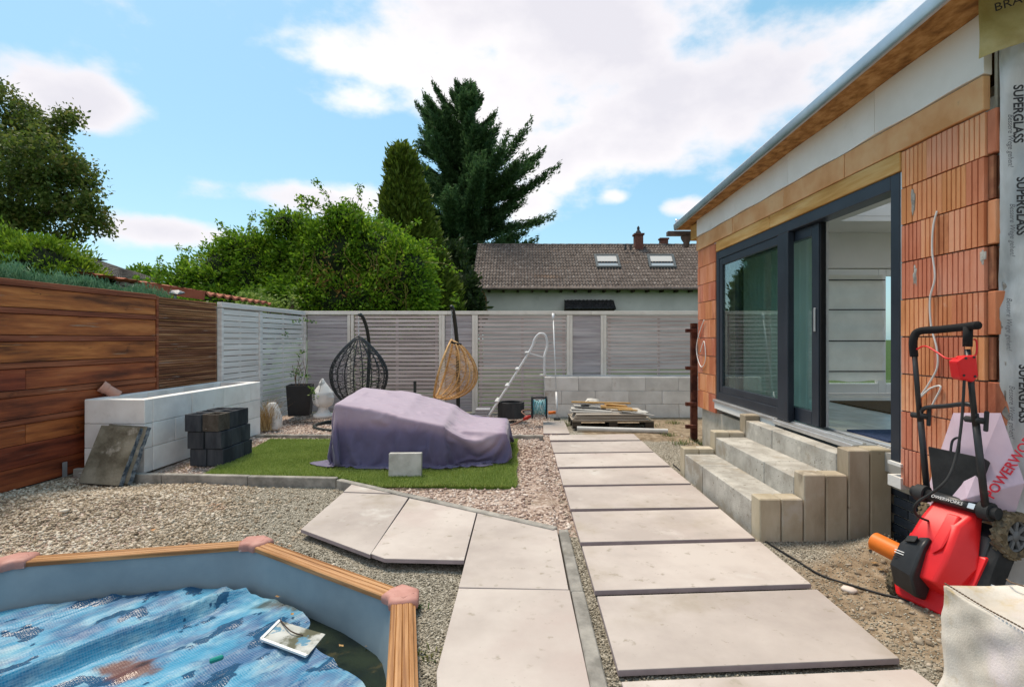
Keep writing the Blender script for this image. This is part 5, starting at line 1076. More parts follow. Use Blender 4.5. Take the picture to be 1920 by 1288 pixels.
def sack():
    m = mat('woven_white_sack', [(.60, .58, .55), (.70, .685, .66)], scale=7, rough=.7, bump=.2, bscale=60, spots=[((.42, .38, .33), 5, .60, .74)]); c = G(507, 806); t = thing('sack', 'white woven sack with tied neck beside the white planter', 'sack', (c.x, c.y+.08, 0))
    bm = bmesh.new(); bmesh.ops.create_cube(bm, size=1); bmesh.ops.subdivide_edges(bm, edges=bm.edges, cuts=7, use_grid_fill=True)
    rr = random.Random(1)
    for v in bm.verts:
        x, y, z = v.co; k = z+.5; w_ = .105*(1-.25*max(0, k-.7)/.3) if k < .86 else .105*(.75-2.6*(k-.86)); q = Vector((x*2*w_, y*1.5*w_, k*.40)); l = math.hypot(x, y)*2
        rnd2 = .88 if abs(abs(x)-.5) < .01 and abs(abs(y)-.5) < .01 else 1; q.x *= rnd2*(1+.06*math.sin(k*14+y*5)); q.y *= rnd2; q.x += .018*math.sin(k*6)+rr.uniform(-.004, .004); q.y += rr.uniform(-.004, .004); v.co = q
    me = bpy.data.meshes.new('body'); bm.to_mesh(me); bm.free(); me.materials.append(m); me.polygons.foreach_set('use_smooth', [True]*len(me.polygons)); o = link('body', me, t); s = o.modifiers.new('s', 'SUBSURF'); s.levels = 1; s.render_levels = 1
    mb = MB(); mb.tube([(.045*math.cos(a)+.01, .04*math.sin(a), .352) for a in [2*pi*k/12 for k in range(12)]], .006, 6, closed=True); link('tie', mb.mesh('tie', mat('grey_string', [(.3, .29, .27)], bump=0)), t)
    bl = mat('grey_print', [(.33, .33, .33)], bump=0, rnd=0)
    for k in range(7): mb = MB(); mb.box(-.03, .03+.012*(k % 3), -.091, -.0895, .06+k*.02, .066+k*.02); link('print_line', mb.mesh('print_line', bl), t, (.025, 0, 0))
    # tuft of dry grass behind it
    mg = mat('straw', [(.34, .22, .09), (.50, .36, .18)], island=True, rough=.8, bump=0, rnd=0); mb = MB(); rr = random.Random(8); b0 = Vector((-3.78, 7.98, 0))
    for k in range(260):
        p = b0+Vector((rr.gauss(0, .05), rr.gauss(0, .06), 0)); d = Vector((rr.gauss(0, .10), rr.gauss(0, .10), rr.uniform(.25, .55))); s = Vector((.003, .002, 0)); mid = p+d*.6; e = p+d+Vector((d.x*.5, d.y*.5, -.05)); mb.add([p-s, p+s, mid+s*.7, mid-s*.7, e], [(0, 1, 2, 3), (3, 2, 4)])
    tag(obj('dry_grass', mb, mg, base=b0, kind=None), 'tuft of straw coloured dry grass behind the white sack', 'grass tuft')
sack()

# ------------------------------------------------------------------ pool ladder, pole, hose reel, concrete ring
def ladder():
    m = mat('white_coated_steel', [(.60, .61, .62), (.68, .69, .70)], scale=8, rough=.35, bump=.03, rnd=0, spec=.5); Y = 8.7; t = thing('pool_ladder', 'white A shaped pool ladder leaning near the back fence', 'ladder', P(915, 782, Y))
    for dy, dx in ((0, 0), (.42, 9)):
        k = 1
        mb = MB(); L = lambda px, py: P(974+(px-974), py, Y)+Vector((dx*.002, dy, 0))
        mb.tube(bez([L(915, 782), L(958, 715), L(995, 655), L(1002, 637), L(1010, 627), L(1018, 626), L(1024, 632), L(1026, 650), L(1021, 670), L(1021, 706)], 7), .019, 8); obj('side_rail', mb, m, t, smooth=True)
    for px, py in ((934, 752), (953, 723), (972, 692), (990, 661)):
        mb = MB(); a = P(px, py, Y)+Vector((-.02, -.03, 0)); mb.beam(a, a+Vector((.02, .48, 0)), .075, .022); obj('tread', mb, m, t, bev=.006)
    mb = MB(); mb.beam(P(993, 662, Y), P(1020, 670, Y), .03, .02); obj('brace', mb, m, t); mb = MB(); mb.beam(P(1015, 703, Y), P(1030, 708, Y)+Vector((0, .42, 0)), .06, .025); obj('foot_plate', mb, m, t, bev=.004)
    pl = thing('pole', 'thin white telescopic pole standing in front of back planter', 'pole', P(1045, 786, 8.95)); mb = MB(); mb.tube([P(1045, 786, 8.95), P(1043, 735, 9.1)], .017, 8); obj('lower_tube', mb, m, pl, smooth=True); mb = MB(); mb.tube([P(1043, 735, 9.1), P(1037, 588, 9.55)], .011, 8); obj('upper_tube', mb, m, pl, smooth=True); mb = MB(); mb.tube([P(1037.3, 600, 9.5), P(1037, 588, 9.54)], .022, 8); obj('grip', mb, m, pl, smooth=True)
    mb = MB(); g = P(1046, 786, 8.95); mb.box(g.x-.07, g.x+.04, 8.9, 9.0, g.z-.01, g.z+.02); obj('foot', mb, mat('black_steel', []), pl, bev=.004)
ladder()
def ring_and_reel():
    m = mat('dark_concrete', [(.03, .032, .034), (.06, .062, .064)], scale=6, st=(1, 1, .3), rough=.85, bump=.2, rnd=0, spots=[((.16, .16, .155), 7, .64, .76, (1, 1, .3))]); c = P(958, 784, 9.1); mb = MB()
    prof = []; n = 12
    mb.lathe([(.235, 0), (.235, .27), (.19, .27), (.185, .02), (0, .02)], c=(0, 0, 0), n=12); o = link('concrete_ring', mb.mesh('concrete_ring', m), None, (c.x, 9.2, c.z), (0, 0, R(12)), bev=.005); tag(o, 'dark faceted concrete planter ring beside the hose reel', 'planter ring')
    Y = 8.65; c = P(1011, 783, Y); t = thing('hose_reel', 'blue and black hose reel standing by the back planter', 'hose reel', (c.x, Y, c.z)); mb_ = mat('reel_blue', [(.02, .20, .27), (.03, .27, .35)], rough=.4, bump=0); md = mat('reel_black', [(.02, .022, .024)], rough=.5, bump=0); mh = mat('hose_aqua', [(.12, .36, .42), (.25, .52, .55), (.55, .66, .66)], scale=14, rough=.45, bump=0)
    for s in (-1, 1):
        mb = MB(); x = s*.115; pts = [(x, -.10, 0), (x*1.02, -.09, .28), (x, -.05, .33), (x, .08, .33), (x*1.02, .12, .28), (x, .14, 0)]; mb.tube(bez(pts, 5), .013, 8); link('side_frame', mb.mesh('side_frame', md, None, True), t)
        M = Matrix.Translation((s*.098, .01, .17)) @ Matrix.Rotation(pi/2, 4, 'Y'); mb = MB(); mb.lathe([(.0, -.004), (.135, -.004), (.14, 0), (.135, .004), (0, .004)], M=M, n=28); link('drum_cheek', mb.mesh('drum_cheek', mb_, None, True), t)
    for k in range(10):
        x = -.085+.17*k/9; mb = MB(); mb.tube([(x+.012*math.sin(a*2+k), .01+(.10+.008*math.sin(k*2.1))*math.cos(a), .17+(.105+.008*math.sin(k*1.7))*math.sin(a)) for a in [2*pi*q/22 for q in range(22)]], .010, 6, closed=True); link('hose_coil', mb.mesh('hose_coil', mh, None, True), t)
    mb = MB(); mb.tube([(-.115, -.06, .325), (-.04, -.065, .335), (.04, -.065, .335), (.115, -.06, .325)], .014, 8); link('top_handle', mb.mesh('top_handle', md, None, True), t)
    # extension lead with red plug
    mr = mat('red_plastic', [(.42, .03, .02)], rough=.4, bump=0); t2 = thing('power_cable', 'brown cable with red plug running beside the hose reel', 'cable', P(970, 792, 8.3)); mb = MB(); mb.tube(bez([P(958, 797, 8.2), P(975, 790, 8.4), P(988, 782, 8.6), P(978, 772, 8.8), P(990, 768, 8.8), P(1000, 770, 8.7)], 8), .012, 6); obj('lead', mb, mat('brown_lead', [(.22, .12, .09)], rough=.5, bump=0), t2, smooth=True)
    mb = MB(); mb.tube([P(982, 786, 8.35), P(988, 783, 8.38), P(995, 780, 8.4)], [.02, .034, .022], 10); obj('plug', mb, mr, t2, smooth=True)
    mb = MB(); mb.tube([P(1028, 774, 9.0), P(1042, 773, 9.0)], .026, 12); tag(obj('orange_pipe_stub', mb, mat('orange_pipe', [(.70, .16, .02), (.76, .20, .03)], scale=5, rough=.45, bump=.03), smooth=True, base=P(1035, 774, 9.0)), 'short orange pipe end behind the hose reel', 'pipe')
    cr = thing('plastic_crate', 'clear grey plastic crate behind the violet tarpaulin', 'crate', P(905, 775, 9.6)); mc = mat('crate_grey', [(.42, .42, .45)], rough=.3, bump=.1)
    for k in range(3): mb = MB(); a = P(892, 775-k*4.5, 9.6); mb.box(a.x, a.x+.26, 9.5, 9.75, a.z-.035, a.z); obj('tray', mb, mc, cr, bev=.006)
ring_and_reel()

# ------------------------------------------------------------------ pallet with leftover boards
def pallet():
    mw = mat('grey_pallet_wood', [(.15, .125, .09), (.25, .21, .16), (.34, .29, .23)], scale=3, st=(.5, 5, 6), rough=.9, bump=.3, bscale=20, rnd=.15); md = mat('dark_pallet_wood', [(.035, .03, .022), (.08, .065, .05)], scale=3, st=(.5, 5, 6), rough=.9, bump=.3, rnd=.1)
    mg = mat('weathered_decking', [(.33, .285, .235), (.44, .39, .33), (.53, .48, .42)], scale=3, st=(.5, 6, 6), rough=.85, bump=.2, bscale=20, rnd=.12); my = mat('yellow_wood', [(.42, .24, .08), (.54, .34, .14)], scale=3, st=(.5, 6, 6), rough=.8, bump=.2, rnd=.1); mgr = mat('cement_board', [(.38, .37, .345), (.48, .47, .445)], scale=5, rough=.9, bump=.1, rnd=.08)
    Y = 8.15; c = P(1148, 803, Y); x0, x1 = P(1073, 803, Y).x, P(1226, 803, Y).x; cx = (x0+x1)/2; Lp = x1-x0; z = c.z; t = thing('pallet', 'dark wooden pallet under the pile of leftover boards', 'pallet', (cx, Y+.35, z))
    for y in (0, .33, .66):
        for x in (-Lp/2+.07, 0, Lp/2-.07): link('pallet_block', boxmesh('pallet_block', .13, .10, .08, md, .004), t, (x, y-.33, .02))
        link('bottom_runner', boxmesh('bottom_runner', Lp, .10, .018, md, .003), t, (0, y-.33, 0))
    for k in range(5): link('deck_board', boxmesh('deck_board', Lp, .12, .02, mw, .003), t, (0, -.33+k*.165, .102))
    zt = z+.124
    def board(name, px0, px1, dz, y, wd, th, m, lab, tilt=0, rz=0):
        a = P(px0, 700, Y).x; b = P(px1, 700, Y).x; o = link(name, boxmesh(name, b-a, wd, th, m, .003), None, ((a+b)/2, Y+y, zt+dz), (0, tilt, rz)); return tag(o, lab, 'board', 'leftover boards piled on the pallet')
    for k in range(5): board('board', 1072+k*2, 1216-k % 3*4, k*.021, .12+.03*(k % 2), .34, .019, mg, '%s long grey decking board from the bottom of the pallet pile' % ('lowest', 'second', 'third', 'fourth', 'fifth')[k], 0, R((-.6, .5, -.3, .8, -.5)[k]))
    for k in range(5): board('board', 1080+k*3, 1222-k*2, k*.021, .50+.02*(k % 2), .34, .019, mg, '%s rear decking board of the pallet pile, counted from below' % ('lowest', 'second', 'third', 'fourth', 'topmost')[k], 0, R((.6, -.5, .3, -.8, .5)[k]))
    board('board', 1071, 1218, .106, .15, .24, .016, mgr, 'pale cement board lying across the front of pallet pile', R(.9), R(1)); board('board', 1073, 1150, .13, .2, .25, .016, mgr, 'short pale cement board on left of pallet pile', R(3), R(-4))
    board('board', 1080, 1140, .16, .3, .2, .016, mgr, 'upper short cement board on left of pallet pile', R(5), R(5)); board('board', 1130, 1190, .15, .2, .14, .03, my, 'yellowish wood offcut in middle of pallet pile', R(4), R(-6)); board('board', 1140, 1182, .18, .3, .12, .025, my, 'narrow yellowish offcut on top of pallet pile', R(6), R(7))
    board('board', 1160, 1196, .14, .05, .09, .022, my, 'small yellow batten at right of pallet pile', R(4), R(12)); board('board', 1074, 1187, .235, .2, .035, .022, my, 'thin long batten lying on very top of pallet pile', R(1), R(-2)); board('board', 1165, 1225, .10, -.04, .04, .02, mgr, 'white strip sticking out right of pallet pile', R(7), R(-8))
    mb = MB(); rr = random.Random(6)
    o_ = P(1118, 745, Y); b0 = Vector((o_.x, Y+.3, zt+.20)); mb.hull([b0+Vector((rr.gauss(0, .06), rr.gauss(0, .05), rr.uniform(0, .10))) for _ in range(26)]); tag(obj('rubble_lump', mb, mat('pale_rubble', [(.48, .46, .42), (.60, .58, .54)], rough=.95, bump=.5, bscale=40), base=b0), 'pale lump of rubble on top of the pallet pile', 'rubble')
    mb = MB(); b0 = Vector((P(1100, 758, Y).x, Y+.25, zt+.17)); mb.hull([b0+Vector((rr.gauss(0, .045), rr.gauss(0, .05), rr.uniform(0, .05))) for _ in range(20)]); tag(obj('rubble_lump', mb, mat('dark_rubble', [(.05, .05, .05), (.12, .12, .12)], rough=.9, bump=.5, bscale=40), base=b0), 'dark crumpled lump on left of the pallet pile', 'rubble')
    mp = mat('grey_pvc_pipe', [(.56, .55, .52), (.64, .63, .60)], scale=8, rough=.5, bump=.03); a = G(1082, 806, .0); b = G(1252, 811, -.01); mb = MB(); M = frame_matrix(a+Vector((0, 0, .03)), (0, 0, 1), (1, 0, 0)); Ln = (b-a).length; d = (b-a).normalized(); mb.tube([a+Vector((0, 0, .02)), b+Vector((0, 0, .02))], .036, 16, cap=False); mb.tube([b+Vector((0, 0, .02)), a+Vector((0, 0, .02))], .031, 16, cap=False); tag(obj('waste_pipe', mb, mp, smooth=True, base=a), 'long pale plastic pipe on ground in front of the pallet', 'pipe')
    # rusty steel post at the house corner
    mr = mat('rusty_steel', [(.045, .014, .010), (.09, .028, .018), (.14, .05, .03)], scale=9, rough=.85, bump=.3, rnd=.05); Yp = 7.5; t = thing('steel_post', 'dark rusty steel post with short crossbars at the house corner', 'post', P(1301, 814, Yp)); mb = MB(); a = P(1301, 606, Yp); mb.box(a.x-.045, a.x+.045, Yp-.03, Yp+.03, -.1, a.z); obj('upright', mb, mr, t, bev=.004)
    for py in (620, 690, 757, 799):
        mb = MB(); a = P(1291, py, Yp-.034); mb.box(a.x-.05, a.x+.10, Yp-.09, Yp-.033, a.z-.025, a.z+.025); obj('crossbar', mb, mr, t, bev=.004)
    tp = thing('gutter_outlet', 'brown T shaped rainwater outlet hanging below the roof corner', 'gutter', P(1282, 436, 8.0)); mo = mat('brown_gutter', [(.10, .075, .065), (.16, .12, .105)], rough=.5, bump=.05)
    mb = MB(); a = P(1250, 435, 8.0); b = P(1312, 443, 8.0); mb.box(a.x, b.x, 7.93, 8.03, b.z, a.z); obj('trough', mb, mo, tp, bev=.005); mb = MB(); a = P(1287, 444, 7.98); mb.lathe([(.085, 0), (.075, -.04), (.045, -.09), (.042, -.16)], c=(a.x, 7.98, a.z), n=16); obj('funnel', mb, mo, tp, smooth=True)
pallet()

# ------------------------------------------------------------------ cables on the house
def cables():
    mw = mat('white_cable', [(.68, .66, .63)], rough=.5, bump=0); X = WX-.018
    def W(px, py, dx=0): Y = (X+dx)*1000/(px-974); return Vector((X+dx, Y, CAM_H-(py-635)/1000*Y))
    mb = MB(); mb.tube(bez([W(1757, 396, .01), W(1750, 425), W(1748, 470), W(1753, 520), W(1744, 560), W(1746, 610), W(1757, 655), W(1757, 690), W(1740, 722), W(1725, 745), W(1745, 728), W(1764, 725), W(1752, 752), W(1742, 772)], 8), .0055, 6); tag(obj('cable', mb, mw, smooth=True, base=W(1757, 396)), 'white cable hanging from a hole in the brick wall', 'cable')
    mb = MB(); mb.tube(bez([W(1320, 600), W(1312, 622), W(1306, 650), W(1309, 675), W(1316, 688), W(1323, 672), W(1320, 640), W(1313, 660)], 8), .007, 6); tag(obj('cable', mb, mw, smooth=True, base=W(1312, 640)), 'white cable loop at the far corner of the brick wall', 'cable')
    md = mat('black_cable', [(.015, .015, .016)], rough=.5, bump=0); pts = []
    for px, py in ((1262, 870), (1300, 905), (1345, 945), (1385, 978), (1420, 1005), (1450, 1025), (1490, 1048), (1540, 1075), (1600, 1098), (1660, 1120), (1720, 1140)):
        g = G(px, py, -.04); pts.append(Vector((g.x, g.y, float(ground_z(g.x, g.y))+.008)))
    mb = MB(); mb.tube(bez(pts, 6), .006, 6); tag(obj('cable', mb, md, smooth=True, base=pts[4]), 'black cable lying on the grit between path and steps', 'cable')
    mo = MATS['orange_pipe']; a = Vector((2.22, 3.24, .03)); b = Vector((2.52, 3.0, .03)); a = P(1655, 1022, 3.2); b = P(1715, 1052, 3.02); d = (b-a).normalized(); t = thing('drain_pipe', 'orange drain pipe sticking out of the ground behind the mower', 'pipe', a); M = frame_matrix(a-d*.05, Vector((0, 0, 1)).cross(d), d.cross(Vector((0, 0, 1)).cross(d)))
    mb = MB(); mb.lathe([(.045, 0), (.055, 0), (.055, .22), (.062, .225), (.062, .36)], M=M, n=28); smooth_angle(obj('tube', mb, mo, t), 40)
    mb = MB(); rr = random.Random(3)
cables()

# ------------------------------------------------------------------ lawn mower, stored upright on its nose
def mower():
    mr = mat('mower_red', [(.66, .012, .016), (.74, .022, .024)], scale=3, rough=.36, bump=.01, rnd=0, spec=.35, spots=[((.40, .10, .07), 22, .70, .78)]); mk = mat('mower_black', [(.014, .015, .017), (.024, .025, .027)], scale=8, rough=.42, bump=.06, bscale=60, rnd=0, spec=.4, spots=[((.06, .055, .05), 8, .62, .8)])
    mk2 = mat('mower_matt_black', [(.02, .021, .022), (.035, .036, .037)], scale=8, rough=.7, bump=.1, rnd=0); mt = mat('dirty_tyre', [(.10, .075, .045), (.19, .15, .095), (.06, .05, .04)], scale=18, rough=.95, bump=.4, bscale=60, rnd=0); mgy = mat('wheel_grey', [(.14, .145, .15)], rough=.5, bump=.03, rnd=0); wt = mat('white_print', [(.7, .7, .7)], bump=0, rnd=0)
    u = Vector((.29, -.957, 0)).normalized(); f = Vector((-.50, -.15, -.85)); f = (f-u*f.dot(u)).normalized(); n = f.cross(u).normalized(); O = Vector((2.325, 2.79, .455))
    t = thing('lawn_mower', 'red and black lawn mower stored on its nose against the brick wall', 'lawn mower', Vector((2.02, 2.66, 0))); W = lambda a, b, c: O+u*(a*.88)+f*b+n*c
    def pt(name, mb, m, par=None, **k): return obj(name, mb, m, par or t, **k)
    def hullp(pts): mb = MB(); mb.hull([W(*p) for p in pts]); return mb
    # deck (black tub), red hood, front bumper
    dk = hullp([(-.19, .02, -.02), (.19, .02, -.02), (-.20, .10, .03), (.20, .10, .03), (-.20, .42, .02), (.20, .42, .02), (-.16, .54, -.02), (.16, .54, -.02), (-.20, .05, -.12), (.20, .05, -.12), (-.20, .45, -.12), (.20, .45, -.12), (-.15, .53, -.11), (.15, .53, -.11)]); pt('deck', dk, mk, bev=.012, seg=2)
    hd = hullp([(-.115, .0, .075), (.115, .0, .075), (-.145, .10, .075), (.145, .10, .075), (-.10, .12, .135), (.10, .12, .135), (-.185, .30, .05), (.185, .30, .05), (-.12, .30, .150), (.12, .30, .150), (-.15, .44, .06), (.15, .44, .06), (-.09, .42, .125), (.09, .42, .125), (-.12, .0, .03), (.12, .0, .03), (-.19, .26, .025), (.19, .26, .025), (-.15, .45, .02), (.15, .45, .02)]); h = pt('hood', hd, mr, bev=.014, seg=3); smooth_angle(h, 25)
    rd = hullp([(.02, .06, .128), (.075, .06, .122), (.03, .26, .165), (.085, .26, .160), (.05, .30, .155), (.09, .06, .10), (.03, .08, .10)]); smooth_angle(obj('hood_ridge', rd, mr, h, bev=.006, seg=2), 25)
    sk = hullp([(-.21, .18, .0), (.21, .18, .0), (-.21, .20, .03), (.21, .20, .03), (-.20, .46, .03), (.20, .46, .03), (-.16, .535, .015), (.16, .535, .015), (-.20, .48, 0), (.20, .48, 0), (-.16, .545, -.01), (.16, .545, -.01)]); pt('red_skirt', sk, mr, bev=.008, seg=2)
    bt = hullp([(-.155, .24, .10), (.01, .22, .165), (-.155, .30, .14), (.01, .28, .185), (-.17, .42, .13), (.0, .44, .165), (-.15, .50, .075), (.01, .52, .09), (-.165, .26, .04), (.02, .25, .05), (-.16, .49, .03), (.02, .51, .03)]); b = pt('motor_cover', bt, mk, bev=.012, seg=2); smooth_angle(b, 25)
    vt = hullp([(-.12, .245, .150), (-.04, .235, .178), (-.12, .285, .160), (-.04, .275, .188), (-.08, .26, .10)]); obj('vent_grille', vt, mk2, b, bev=.004)
    for k in range(4): mb = MB(); a0 = W(-.15, .34+.012*k, .1555-.003*k); mb.beam(a0, a0+u*.05, .004, .003, n); obj('print_line', mb, wt if k < 2 else mk2, b)
    bp = hullp([(-.19, .50, .01), (.19, .50, .01), (-.15, .575, -.01), (.15, .575, -.01), (-.19, .48, -.12), (.19, .48, -.12), (-.15, .57, -.10), (.15, .57, -.10)]); pt('front_bumper', bp, mk2, bev=.012, seg=2)
    # side discharge and rear flank at the right
    sd = hullp([(.19, .06, .02), (.24, .10, .0), (.24, .38, -.01), (.19, .44, .02), (.25, .10, -.10), (.25, .38, -.10), (.19, .03, -.1), (.19, .45, -.1)]); pt('side_flank', sd, mk2, bev=.01, seg=2)
    # rear cross tube with end knuckles
    mb = MB(); mb.tube([W(-.165, -.01, .10), W(.165, -.01, .10)], .028, 14); bar = pt('rear_bar', mb, mk, smooth=True)
    for s in (-1, 1): mb = MB(); mb.tube([W(s*.150, -.01, .10), W(s*.205, -.01, .10)], .045, 16); smooth_angle(pt('knuckle', mb, mk2), 40); mb = MB(); mb.tube([W(s*.206, -.01, .10), W(s*.235, -.01, .10)], .03, 12); smooth_angle(pt('knob', mb, mk2), 40)
    me = text_mesh('POWERWORKS', .0235, wt, .15, .0006); put('lettering', me, frame_matrix(W(-.115, .005, .1285), u, -f*.9+n*.1), t)
    mb = MB(); mb.beam(W(.10, -.005, .125), W(.135, -.005, .125), .028, .008, n); pt('badge', mb, M_alu)
    # wheels
    def wheel(a, b_, c, r, wd, sgn):
        ctr = W(a, b_, c); M = frame_matrix(ctr, f, n); zz = M.col[2].to_3d().dot(u); mb = MB(); N_ = 36; vs = []; ring = []
        prof = [(r*.66, -wd/2), (r*.92, -wd/2), (r, -wd*.30), (r, wd*.30), (r*.92, wd/2), (r*.66, wd/2)]
        mb.lathe(prof, M=M, n=N_); w_ = pt('wheel', mb, mt); smooth_angle(w_, 30)
        tm = MB()
        for k in range(22):
            a0 = 2*pi*k/22
            for sg in (-1, 1):
                p = M @ Vector((math.cos(a0+.07*sg)*r*1.0, math.sin(a0+.07*sg)*r*1.0, sg*wd*.2)); q = M @ Vector((math.cos(a0+.2*sg)*r*1.0, math.sin(a0+.2*sg)*r, sg*wd*.42)); tm.beam(p, q, r*.14, r*.10, p-ctr)
        obj('tread', tm, mt, w_, kind='stuff')
        rm = MB(); rm.lathe([(r*.66, -wd*.42), (r*.60, -wd*.30), (r*.60, wd*.30), (r*.66, wd*.42)], M=M, n=N_); obj('rim_band', rm, mgy, w_)
        for sg in (-1, 1):
            hb = MB(); hb.lathe([(0, sg*wd*.46), (r*.20, sg*wd*.44), (r*.24, sg*wd*.30), (0, sg*wd*.2)], M=M, n=18); obj('hub', hb, mgy, w_, smooth=True)
        for k in range(7):
            a0 = 2*pi*k/7
            sp = MB(); sp.beam(M @ Vector((math.cos(a0)*r*.2, math.sin(a0)*r*.2, wd*.25*(1 if zz > 0 else -1))), M @ Vector((math.cos(a0)*r*.62, math.sin(a0)*r*.62, wd*.30*(1 if zz > 0 else -1))), r*.17, wd*.2, u); obj('spoke', sp, mgy, w_)
        dsk = MB(); dsk.lathe([(0, 0), (r*.61, 0)], M=M, n=24); obj('disc', dsk, mk, w_)
    wheel(.232, .035, -.04, .112, .052, 1); wheel(-.215, .05, -.10, .105, .05, -1); wheel(-.215, .46, -.055, .085, .045, -1); wheel(.235, .46, -.055, .085, .045, 1)
    # handle
    gl = mat('foam_grip', [(.012, .012, .013)], rough=.85, bump=.1, bscale=200, rnd=0); aL, bL = P(1740, 940, 2.93), P(1714, 655, 2.98); aR, bR = P(1849, 962, 2.60), P(1814, 655, 2.70)
    for a, b_ in ((aL, bL), (aR, bR)):
        mb = MB(); mb.tube([a, a.lerp(b_, .60)], .0165, 10); pt('lower_handle', mb, mk, smooth=True); mb = MB(); mb.tube([a.lerp(b_, .52)+n*.006, b_], .0135, 10); pt('upper_handle', mb, mk, smooth=True)
        k = a.lerp(b_, .56); mb = MB(); mb.tube([k-u*.045, k+u*.045], .016, 10); pt('clamp', mb, mk2, smooth=True); mb = MB(); mb.beam(k+u*.045+Vector((0, 0, -.05)), k+u*.05+Vector((0, 0, .05)), .014, .02); pt('clamp_lever', mb, mk2, bev=.004)
    mb = MB(); mb.tube(bez([bL+Vector((0, 0, -.04)), bL+Vector((-.005, 0, .045)), P(1722, 622, 2.97), P(1760, 618, 2.88), P(1800, 614, 2.76), P(1822, 611, 2.68), P(1834, 610, 2.64)], 6), .021, 10); pt('grip', mb, gl, smooth=True); mb = MB(); mb.tube([P(1815, 612, 2.70), P(1814, 650, 2.70)], .021, 10); pt('grip', mb, gl, smooth=True)
    q1 = aL.lerp(bL, .55); q2 = aR.lerp(bR, .60); mb = MB(); mb.tube(bez([q1+Vector((0, 0, -.02)), q1+(q2-q1)*.06+Vector((0, 0, .045)), q1.lerp(q2, .5)+Vector((0, 0, .05)), q1+(q2-q1)*.93+Vector((0, 0, .045)), q2+Vector((0, 0, -.03))], 6), .012, 8); pt('cross_tube', mb, mk, smooth=True)
    sw = MB(); c = P(1809, 688, 2.68); pts = [(-.045, -.06), (-.06, .03), (-.02, .055), (.035, .06), (.045, -.045), (.02, -.075)]; uu = (u*.9+Vector((.3, 0, 0))).normalized()
    uu = Vector((1, 0, 0)); sw.hull([c+Vector((x*1.0, dy, z)) for x, z in pts for dy in (-.03, .03)]); s = pt('switch_box', sw, mr, bev=.008, seg=2)
    for dx, dz in ((-.02, .045), (.02, .05), (.025, -.045), (-.03, -.04)): mb = MB(); mb.tube([c+Vector((dx, -.029, dz)), c+Vector((dx, -.033, dz))], .006, 8); obj('screw', mb, mk, s)
    mb = MB(); mb.tube(bez([P(1719, 655, 2.95), P(1735, 649, 2.9), P(1756, 660, 2.82), P(1775, 672, 2.75), P(1795, 671, 2.68)], 6), .0045, 6); pt('bail_wire', mb, mr, smooth=True); mb = MB(); mb.tube(bez([P(1825, 636, 2.69), P(1831, 640, 2.68), P(1831, 662, 2.67), P(1824, 670, 2.67)], 5), .0045, 6); pt('bail_wire', mb, mr, smooth=True)
    mb = MB(); mb.tube(bez([P(1808, 712, 2.66), P(1806, 750, 2.66), P(1802, 800, 2.64), P(1794, 850, 2.62), P(1778, 895, 2.6), P(1750, 922, 2.62), P(1722, 940, 2.68), P(1714, 955, 2.72), P(1722, 968, 2.75), P(1740, 976, 2.78)], 7), .0065, 6); pt('power_cord', mb, mk2, smooth=True)
    # rear flap / grass catcher
    fl = hullp([(-.13, -.03, .09), (.13, -.03, .09), (-.15, -.235, .235), (.155, -.235, .215), (-.15, -.24, .19), (.155, -.24, .17), (-.13, -.02, .05), (.13, -.02, .05)]); pt('rear_flap', fl, mk2, bev=.006)
    mb = MB(); mb.tube(bez([W(-.03, -.23, .21), W(-.03, -.29, .23), W(.0, -.31, .24), W(.015, -.29, .24), W(.015, -.23, .21)], 5), .006, 6); pt('flap_handle', mb, mk, smooth=True)
    mb = MB(); k = W(.252, .30, -.02); mb.beam(k, k+f*.05, .002, .05, u); pt('warning_label', mb, wt)
mower()
def carton():
    m = mat('mauve_carton', [(.50, .385, .47), (.57, .45, .54)], scale=4, rough=.8, bump=.08, rnd=0, spots=[((.44, .33, .41), 3, .58, .76)]); t = thing('cardboard_box', 'tilted mauve cardboard box with red lettering behind lawn mower', 'box', (2.32, 2.6, .3))
    T1 = P(1787, 773, 2.95); T2 = P(1877, 773, 2.68); L1 = P(1722, 965, 3.02); L2 = P(1812, 935, 2.68); B2 = P(1922, 905, 2.54)
    mb = MB(); mb.hull([T1, T2, L1, L2, B2, Vector((2.42, 2.62, .45)), Vector((2.43, 2.92, .45)), Vector((2.425, 2.66, .9))]); obj('carton', mb, m, t, bev=.003)
    red = mat('red_print', [(.55, .03, .05)], bump=0, rnd=0); e = (B2-L2); nn = (T2-L2).cross(B2-L2).normalized(); nn = nn if nn.y < 0 else -nn
    o_ = P(1862, 936, 2.60); x = (P(1918, 850, 2.58)-P(1855, 940, 2.62)); 
    pl_o = L2; off = ((o_-pl_o).dot(nn)); o_ = o_-nn*off+nn*.004; put('lettering', text_mesh('POWERWORKS', .058, red, 0, .0008, .001), frame_matrix(o_, x-nn*x.dot(nn), nn.cross(x)), t)
carton()
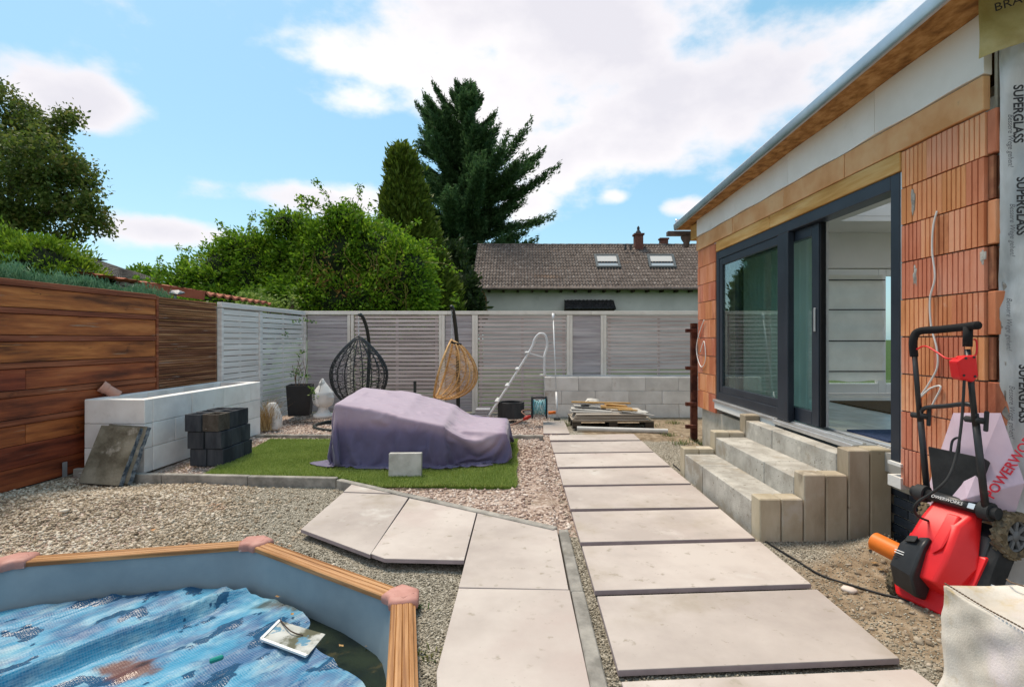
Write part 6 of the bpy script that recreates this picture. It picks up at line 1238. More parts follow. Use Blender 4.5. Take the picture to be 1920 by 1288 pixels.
def covered_box():
    m = mat('cream_canvas', [(.50, .45, .385), (.61, .56, .49), (.67, .63, .57)], scale=3, rough=.85, bump=.25, bscale=130, rnd=0, spots=[((.46, .35, .19), 4.5, .55, .68), ((.64, .57, .60), 1.2, .52, .7)]); t = thing('canvas_cover', 'cream canvas cover over a box in the lower right corner', 'cover', (1.9, 1.6, 0)); x0, x1, y0, y1, z1 = 1.555, 2.12, 1.05, 1.97, .472
    bm = bmesh.new(); bmesh.ops.create_cube(bm, size=1); bmesh.ops.subdivide_edges(bm, edges=bm.edges, cuts=44, use_grid_fill=True)
    V = np.array([v.co[:] for v in bm.verts]); X = x0+(V[:, 0]+.5)*(x1-x0); Y = y0+(V[:, 1]+.5)*(y1-y0); Z = (V[:, 2]+.5)*z1-.02; top = V[:, 2] > .499; lf = V[:, 0] < -.499; bk = V[:, 1] > .499; k = V[:, 2]+.5
    Z = Z+1.7*(-.014+.035*(fnoise(X*2.2, Y*2.2, 2, 61)-.5)+.030*(fnoise(X, Y, 9, 62)-.5)+.014*(fnoise(X+Y, Y-X, 6, 63)-.5)-.012*np.abs(np.sin((X*1.1+Y*.4)*9)))*top*sstep(.5, .40, np.maximum(np.abs(V[:, 0]), np.abs(V[:, 1])))
    wv = .022*np.sin(Y*17+2*fnoise(Y, Z, 4, 64)*3)*(1-k)+.045*(fnoise(Y, Z*.6, 6, 65)-.5)+.022*(fnoise(Y+Z*.5, Z, 15, 66)-.5); X = X-lf*(wv+.03*(1-k)); wv2 = .018*np.sin(X*19)*(1-k)+.02*(fnoise(X, Z, 7, 67)-.5); Y = Y+bk*(wv2+.02*(1-k))
    for v, x, y, z in zip(bm.verts, X, Y, Z): v.co = (x-1.9, y-1.6, z)
    me = bpy.data.meshes.new('canvas'); bm.to_mesh(me); bm.free(); me.materials.append(m); me.polygons.foreach_set('use_smooth', [True]*len(me.polygons)); cv = link('canvas', me, t); q = cv.modifiers.new('soft', 'SMOOTH'); q.factor = .5; q.iterations = 2
    sm = mat('brown_stitching', [(.13, .09, .06)], bump=0); mb = MB()
    for i in range(75):
        y = y1-.01-i*.0125; mb.beam((x0+.008, y, z1-.012+.002*math.sin(y*20)), (x0+.008, y-.008, z1-.012+.002*math.sin(y*20)), .004, .004)
    obj('seam', mb, sm, t, kind='stuff')
    mb = MB(); mb.tube(bez([(1.80, 1.97, z1+.0), (1.79, 1.93, z1+.004), (1.84, 1.86, z1+.006), (1.92, 1.80, z1+.004)], 8), .003, 5); obj('drawstring', mb, sm, t)
covered_box()

# ================================================================== PLANTS BEYOND THE FENCES
def leaf_quads(pts, size, aspect=.5, up=0.0, dirs=None, jit=1.0):
    n = len(pts); d = RNG.normal(0, 1, (n, 3))*jit
    if dirs is not None: d = d*.45+dirs
    d[:, 2] += up; d /= np.linalg.norm(d, axis=1)[:, None]+1e-9; s = np.cross(d, RNG.normal(0, 1, (n, 3))); s /= np.linalg.norm(s, axis=1)[:, None]+1e-9
    sz = (size*(.6+.8*RNG.random(n)))[:, None]; a = pts-d*sz*.5; b = pts+s*sz*aspect*.5; c = pts+d*sz*.5; e = pts-s*sz*aspect*.5
    return np.stack([a, b, c, e], 1).reshape(-1, 3)
def quads_obj(name, Vs, m, parent, kind=None):
    V = np.concatenate(Vs)-np.array(wloc(parent)); F = np.arange(len(V)).reshape(-1, 4); return link(name, arr_mesh(name, V, F, m), parent, kind=kind)
def lobes_points(lobes, clumps, per, spread, inner=.25):
    """leaf clumps near the surface of a set of ellipsoids, facing outwards"""
    P_ = []; D_ = []; vol = np.array([l[1][0]*l[1][2]+l[1][0]*l[1][1] for l in lobes]); pr = vol/vol.sum()
    for (c, r), k in zip(lobes, (pr*clumps).astype(int)+1):
        d = RNG.normal(0, 1, (k, 3)); d /= np.linalg.norm(d, axis=1)[:, None]; rr = 1-inner*RNG.random(k)**1.5+.08*RNG.normal(0, 1, k); ctr = np.array(c)+d*np.array(r)*rr[:, None]
        ok = np.ones(k, bool)
        for (c2, r2) in lobes:
            if c2 is c: continue
            ok &= (((ctr-np.array(c2))/np.array(r2))**2).sum(1) > .55
        ctr = ctr[ok]; d = d[ok]; m = len(ctr); q = ctr[:, None]+RNG.normal(0, spread, (m, per, 3)); P_.append(q.reshape(-1, 3)); D_.append(np.repeat(d, per, 0))
    return np.concatenate(P_), np.concatenate(D_)
def trunk(parent, base, top, r0, r1, m, bend=.1, limbs=()):
    b = Vector(base); t = Vector(top); mb = MB(); mid = b.lerp(t, .5)+Vector((random.uniform(-bend, bend), random.uniform(-bend, bend), 0)); pts = bez([b, mid, t], 6); mb.tube(pts, [lerp(r0, r1, i/(len(pts)-1)) for i in range(len(pts))], 9); tr = obj('trunk', mb, m, parent, smooth=True)
    for a, e, r in limbs: 
        a = Vector(a); e = Vector(e); mb = MB(); mm = a.lerp(e, .5)+Vector((0, 0, .12*(e-a).length)); p = bez([a, mm, e], 5); mb.tube(p, [lerp(r, r*.25, i/(len(p)-1)) for i in range(len(p))], 6); obj('limb', mb, m, parent, smooth=True)
M_bark = mat('bark', [(.045, .033, .024), (.11, .08, .055)], scale=6, st=(1, 1, .25), rough=.95, bump=.5, bscale=20)
def oak():
    m = mat('oak_leaf', [(.045, .075, .014), (.085, .135, .024), (.15, .195, .042), (.21, .16, .05)], scale=.5, island=True, rough=.55, bump=0, transl=.45, rnd=0, pos=(.05, 1.0), spots=[((.16, .075, .03), .45, .60, .68)])
    Y = 19.0; g = P(45, 600, Y); t = thing('oak_tree', 'broad oak tree with browning leaves at far left', 'tree', (g.x, Y, -.1)); L = lambda px, py, dy=0: tuple(P(px, py, Y+dy))
    lob = []
    for px, py, rx, rz, dy in ((-60, 290, 110, 120, 0), (60, 330, 95, 85, -1), (20, 230, 70, 65, .5), (105, 285, 60, 55, 1), (150, 350, 48, 45, 0), (165, 395, 40, 35, -.8), (95, 400, 70, 45, .5), (20, 410, 80, 55, -1), (110, 230, 45, 30, 0), (185, 420, 22, 18, 0), (130, 440, 30, 18, -.5), (-10, 185, 40, 35, 0)):
        k = Y/1000; lob.append((L(px, py, dy), (rx*k*.85, rx*k*.8, rz*k*.85)))
    pts, d = lobes_points(lob, 330, 100, .20, .75); V = [leaf_quads(pts, .135, .6)]
    quads_obj('crown', V, m, t, 'stuff')
    c0 = P(20, 440, Y); trunk(t, (g.x, Y, -.2), c0, .4, .22, M_bark, .2, [(c0, L(px, py, dy), .12) for px, py, dy in ((60, 300, 0), (20, 220, 0), (140, 360, 0), (-60, 290, 0), (95, 250, .5), (160, 400, -.5), (100, 400, .4), (40, 380, -.8))])
oak()
def rounded_shrub(name, label, cat, lob, clumps, per, spread, size, m, aspect=.5, up=0., base=None, inner=.3, core=None, stems=None, cdirs=True):
    b = base or (lob[0][0][0], lob[0][0][1], -.1); t = thing(name, label, cat, b); pts, d = lobes_points(lob, clumps, per, spread, inner)
    k = pts[:, 2] > -.1; pts = pts[k]; d = d[k]; quads_obj('crown', [leaf_quads(pts, size, aspect, up, d if cdirs else None)], m, t, 'stuff')
    mb = MB(); b = Vector(b)
    for (c, r) in lob[:4]: mb.tube([b+Vector((random.uniform(-.1, .1), 0, 0)), Vector(c)-Vector((0, 0, r[2]*.5)), Vector(c)], [.06, .045, .02], 6)
    obj('trunk', mb, M_bark, t, kind='stuff')
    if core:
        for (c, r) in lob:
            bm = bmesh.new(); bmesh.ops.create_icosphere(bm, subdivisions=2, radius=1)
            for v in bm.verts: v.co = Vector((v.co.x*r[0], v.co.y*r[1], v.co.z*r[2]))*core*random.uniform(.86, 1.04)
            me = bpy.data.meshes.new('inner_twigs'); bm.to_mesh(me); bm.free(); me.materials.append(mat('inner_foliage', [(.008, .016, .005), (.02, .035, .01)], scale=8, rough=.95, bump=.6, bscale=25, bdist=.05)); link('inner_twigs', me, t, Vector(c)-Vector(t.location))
    return t
def hedge_greens():
    my = mat('yew_needle', [(.07, .14, .010), (.14, .25, .018), (.25, .37, .035)], scale=1.2, island=True, rough=.55, bump=0, transl=.4, rnd=0, pos=(.05, .95)); Y = 8.2; k = Y/1000; L = lambda px, py, Y=Y: tuple(P(px, py, Y))
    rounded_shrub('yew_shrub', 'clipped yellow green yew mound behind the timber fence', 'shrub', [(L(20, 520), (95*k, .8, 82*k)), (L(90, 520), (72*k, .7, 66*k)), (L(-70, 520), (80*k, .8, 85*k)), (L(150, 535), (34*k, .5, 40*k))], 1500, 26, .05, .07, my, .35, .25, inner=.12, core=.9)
    mj = mat('juniper_needle', [(.045, .13, .065), (.10, .23, .12), (.19, .34, .20)], scale=2, island=True, rough=.6, bump=0, transl=.35, rnd=0, pos=(.05, .95)); n = 26
    p0 = along(-1.2, 0, -.22); t = thing('juniper_hedge', 'low blue green juniper hedge along top of timber fence', 'hedge', along(.6, 0, -.25)); Vs = []
    tt = np.linspace(-1.3, on_fence(335), 330); 
    for q in tt:
        c = along(q+random.uniform(-.03, .03), 0, -.27+random.gauss(0, .06)); h = 2.05-.10*sstep(-1, 2.1, q)+random.gauss(0, .035)+.03*math.sin(q*7); k = 70; z = 1.72+(h-1.72)*RNG.random(k)**.6; pts = np.stack([c.x+RNG.normal(0, .045, k), c.y+RNG.normal(0, .045, k), z], 1); Vs.append(leaf_quads(pts, .07, .11, 1.1, None, .5))
    quads_obj('foliage', Vs, mj, t, 'stuff'); mb = MB()
    for q in np.linspace(-1.2, 1.7, 12): a = along(q, -.1, -.25); mb.tube([a, a+Vector((.02, 0, 1.8))], .02, 5)
    obj('stems', mb, M_bark, t, kind='stuff')
    # the big overgrown climber
    mc = mat('climber_foliage', [(.04, .10, .008), (.095, .21, .014), (.19, .34, .022), (.34, .48, .05)], scale=.8, island=True, rough=.5, bump=0, transl=.45, rnd=0, pos=(.05, 1.0)); Y = 12.6; k = Y/1000
    lob = [(L(px, py, Y+dy), (rx*k, .85, rz*k)) for px, py, rx, rz, dy in ((640, 500, 90, 95, 0), (575, 510, 75, 92, .3), (710, 510, 78, 88, .1), (765, 530, 48, 72, -.2), (500, 520, 70, 76, .3), (430, 530, 70, 82, .5), (365, 550, 60, 62, .6), (315, 575, 40, 45, .6), (650, 420, 42, 30, .2), (470, 470, 50, 35, .5), (640, 570, 170, 60, -.4), (450, 590, 130, 50, -.1), (545, 425, 35, 20, .3))]
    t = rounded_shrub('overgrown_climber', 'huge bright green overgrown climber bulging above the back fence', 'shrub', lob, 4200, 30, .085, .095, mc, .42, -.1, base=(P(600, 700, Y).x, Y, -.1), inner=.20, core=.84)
    mv = mat('vine_shoot', [(.10, .07, .02), (.22, .20, .05)], bump=0); mb = MB(); Vs = []; rr = random.Random(11)
    for kx in range(46):
        px = rr.uniform(300, 800); lobx = rr.choice(lob[:9]); c = Vector(lobx[0]); r = lobx[1]; a = rr.uniform(.2, pi-.2); p = c+Vector((r[0]*math.cos(a)*.95, -r[1]*rr.uniform(0, .9), r[2]*math.sin(a)*.95)); dr = Vector((math.cos(a)+rr.gauss(0, .4), rr.gauss(0, .3)-.2, math.sin(a)*.8+rr.gauss(0, .3))).normalized(); ln = rr.uniform(.3, .8); pts = bez([p, p+dr*ln*.5, p+dr*ln+Vector((rr.gauss(0, .1), 0, -.12))], 4); mb.tube(pts, .006, 4)
        for q in pts[2:]: Vs.append(leaf_quads(np.array(q)[None]+RNG.normal(0, .045, (7, 3)), .085, .5))
    for kx in range(40):
        px = rr.uniform(560, 760); p = P(px, rr.uniform(455, 540), Y-.98); mb.tube(bez([p, p+Vector((rr.gauss(0, .1), 0, -.25)), p+Vector((rr.gauss(0, .2), 0, -.6))], 4), .007, 4)
    obj('vine_shoots', mb, mv, t, kind='stuff'); quads_obj('shoot_leaves', Vs, mc, t, 'stuff')
    md = mat('withered_leaf', [(.20, .10, .03), (.34, .22, .06)], island=True, rough=.7, bump=0, rnd=0); Vs = []
    for (px, py, n_) in ((612, 500, 60), (665, 545, 70), (600, 545, 50), (640, 560, 40), (705, 560, 30)): c = np.array(P(px, py, Y-1.0)); Vs.append(leaf_quads(c+RNG.normal(0, 1, (n_, 3))*np.array([.10, .06, .25]), .09, .35, -.6))
    quads_obj('withered_leaves', Vs, md, t, 'stuff')
    ml = mat('pale_ivy', [(.10, .20, .03), (.22, .33, .07), (.34, .42, .14)], scale=2, island=True, rough=.5, bump=0, transl=.45, rnd=0, pos=(.05, .95)); Yi = 10.95; k = Yi/1000
    rounded_shrub('ivy_bush', 'pale green ivy creeping over the fence corner', 'shrub', [(L(478, 572, Yi), (36*k, .25, 26*k)), (L(505, 580, Yi), (26*k, .25, 18*k)), (L(548, 560, Yi), (7*k, .1, 26*k))], 150, 14, .05, .06, ml, .6, 0)
    mt = mat('thuja_spray', [(.04, .07, .008), (.09, .14, .015), (.16, .22, .03)], scale=1, island=True, rough=.6, bump=0, transl=.35, rnd=0, pos=(.05, .95)); Y = 17.0; k = Y/1000; g = P(795, 600, Y); t = thing('thuja_tree', 'olive green conical thuja between climber and dark conifer', 'tree', (g.x, Y, -.1)); N_ = 4200
    h = RNG.random(N_)**.75; zt = P(0, 300, Y).z; R0 = 92*k; px_c = 752+(800-752)*(1-h); cx = (px_c-974)*k; prof = np.clip((1-h), 0, 1)**.55*R0*(.9+.2*fnoise(h*7, h*0, 1, 3)); a = RNG.random(N_)*2*pi; rr_ = prof*(.88+.2*RNG.random(N_)); c = np.stack([cx+np.cos(a)*rr_, Y+np.sin(a)*rr_, -.1+(zt+.1)*h], 1)
    c[:, 2] += .5*(h > .9)*RNG.random(N_); c = c[(np.sin(a) < .45)]; m_ = len(c); q = (c[:, None]+RNG.normal(0, .10, (m_, 15, 3))).reshape(-1, 3); out = np.repeat(np.stack([np.cos(a), np.sin(a), np.full(N_, .9)], 1)[np.sin(a) < .45], 15, 0); quads_obj('crown', [leaf_quads(q, .20, .32, .2, out)], mt, t, 'stuff'); trunk(t, (g.x, Y, -.2), (P(760, 330, Y).x, Y, zt-1.5), .25, .04, M_bark)
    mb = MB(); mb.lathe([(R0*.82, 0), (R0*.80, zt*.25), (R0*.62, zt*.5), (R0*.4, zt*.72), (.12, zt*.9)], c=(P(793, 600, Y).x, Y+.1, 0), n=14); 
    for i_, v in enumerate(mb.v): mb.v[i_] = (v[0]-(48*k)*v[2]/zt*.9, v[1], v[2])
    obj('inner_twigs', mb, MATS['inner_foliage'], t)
hedge_greens()
def conifer():
    m = mat('fir_needle', [(.030, .075, .028), (.06, .13, .046), (.11, .20, .075)], scale=.6, island=True, rough=.6, bump=0, transl=.35, rnd=0, pos=(.05, .95)); Y = 37.0; k = Y/1000; cx = P(872, 0, Y).x; ztop = P(0, 170, Y).z; t = thing('fir_tree', 'tall dark fir tree rising behind the neighbouring house', 'tree', (cx, Y, -.1)); trunk(t, (cx, Y, -.2), (cx-.2, Y, ztop-.6), .5, .05, M_bark, .1); Vs = []; br = MB(); rr = random.Random(21); z = 3.0
    def width(z, side):
        py = 635-(z-CAM_H)/k; outline = ((170, 6, 8), (190, 30, 30), (215, 62, 45), (245, 85, 60), (300, 75, 75), (320, 70, 120), (350, 85, 145), (375, 100, 150), (410, 95, 135), (440, 110, 100), (500, 110, 95), (700, 110, 95))
        for (a, l0, r0), (b, l1, r1) in zip(outline[:-1], outline[1:]):
            if py <= b: u = (py-a)/(b-a); return max(.2, (lerp(l0, l1, u) if side < 0 else lerp(r0, r1, u))*k)
        return 110*k
    def frond(p, d, ln):
        n = int(75*ln)+20; u = RNG.random(n)**.8; sd = np.array([-d.y, d.x, 0]); sd /= np.linalg.norm(sd)+1e-6; wv = (1-u*.75)*.30*ln**.5; off = RNG.normal(0, 1, n)*wv; up = RNG.normal(0, .09, n)+.12*u; dd = np.array(d); P0 = np.array(p); q = P0+dd*(u*ln)[:, None]+sd*off[:, None]; q[:, 2] += up*1.6-np.abs(off)*.45; dirs = dd*1.2+sd*np.sign(off)[:, None]*.9+np.array([0, 0, .15]); Vs.append(leaf_quads(q, .27, .26, 0, dirs, 1.1))
    while z < ztop-.3:
        nb = 11 if z < ztop*.8 else 7
        for b in range(nb):
            a = rr.uniform(0, 2*pi)
            if math.sin(a) > .55 and rr.random() < .7: continue
            w_ = lerp(width(z, -1), width(z, 1), .5+.5*math.cos(a)); ln = w_*rr.choice((.45, .65, .8, .95, 1.08))*rr.uniform(.9, 1.1)
            if rr.random() < .07: continue
            rise = lerp(-.02, .62, (z/ztop)**2)+rr.gauss(0, .20)
            d = Vector((math.cos(a), math.sin(a), rise)).normalized(); p = Vector((cx, Y, z)); e = p+d*ln; mid = p.lerp(e, .55)+Vector((0, 0, -.10*ln)); br.tube([p, mid, e+Vector((0, 0, .05*ln))], [.07, .04, .015], 5)
            pts = bez([p, mid, e+Vector((0, 0, .06*ln))], 5)
            for i in range(2, len(pts)-1):
                dd = (pts[i+1]-pts[i]).normalized(); frond(pts[i], dd, max(.5, ln*.30))
                for s in (-1, 1): 
                    sd = (dd+Vector((-d.y, d.x, 0))*s*.8).normalized(); frond(pts[i], sd, max(.35, ln*.22*(1.2-i/len(pts))))
        z += rr.uniform(.42, .62)
    for s in range(5): frond(Vector((cx-.2+rr.gauss(0, .3), Y, ztop-.9+rr.uniform(-.5, .2))), Vector((rr.gauss(0, .2), 0, 1)).normalized(), 1.0)
    obj('boughs', br, M_bark, t, kind='stuff'); quads_obj('needles', Vs, m, t, 'stuff')
    # low dark evergreen under the fir and left of the house
    ms = mat('dark_evergreen', [(.010, .024, .006), (.025, .05, .012), (.05, .085, .02)], scale=1, island=True, rough=.6, bump=0, transl=.35, rnd=0, pos=(.05, .95)); Y2 = 24.0; k2 = Y2/1000
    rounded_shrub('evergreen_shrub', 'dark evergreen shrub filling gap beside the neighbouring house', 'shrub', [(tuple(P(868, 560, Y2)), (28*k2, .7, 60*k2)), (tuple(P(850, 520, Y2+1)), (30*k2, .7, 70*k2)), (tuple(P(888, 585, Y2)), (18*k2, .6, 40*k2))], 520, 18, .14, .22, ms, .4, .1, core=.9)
    rounded_shrub('far_bush', 'small distant bush beside the far tiled roof at left', 'shrub', [(tuple(P(268, 510, 30)), (.7, .6, .35)), (tuple(P(285, 516, 30)), (.6, .6, .35))], 80, 16, .12, .2, MATS['climber_foliage'], .5, 0, base=(P(270, 510, 30).x, 30, 0))
conifer()
def weeds():
    m = mat('weed_leaf', [(.05, .10, .02), (.10, .17, .04), (.22, .22, .08)], scale=3, island=True, rough=.6, bump=0, transl=.25, rnd=0); rr = random.Random(31)
    spots = [(778, 1140, .05, 'small green weed growing at outer edge of pool rim'), (792, 1225, .05, 'little weed beside the pool rim near the lower frame edge'), (1068, 798, .12, 'grass tuft left of the pallet'), (1215, 800, .10, 'sparse grass tuft right of pallet'), (1280, 835, .10, 'grass tuft between path and house corner'), (1310, 828, .10, 'grass tuft at foot of the house foundation'), (1255, 822, .07, 'low grass by the end of the white pipe'), (1150, 805, .08, 'grass blades in front of the pallet'), (1265, 790, .09, 'dry grass under the back block planter at right'), (1195, 786, .09, 'dry grass at foot of back block planter behind pallet')]
    for px, py, h, lab in spots:
        g = G(px, py, -.06); mb = MB(); b0 = Vector((g.x, g.y, float(ground_z(g.x, g.y)))); n = 70 if h > .06 else 30; sp = h*1.2
        for k in range(n):
            p = b0+Vector((rr.gauss(0, sp*.7), rr.gauss(0, sp*.5), 0)); d = Vector((rr.gauss(0, .5), rr.gauss(0, .5), 1)).normalized()*h*rr.uniform(.5, 1.1); s = Vector((d.y, -d.x, 0)).normalized()*.0035; mb.add([p-s, p+s, p+d*.6+s*.8, p+d*.6-s*.8, p+d+Vector((d.x*.4, d.y*.4, -.01))], [(0, 1, 2, 3), (3, 2, 4)])
        tag(obj('weed', mb, m, base=b0), lab, 'weed')
weeds()

# ================================================================== NEIGHBOURS
def tile_rows(parent, name, a, b, up, rows, gauge, wave, m, amp=.03, seg=8, side=1.0):
    """rows of profiled roof tiles, one mesh a course; a-b eave line, up = slope direction"""
    a = Vector(a); b = Vector(b); d = (b-a); Ln = d.length; d.normalize(); up = Vector(up).normalized(); nr = d.cross(up).normalized(); nr = nr if nr.z > 0 else -nr; n = int(Ln/wave)*seg
    for r in range(rows):
        mb = MB(); lo = r*gauge; hi = lo+gauge+.03; rr = random.Random(r)
        for (s, lift) in ((lo, .0), (lo, .034), (hi, .004)):
            for i in range(n+1):
                x = Ln*i/n; t_ = int(x/(wave*2)); jit = ((t_*7919+r*104729) % 97)/97-.5; z = amp*(.5+.5*math.cos(2*pi*x/wave))**1.3+(lift+jit*.006 if lift else 0); p = a+d*x+up*(s+jit*.008*(s == lo))+nr*z; mb.v.append(tuple(p))
        k = n+1
        for s in range(2): mb.f += [(s*k+i, s*k+i+1, (s+1)*k+i+1, (s+1)*k+i) for i in range(n)]
        mb.mi = [0]*len(mb.f); obj(name, mb, m, parent)
def neighbour():
    mt = mat('brown_concrete_tile', [(.05, .038, .033), (.10, .078, .068), (.16, .13, .115)], scale=3.5, rough=.8, bump=.25, bscale=30, rnd=.1, pos=(.3, .7), spots=[((.26, .23, .21), 6, .55, .66), ((.15, .09, .055), .35, .60, .75)]); mw = mat('grey_render', [(.46, .47, .465), (.54, .55, .545)], scale=.7, rough=.9, bump=.15, bscale=18, rnd=0, spots=[((.36, .37, .37), .8, .55, .75)]); mdk = mat('dark_brown_wood', [(.03, .018, .012), (.05, .03, .02)], rough=.8)
    Y = 27.0; k = Y/1000; e0 = P(884, 541, Y); zE = e0.z; x1 = 16.0; t = thing('neighbour_house', 'neighbouring house with brown tiled roof behind back fence', 'house', (6, Y+4, 0)); Yr = Y+4.25; zr = P(0, 461, Yr).z
    up = Vector((0, Yr-Y, zr-zE)); sl = up.length; xr0 = e0.x+.05
    mb = MB(); mb.box(P(906, 0, Y+.5).x, x1-.3, Y+.55, Y+8, -.2, zE+.12); wl = obj('wall', mb, mw, t)
    roof = MB(); roof.add([(e0.x, Y, zE-.03), (x1, Y, zE-.03), (x1, Yr, zr-.03), (e0.x, Yr, zr-.03), (e0.x, Yr+4.25, zE-.03), (x1, Yr+4.25, zE-.03)], [(0, 1, 2, 3), (3, 2, 5, 4), (0, 3, 4), (1, 5, 2)]); ro = obj('roof', roof, mdk, t)
    tile_rows(ro, 'tile_course', (e0.x, Y-.05, zE), (x1, Y-.05, zE), up, 15, sl/15, .165, mt, .055, 6)
    mb = MB()
    x = e0.x
    for i in range(36): M = frame_matrix((x+.25, Yr, zr+.02), (0, 1, 0), (0, 0, 1)); mb = MB(); mb.tube([(x, Yr, zr), (x+.49, Yr, zr)], [.13, .115], 10); obj('ridge_tile', mb, mt, ro, smooth=True); x += .48
    mb = MB(); mb.tube([(e0.x-.05, Y-.12, zE-.02), (x1, Y-.12, zE-.02)], .075, 10); obj('gutter', mb, mat('brown_gutter', []), t, smooth=True)
    for px in range(917, 1306, 27): a = P(px, 547, Y+.2); link('rafter_end', boxmesh('rafter_end', .12, .5, .14, mdk), t, Vector((a.x, Y+.25, zE-.17))-Vector(t.location))
    mb = MB(); mb.tube(bez([P(905, 545, Y-.1), P(907, 552, Y+.1), P(911, 565, Y+.35), P(911, 600, Y+.4)], 5), .07, 8); obj('downpipe', mb, mat('copper_pipe', [(.16, .08, .05), (.22, .12, .08)], bump=.05), t, smooth=True)
    # small tiled canopy on the wall
    a = P(1060, 580, Y-.2); b = P(1155, 580, Y-.2); cn = MB(); cn.add([(a.x, Y-.2, a.z), (b.x, Y-.2, b.z), (b.x-.1, Y+.54, a.z+.5), (a.x+.03, Y+.54, a.z+.5), (a.x, Y+.54, a.z-.05), (b.x, Y+.54, a.z-.05)], [(0, 1, 2, 3), (0, 3, 4), (1, 5, 2), (0, 4, 5, 1)]); cp = obj('canopy', cn, mdk, t); mt2 = mat('black_tile', [(.018, .018, .02), (.035, .034, .036)], rough=.6, bump=.2); tile_rows(cp, 'tile_course', (a.x, Y-.22, a.z), (b.x, Y-.22, b.z), (0, .74, .5), 4, .22, .2, mt2, .035, 6)
    # skylights
    for (xa, xb, ya, yb) in ((1113, 1164, 481, 505), (1212, 1268, 481, 505)):
        def R_(px, py):     # point on the roof plane
            kk = (635-py)/1000; Yq = (zE-CAM_H-Y*(zr-zE)/(Yr-Y))/(kk-(zr-zE)/(Yr-Y)); return P(px, py, Yq)
        nr = Vector((0, -(zr-zE), Yr-Y)).normalized(); A, B, C, D = R_(xa+5, yb), R_(xb, yb), R_(xb-6, ya), R_(xa, ya)
        mb = MB(); ex = lambda p, h: p+nr*h
        lo = [A, B, C, D]; ce = sum(lo, Vector())/4; inn = [ce+(p-ce)*.82 for p in lo]; vs = [ex(p, .0) for p in lo]+[ex(p, .16) for p in lo]+[ex(p, .16) for p in inn]+[ex(p, .09) for p in inn]
        mb.add(vs, [(i, (i+1) % 4, 4+(i+1) % 4, 4+i) for i in range(4)]+[(4+i, 4+(i+1) % 4, 8+(i+1) % 4, 8+i) for i in range(4)]+[(8+i, 8+(i+1) % 4, 12+(i+1) % 4, 12+i) for i in range(4)]); sk = obj('skylight', mb, mat('skylight_frame', [(.07, .08, .085)], rough=.55, bump=0), t)
        i0, i1, i2, i3 = inn; m1 = i0.lerp(i3, .45); m2 = i1.lerp(i2, .45); q1 = i0.lerp(i3, .26); q2 = i1.lerp(i2, .26)
        mb = MB(); mb.add([ex(p, .12) for p in (m1, m2, i2, i3)], [(0, 1, 2, 3)]); obj('blind', mb, mat('skylight_blind', [(.50, .50, .49)], rough=.7, bump=0), sk); mb = MB(); mb.add([ex(p, .10) for p in (q1, q2, m2, m1)], [(0, 1, 2, 3)]); obj('dark_gap', mb, mat('dark_opening', [(.01, .01, .012)], rough=.3, bump=0), sk); mb = MB(); mb.add([ex(p, .115) for p in (i0, i1, q2, q1)], [(0, 1, 2, 3)]); obj('pane', mb, mat('skylight_pane', [(.30, .33, .35)], rough=.15, bump=0, spec=.6), sk)
    mbk = mat('chimney_brick', [(.10, .042, .035), (.16, .07, .055)], scale=9, rough=.9, bump=.3); a = P(1189, 462, Yr-.3); b = P(1204, 462, Yr-.3); zc = P(0, 440, Yr-.3).z; mb = MB(); mb.box(a.x, b.x, Yr-.6, Yr-.1, zr-.5, zc); ch = obj('chimney', mb, mbk, t); c = Vector(((a.x+b.x)/2, Yr-.35, zc)); mb = MB(); mb.lathe([(.16, 0), (.16, .12), (.10, .2), (.06, .3), (.09, .34), (.05, .45), (0, .5)], c=c, n=12); obj('chimney_cowl', mb, mat('dark_metal', [(.05, .05, .055)], metal=.4, rough=.5, bump=0), ch, smooth=True); mb = MB(); mb.box(a.x-.06, b.x+.06, Yr-.66, Yr-.04, zc-.08, zc+.02); obj('chimney_cap', mb, mbk, ch)
    a = P(1239, 460, Yr); b = P(1253, 460, Yr); mb = MB(); mb.box(a.x, b.x, Yr, Yr+.4, zr-.2, P(0, 449, Yr).z); mb.box(a.x-.05, b.x+.05, Yr-.04, Yr+.44, P(0, 449, Yr).z+.005, P(0, 447, Yr).z+.03); obj('short_chimney', mb, mbk, ro)
    def Rf(px, py): kk = (635-py)/1000; Yq = (zE-CAM_H-Y*(zr-zE)/(Yr-Y))/(kk-(zr-zE)/(Yr-Y)); return P(px, py, Yq)
    for px in (1172, 1182): p = Rf(px, 474); mb = MB(); mb.beam(p+Vector((0, -.1, .15)), p+Vector((0, -.1, .45)), .1, .1, (0, 1, 0)); obj('roof_step', mb, mat('dark_metal', []), ro)
    # grey roof far left with a dish, and the low red tiled shed behind the white fence
    Y2 = 24.0; mg = mat('old_grey_tile', [(.13, .115, .105), (.22, .20, .18), (.32, .29, .265)], scale=3, rough=.9, bump=.3); h = thing('far_house', 'low grey tiled roof of a far house behind yew shrub', 'house', P(220, 560, Y2+2)); A = P(120, 520, Y2); B = P(292, 527, Y2); C = P(262, 516, Y2+3.5); D = P(172, 485, Y2+3.5)
    up2 = Vector((0, 3.5, D.z-A.z)); mb = MB(); mb.add([A, B, C, D, Vector((A.x, Y2+3.4, 0)), Vector((B.x, Y2+3.4, 0)), Vector((A.x, Y2+.2, 0)), Vector((B.x, Y2+.2, 0))], [(0, 1, 2, 3), (6, 7, 1, 0), (7, 5, 2, 1), (4, 6, 0, 3)]); rf = obj('roof', mb, mg, h)
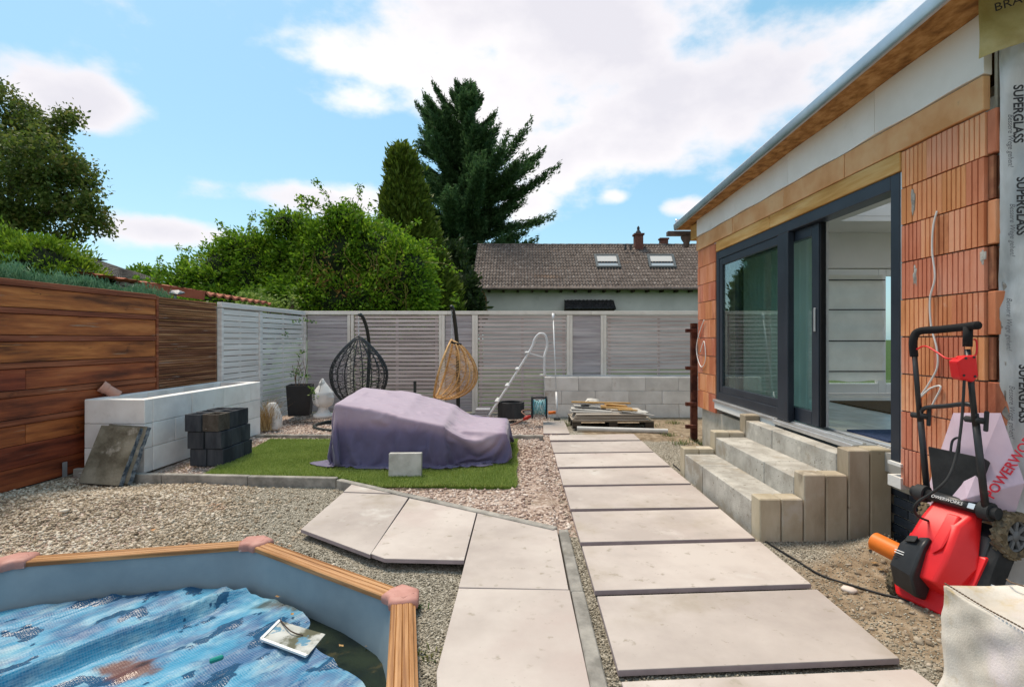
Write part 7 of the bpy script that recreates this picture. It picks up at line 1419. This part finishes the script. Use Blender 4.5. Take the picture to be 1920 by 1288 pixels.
    for r in range(8):
        u = r/8; p = A.lerp(D, u); q = B.lerp(C, u); tile = MB(); n = 44; nr = Vector((0, -.25, 1)).normalized()
        p2 = A.lerp(D, u+1/7.6); q2 = B.lerp(C, u+1/7.6)
        for s, (aa, bb, lf) in enumerate(((p, q, .0), (p, q, .09), (p2, q2, .02))):
            for i in range(n*2+1): tile.v.append(tuple(aa.lerp(bb, i/(2*n))+nr*(lf+(.05 if i % 2 else 0))))
        kk = 2*n+1; tile.f = [(s*kk+i, s*kk+i+1, (s+1)*kk+i+1, (s+1)*kk+i) for s in range(2) for i in range(2*n)]; tile.mi = [0]*len(tile.f); obj('tile_course', tile, mg, rf)
    dsh = MB(); p = P(178, 487, Y2+3.4); dsh.tube([p+Vector((0, 0, -.4)), p+Vector((0, 0, .05))], .03, 6); dsh.box(p.x-.35, p.x+.15, p.y-.2, p.y+.2, p.z+.03, p.z+.07); dsh.box(p.x+.05, p.x+.5, p.y-.2, p.y+.2, p.z-.02, p.z+.015); obj('aerial', dsh, mat('dark_metal', []), rf)
    sh = thing('tiled_shed', 'low shed with red clay tiles behind the white slat fence', 'shed', (-5.6, 8.8, 0)); mrt = mat('red_clay_tile', [(.22, .06, .035), (.34, .11, .06), (.42, .16, .09)], scale=3, rough=.8, bump=.2, rnd=.12); mb = MB(); mb.box(-6.6, -4.72, 8.0, 9.75, -.1, 1.86); obj('wall', mb, mat('shed_wall', [(.3, .28, .25)]), sh); mb = MB(); mb.add([(-4.66, 7.85, 1.93), (-4.60, 9.8, 1.90), (-6.7, 9.8, 2.25), (-6.7, 7.85, 2.28)], [(0, 1, 2, 3)]); rf = obj('roof', mb, mdk, sh)
    tile_rows(rf, 'tile_course', (-4.63, 7.86, 1.985), (-4.57, 9.8, 1.96), (-1, 0, .165), 6, .34, .22, mrt, .04, 8)
    mb = MB(); mb.beam((-4.62, 7.82, 1.99), (-5.5, 7.80, 2.12), .03, .13); obj('barge_board', mb, mat('red_brown_board', [(.24, .06, .03), (.32, .09, .05)], rough=.7), rf)
    mb = MB(); rr = random.Random(14); c = Vector((-4.68, 7.25, 1.98)); mb.hull([c+Vector((rr.gauss(0, .06), rr.gauss(0, .05), rr.uniform(-.03, .05))) for _ in range(16)]); mb.box(c.x-.012, c.x+.012, c.y-.012, c.y+.012, 1.5, c.z); tag(obj('lead_flashing', mb, mat('crumpled_lead', [(.16, .17, .18), (.28, .29, .30)], metal=.4, rough=.5, bump=.3), base=c), 'crumpled grey metal flashing at end of the juniper hedge', 'flashing')
neighbour()
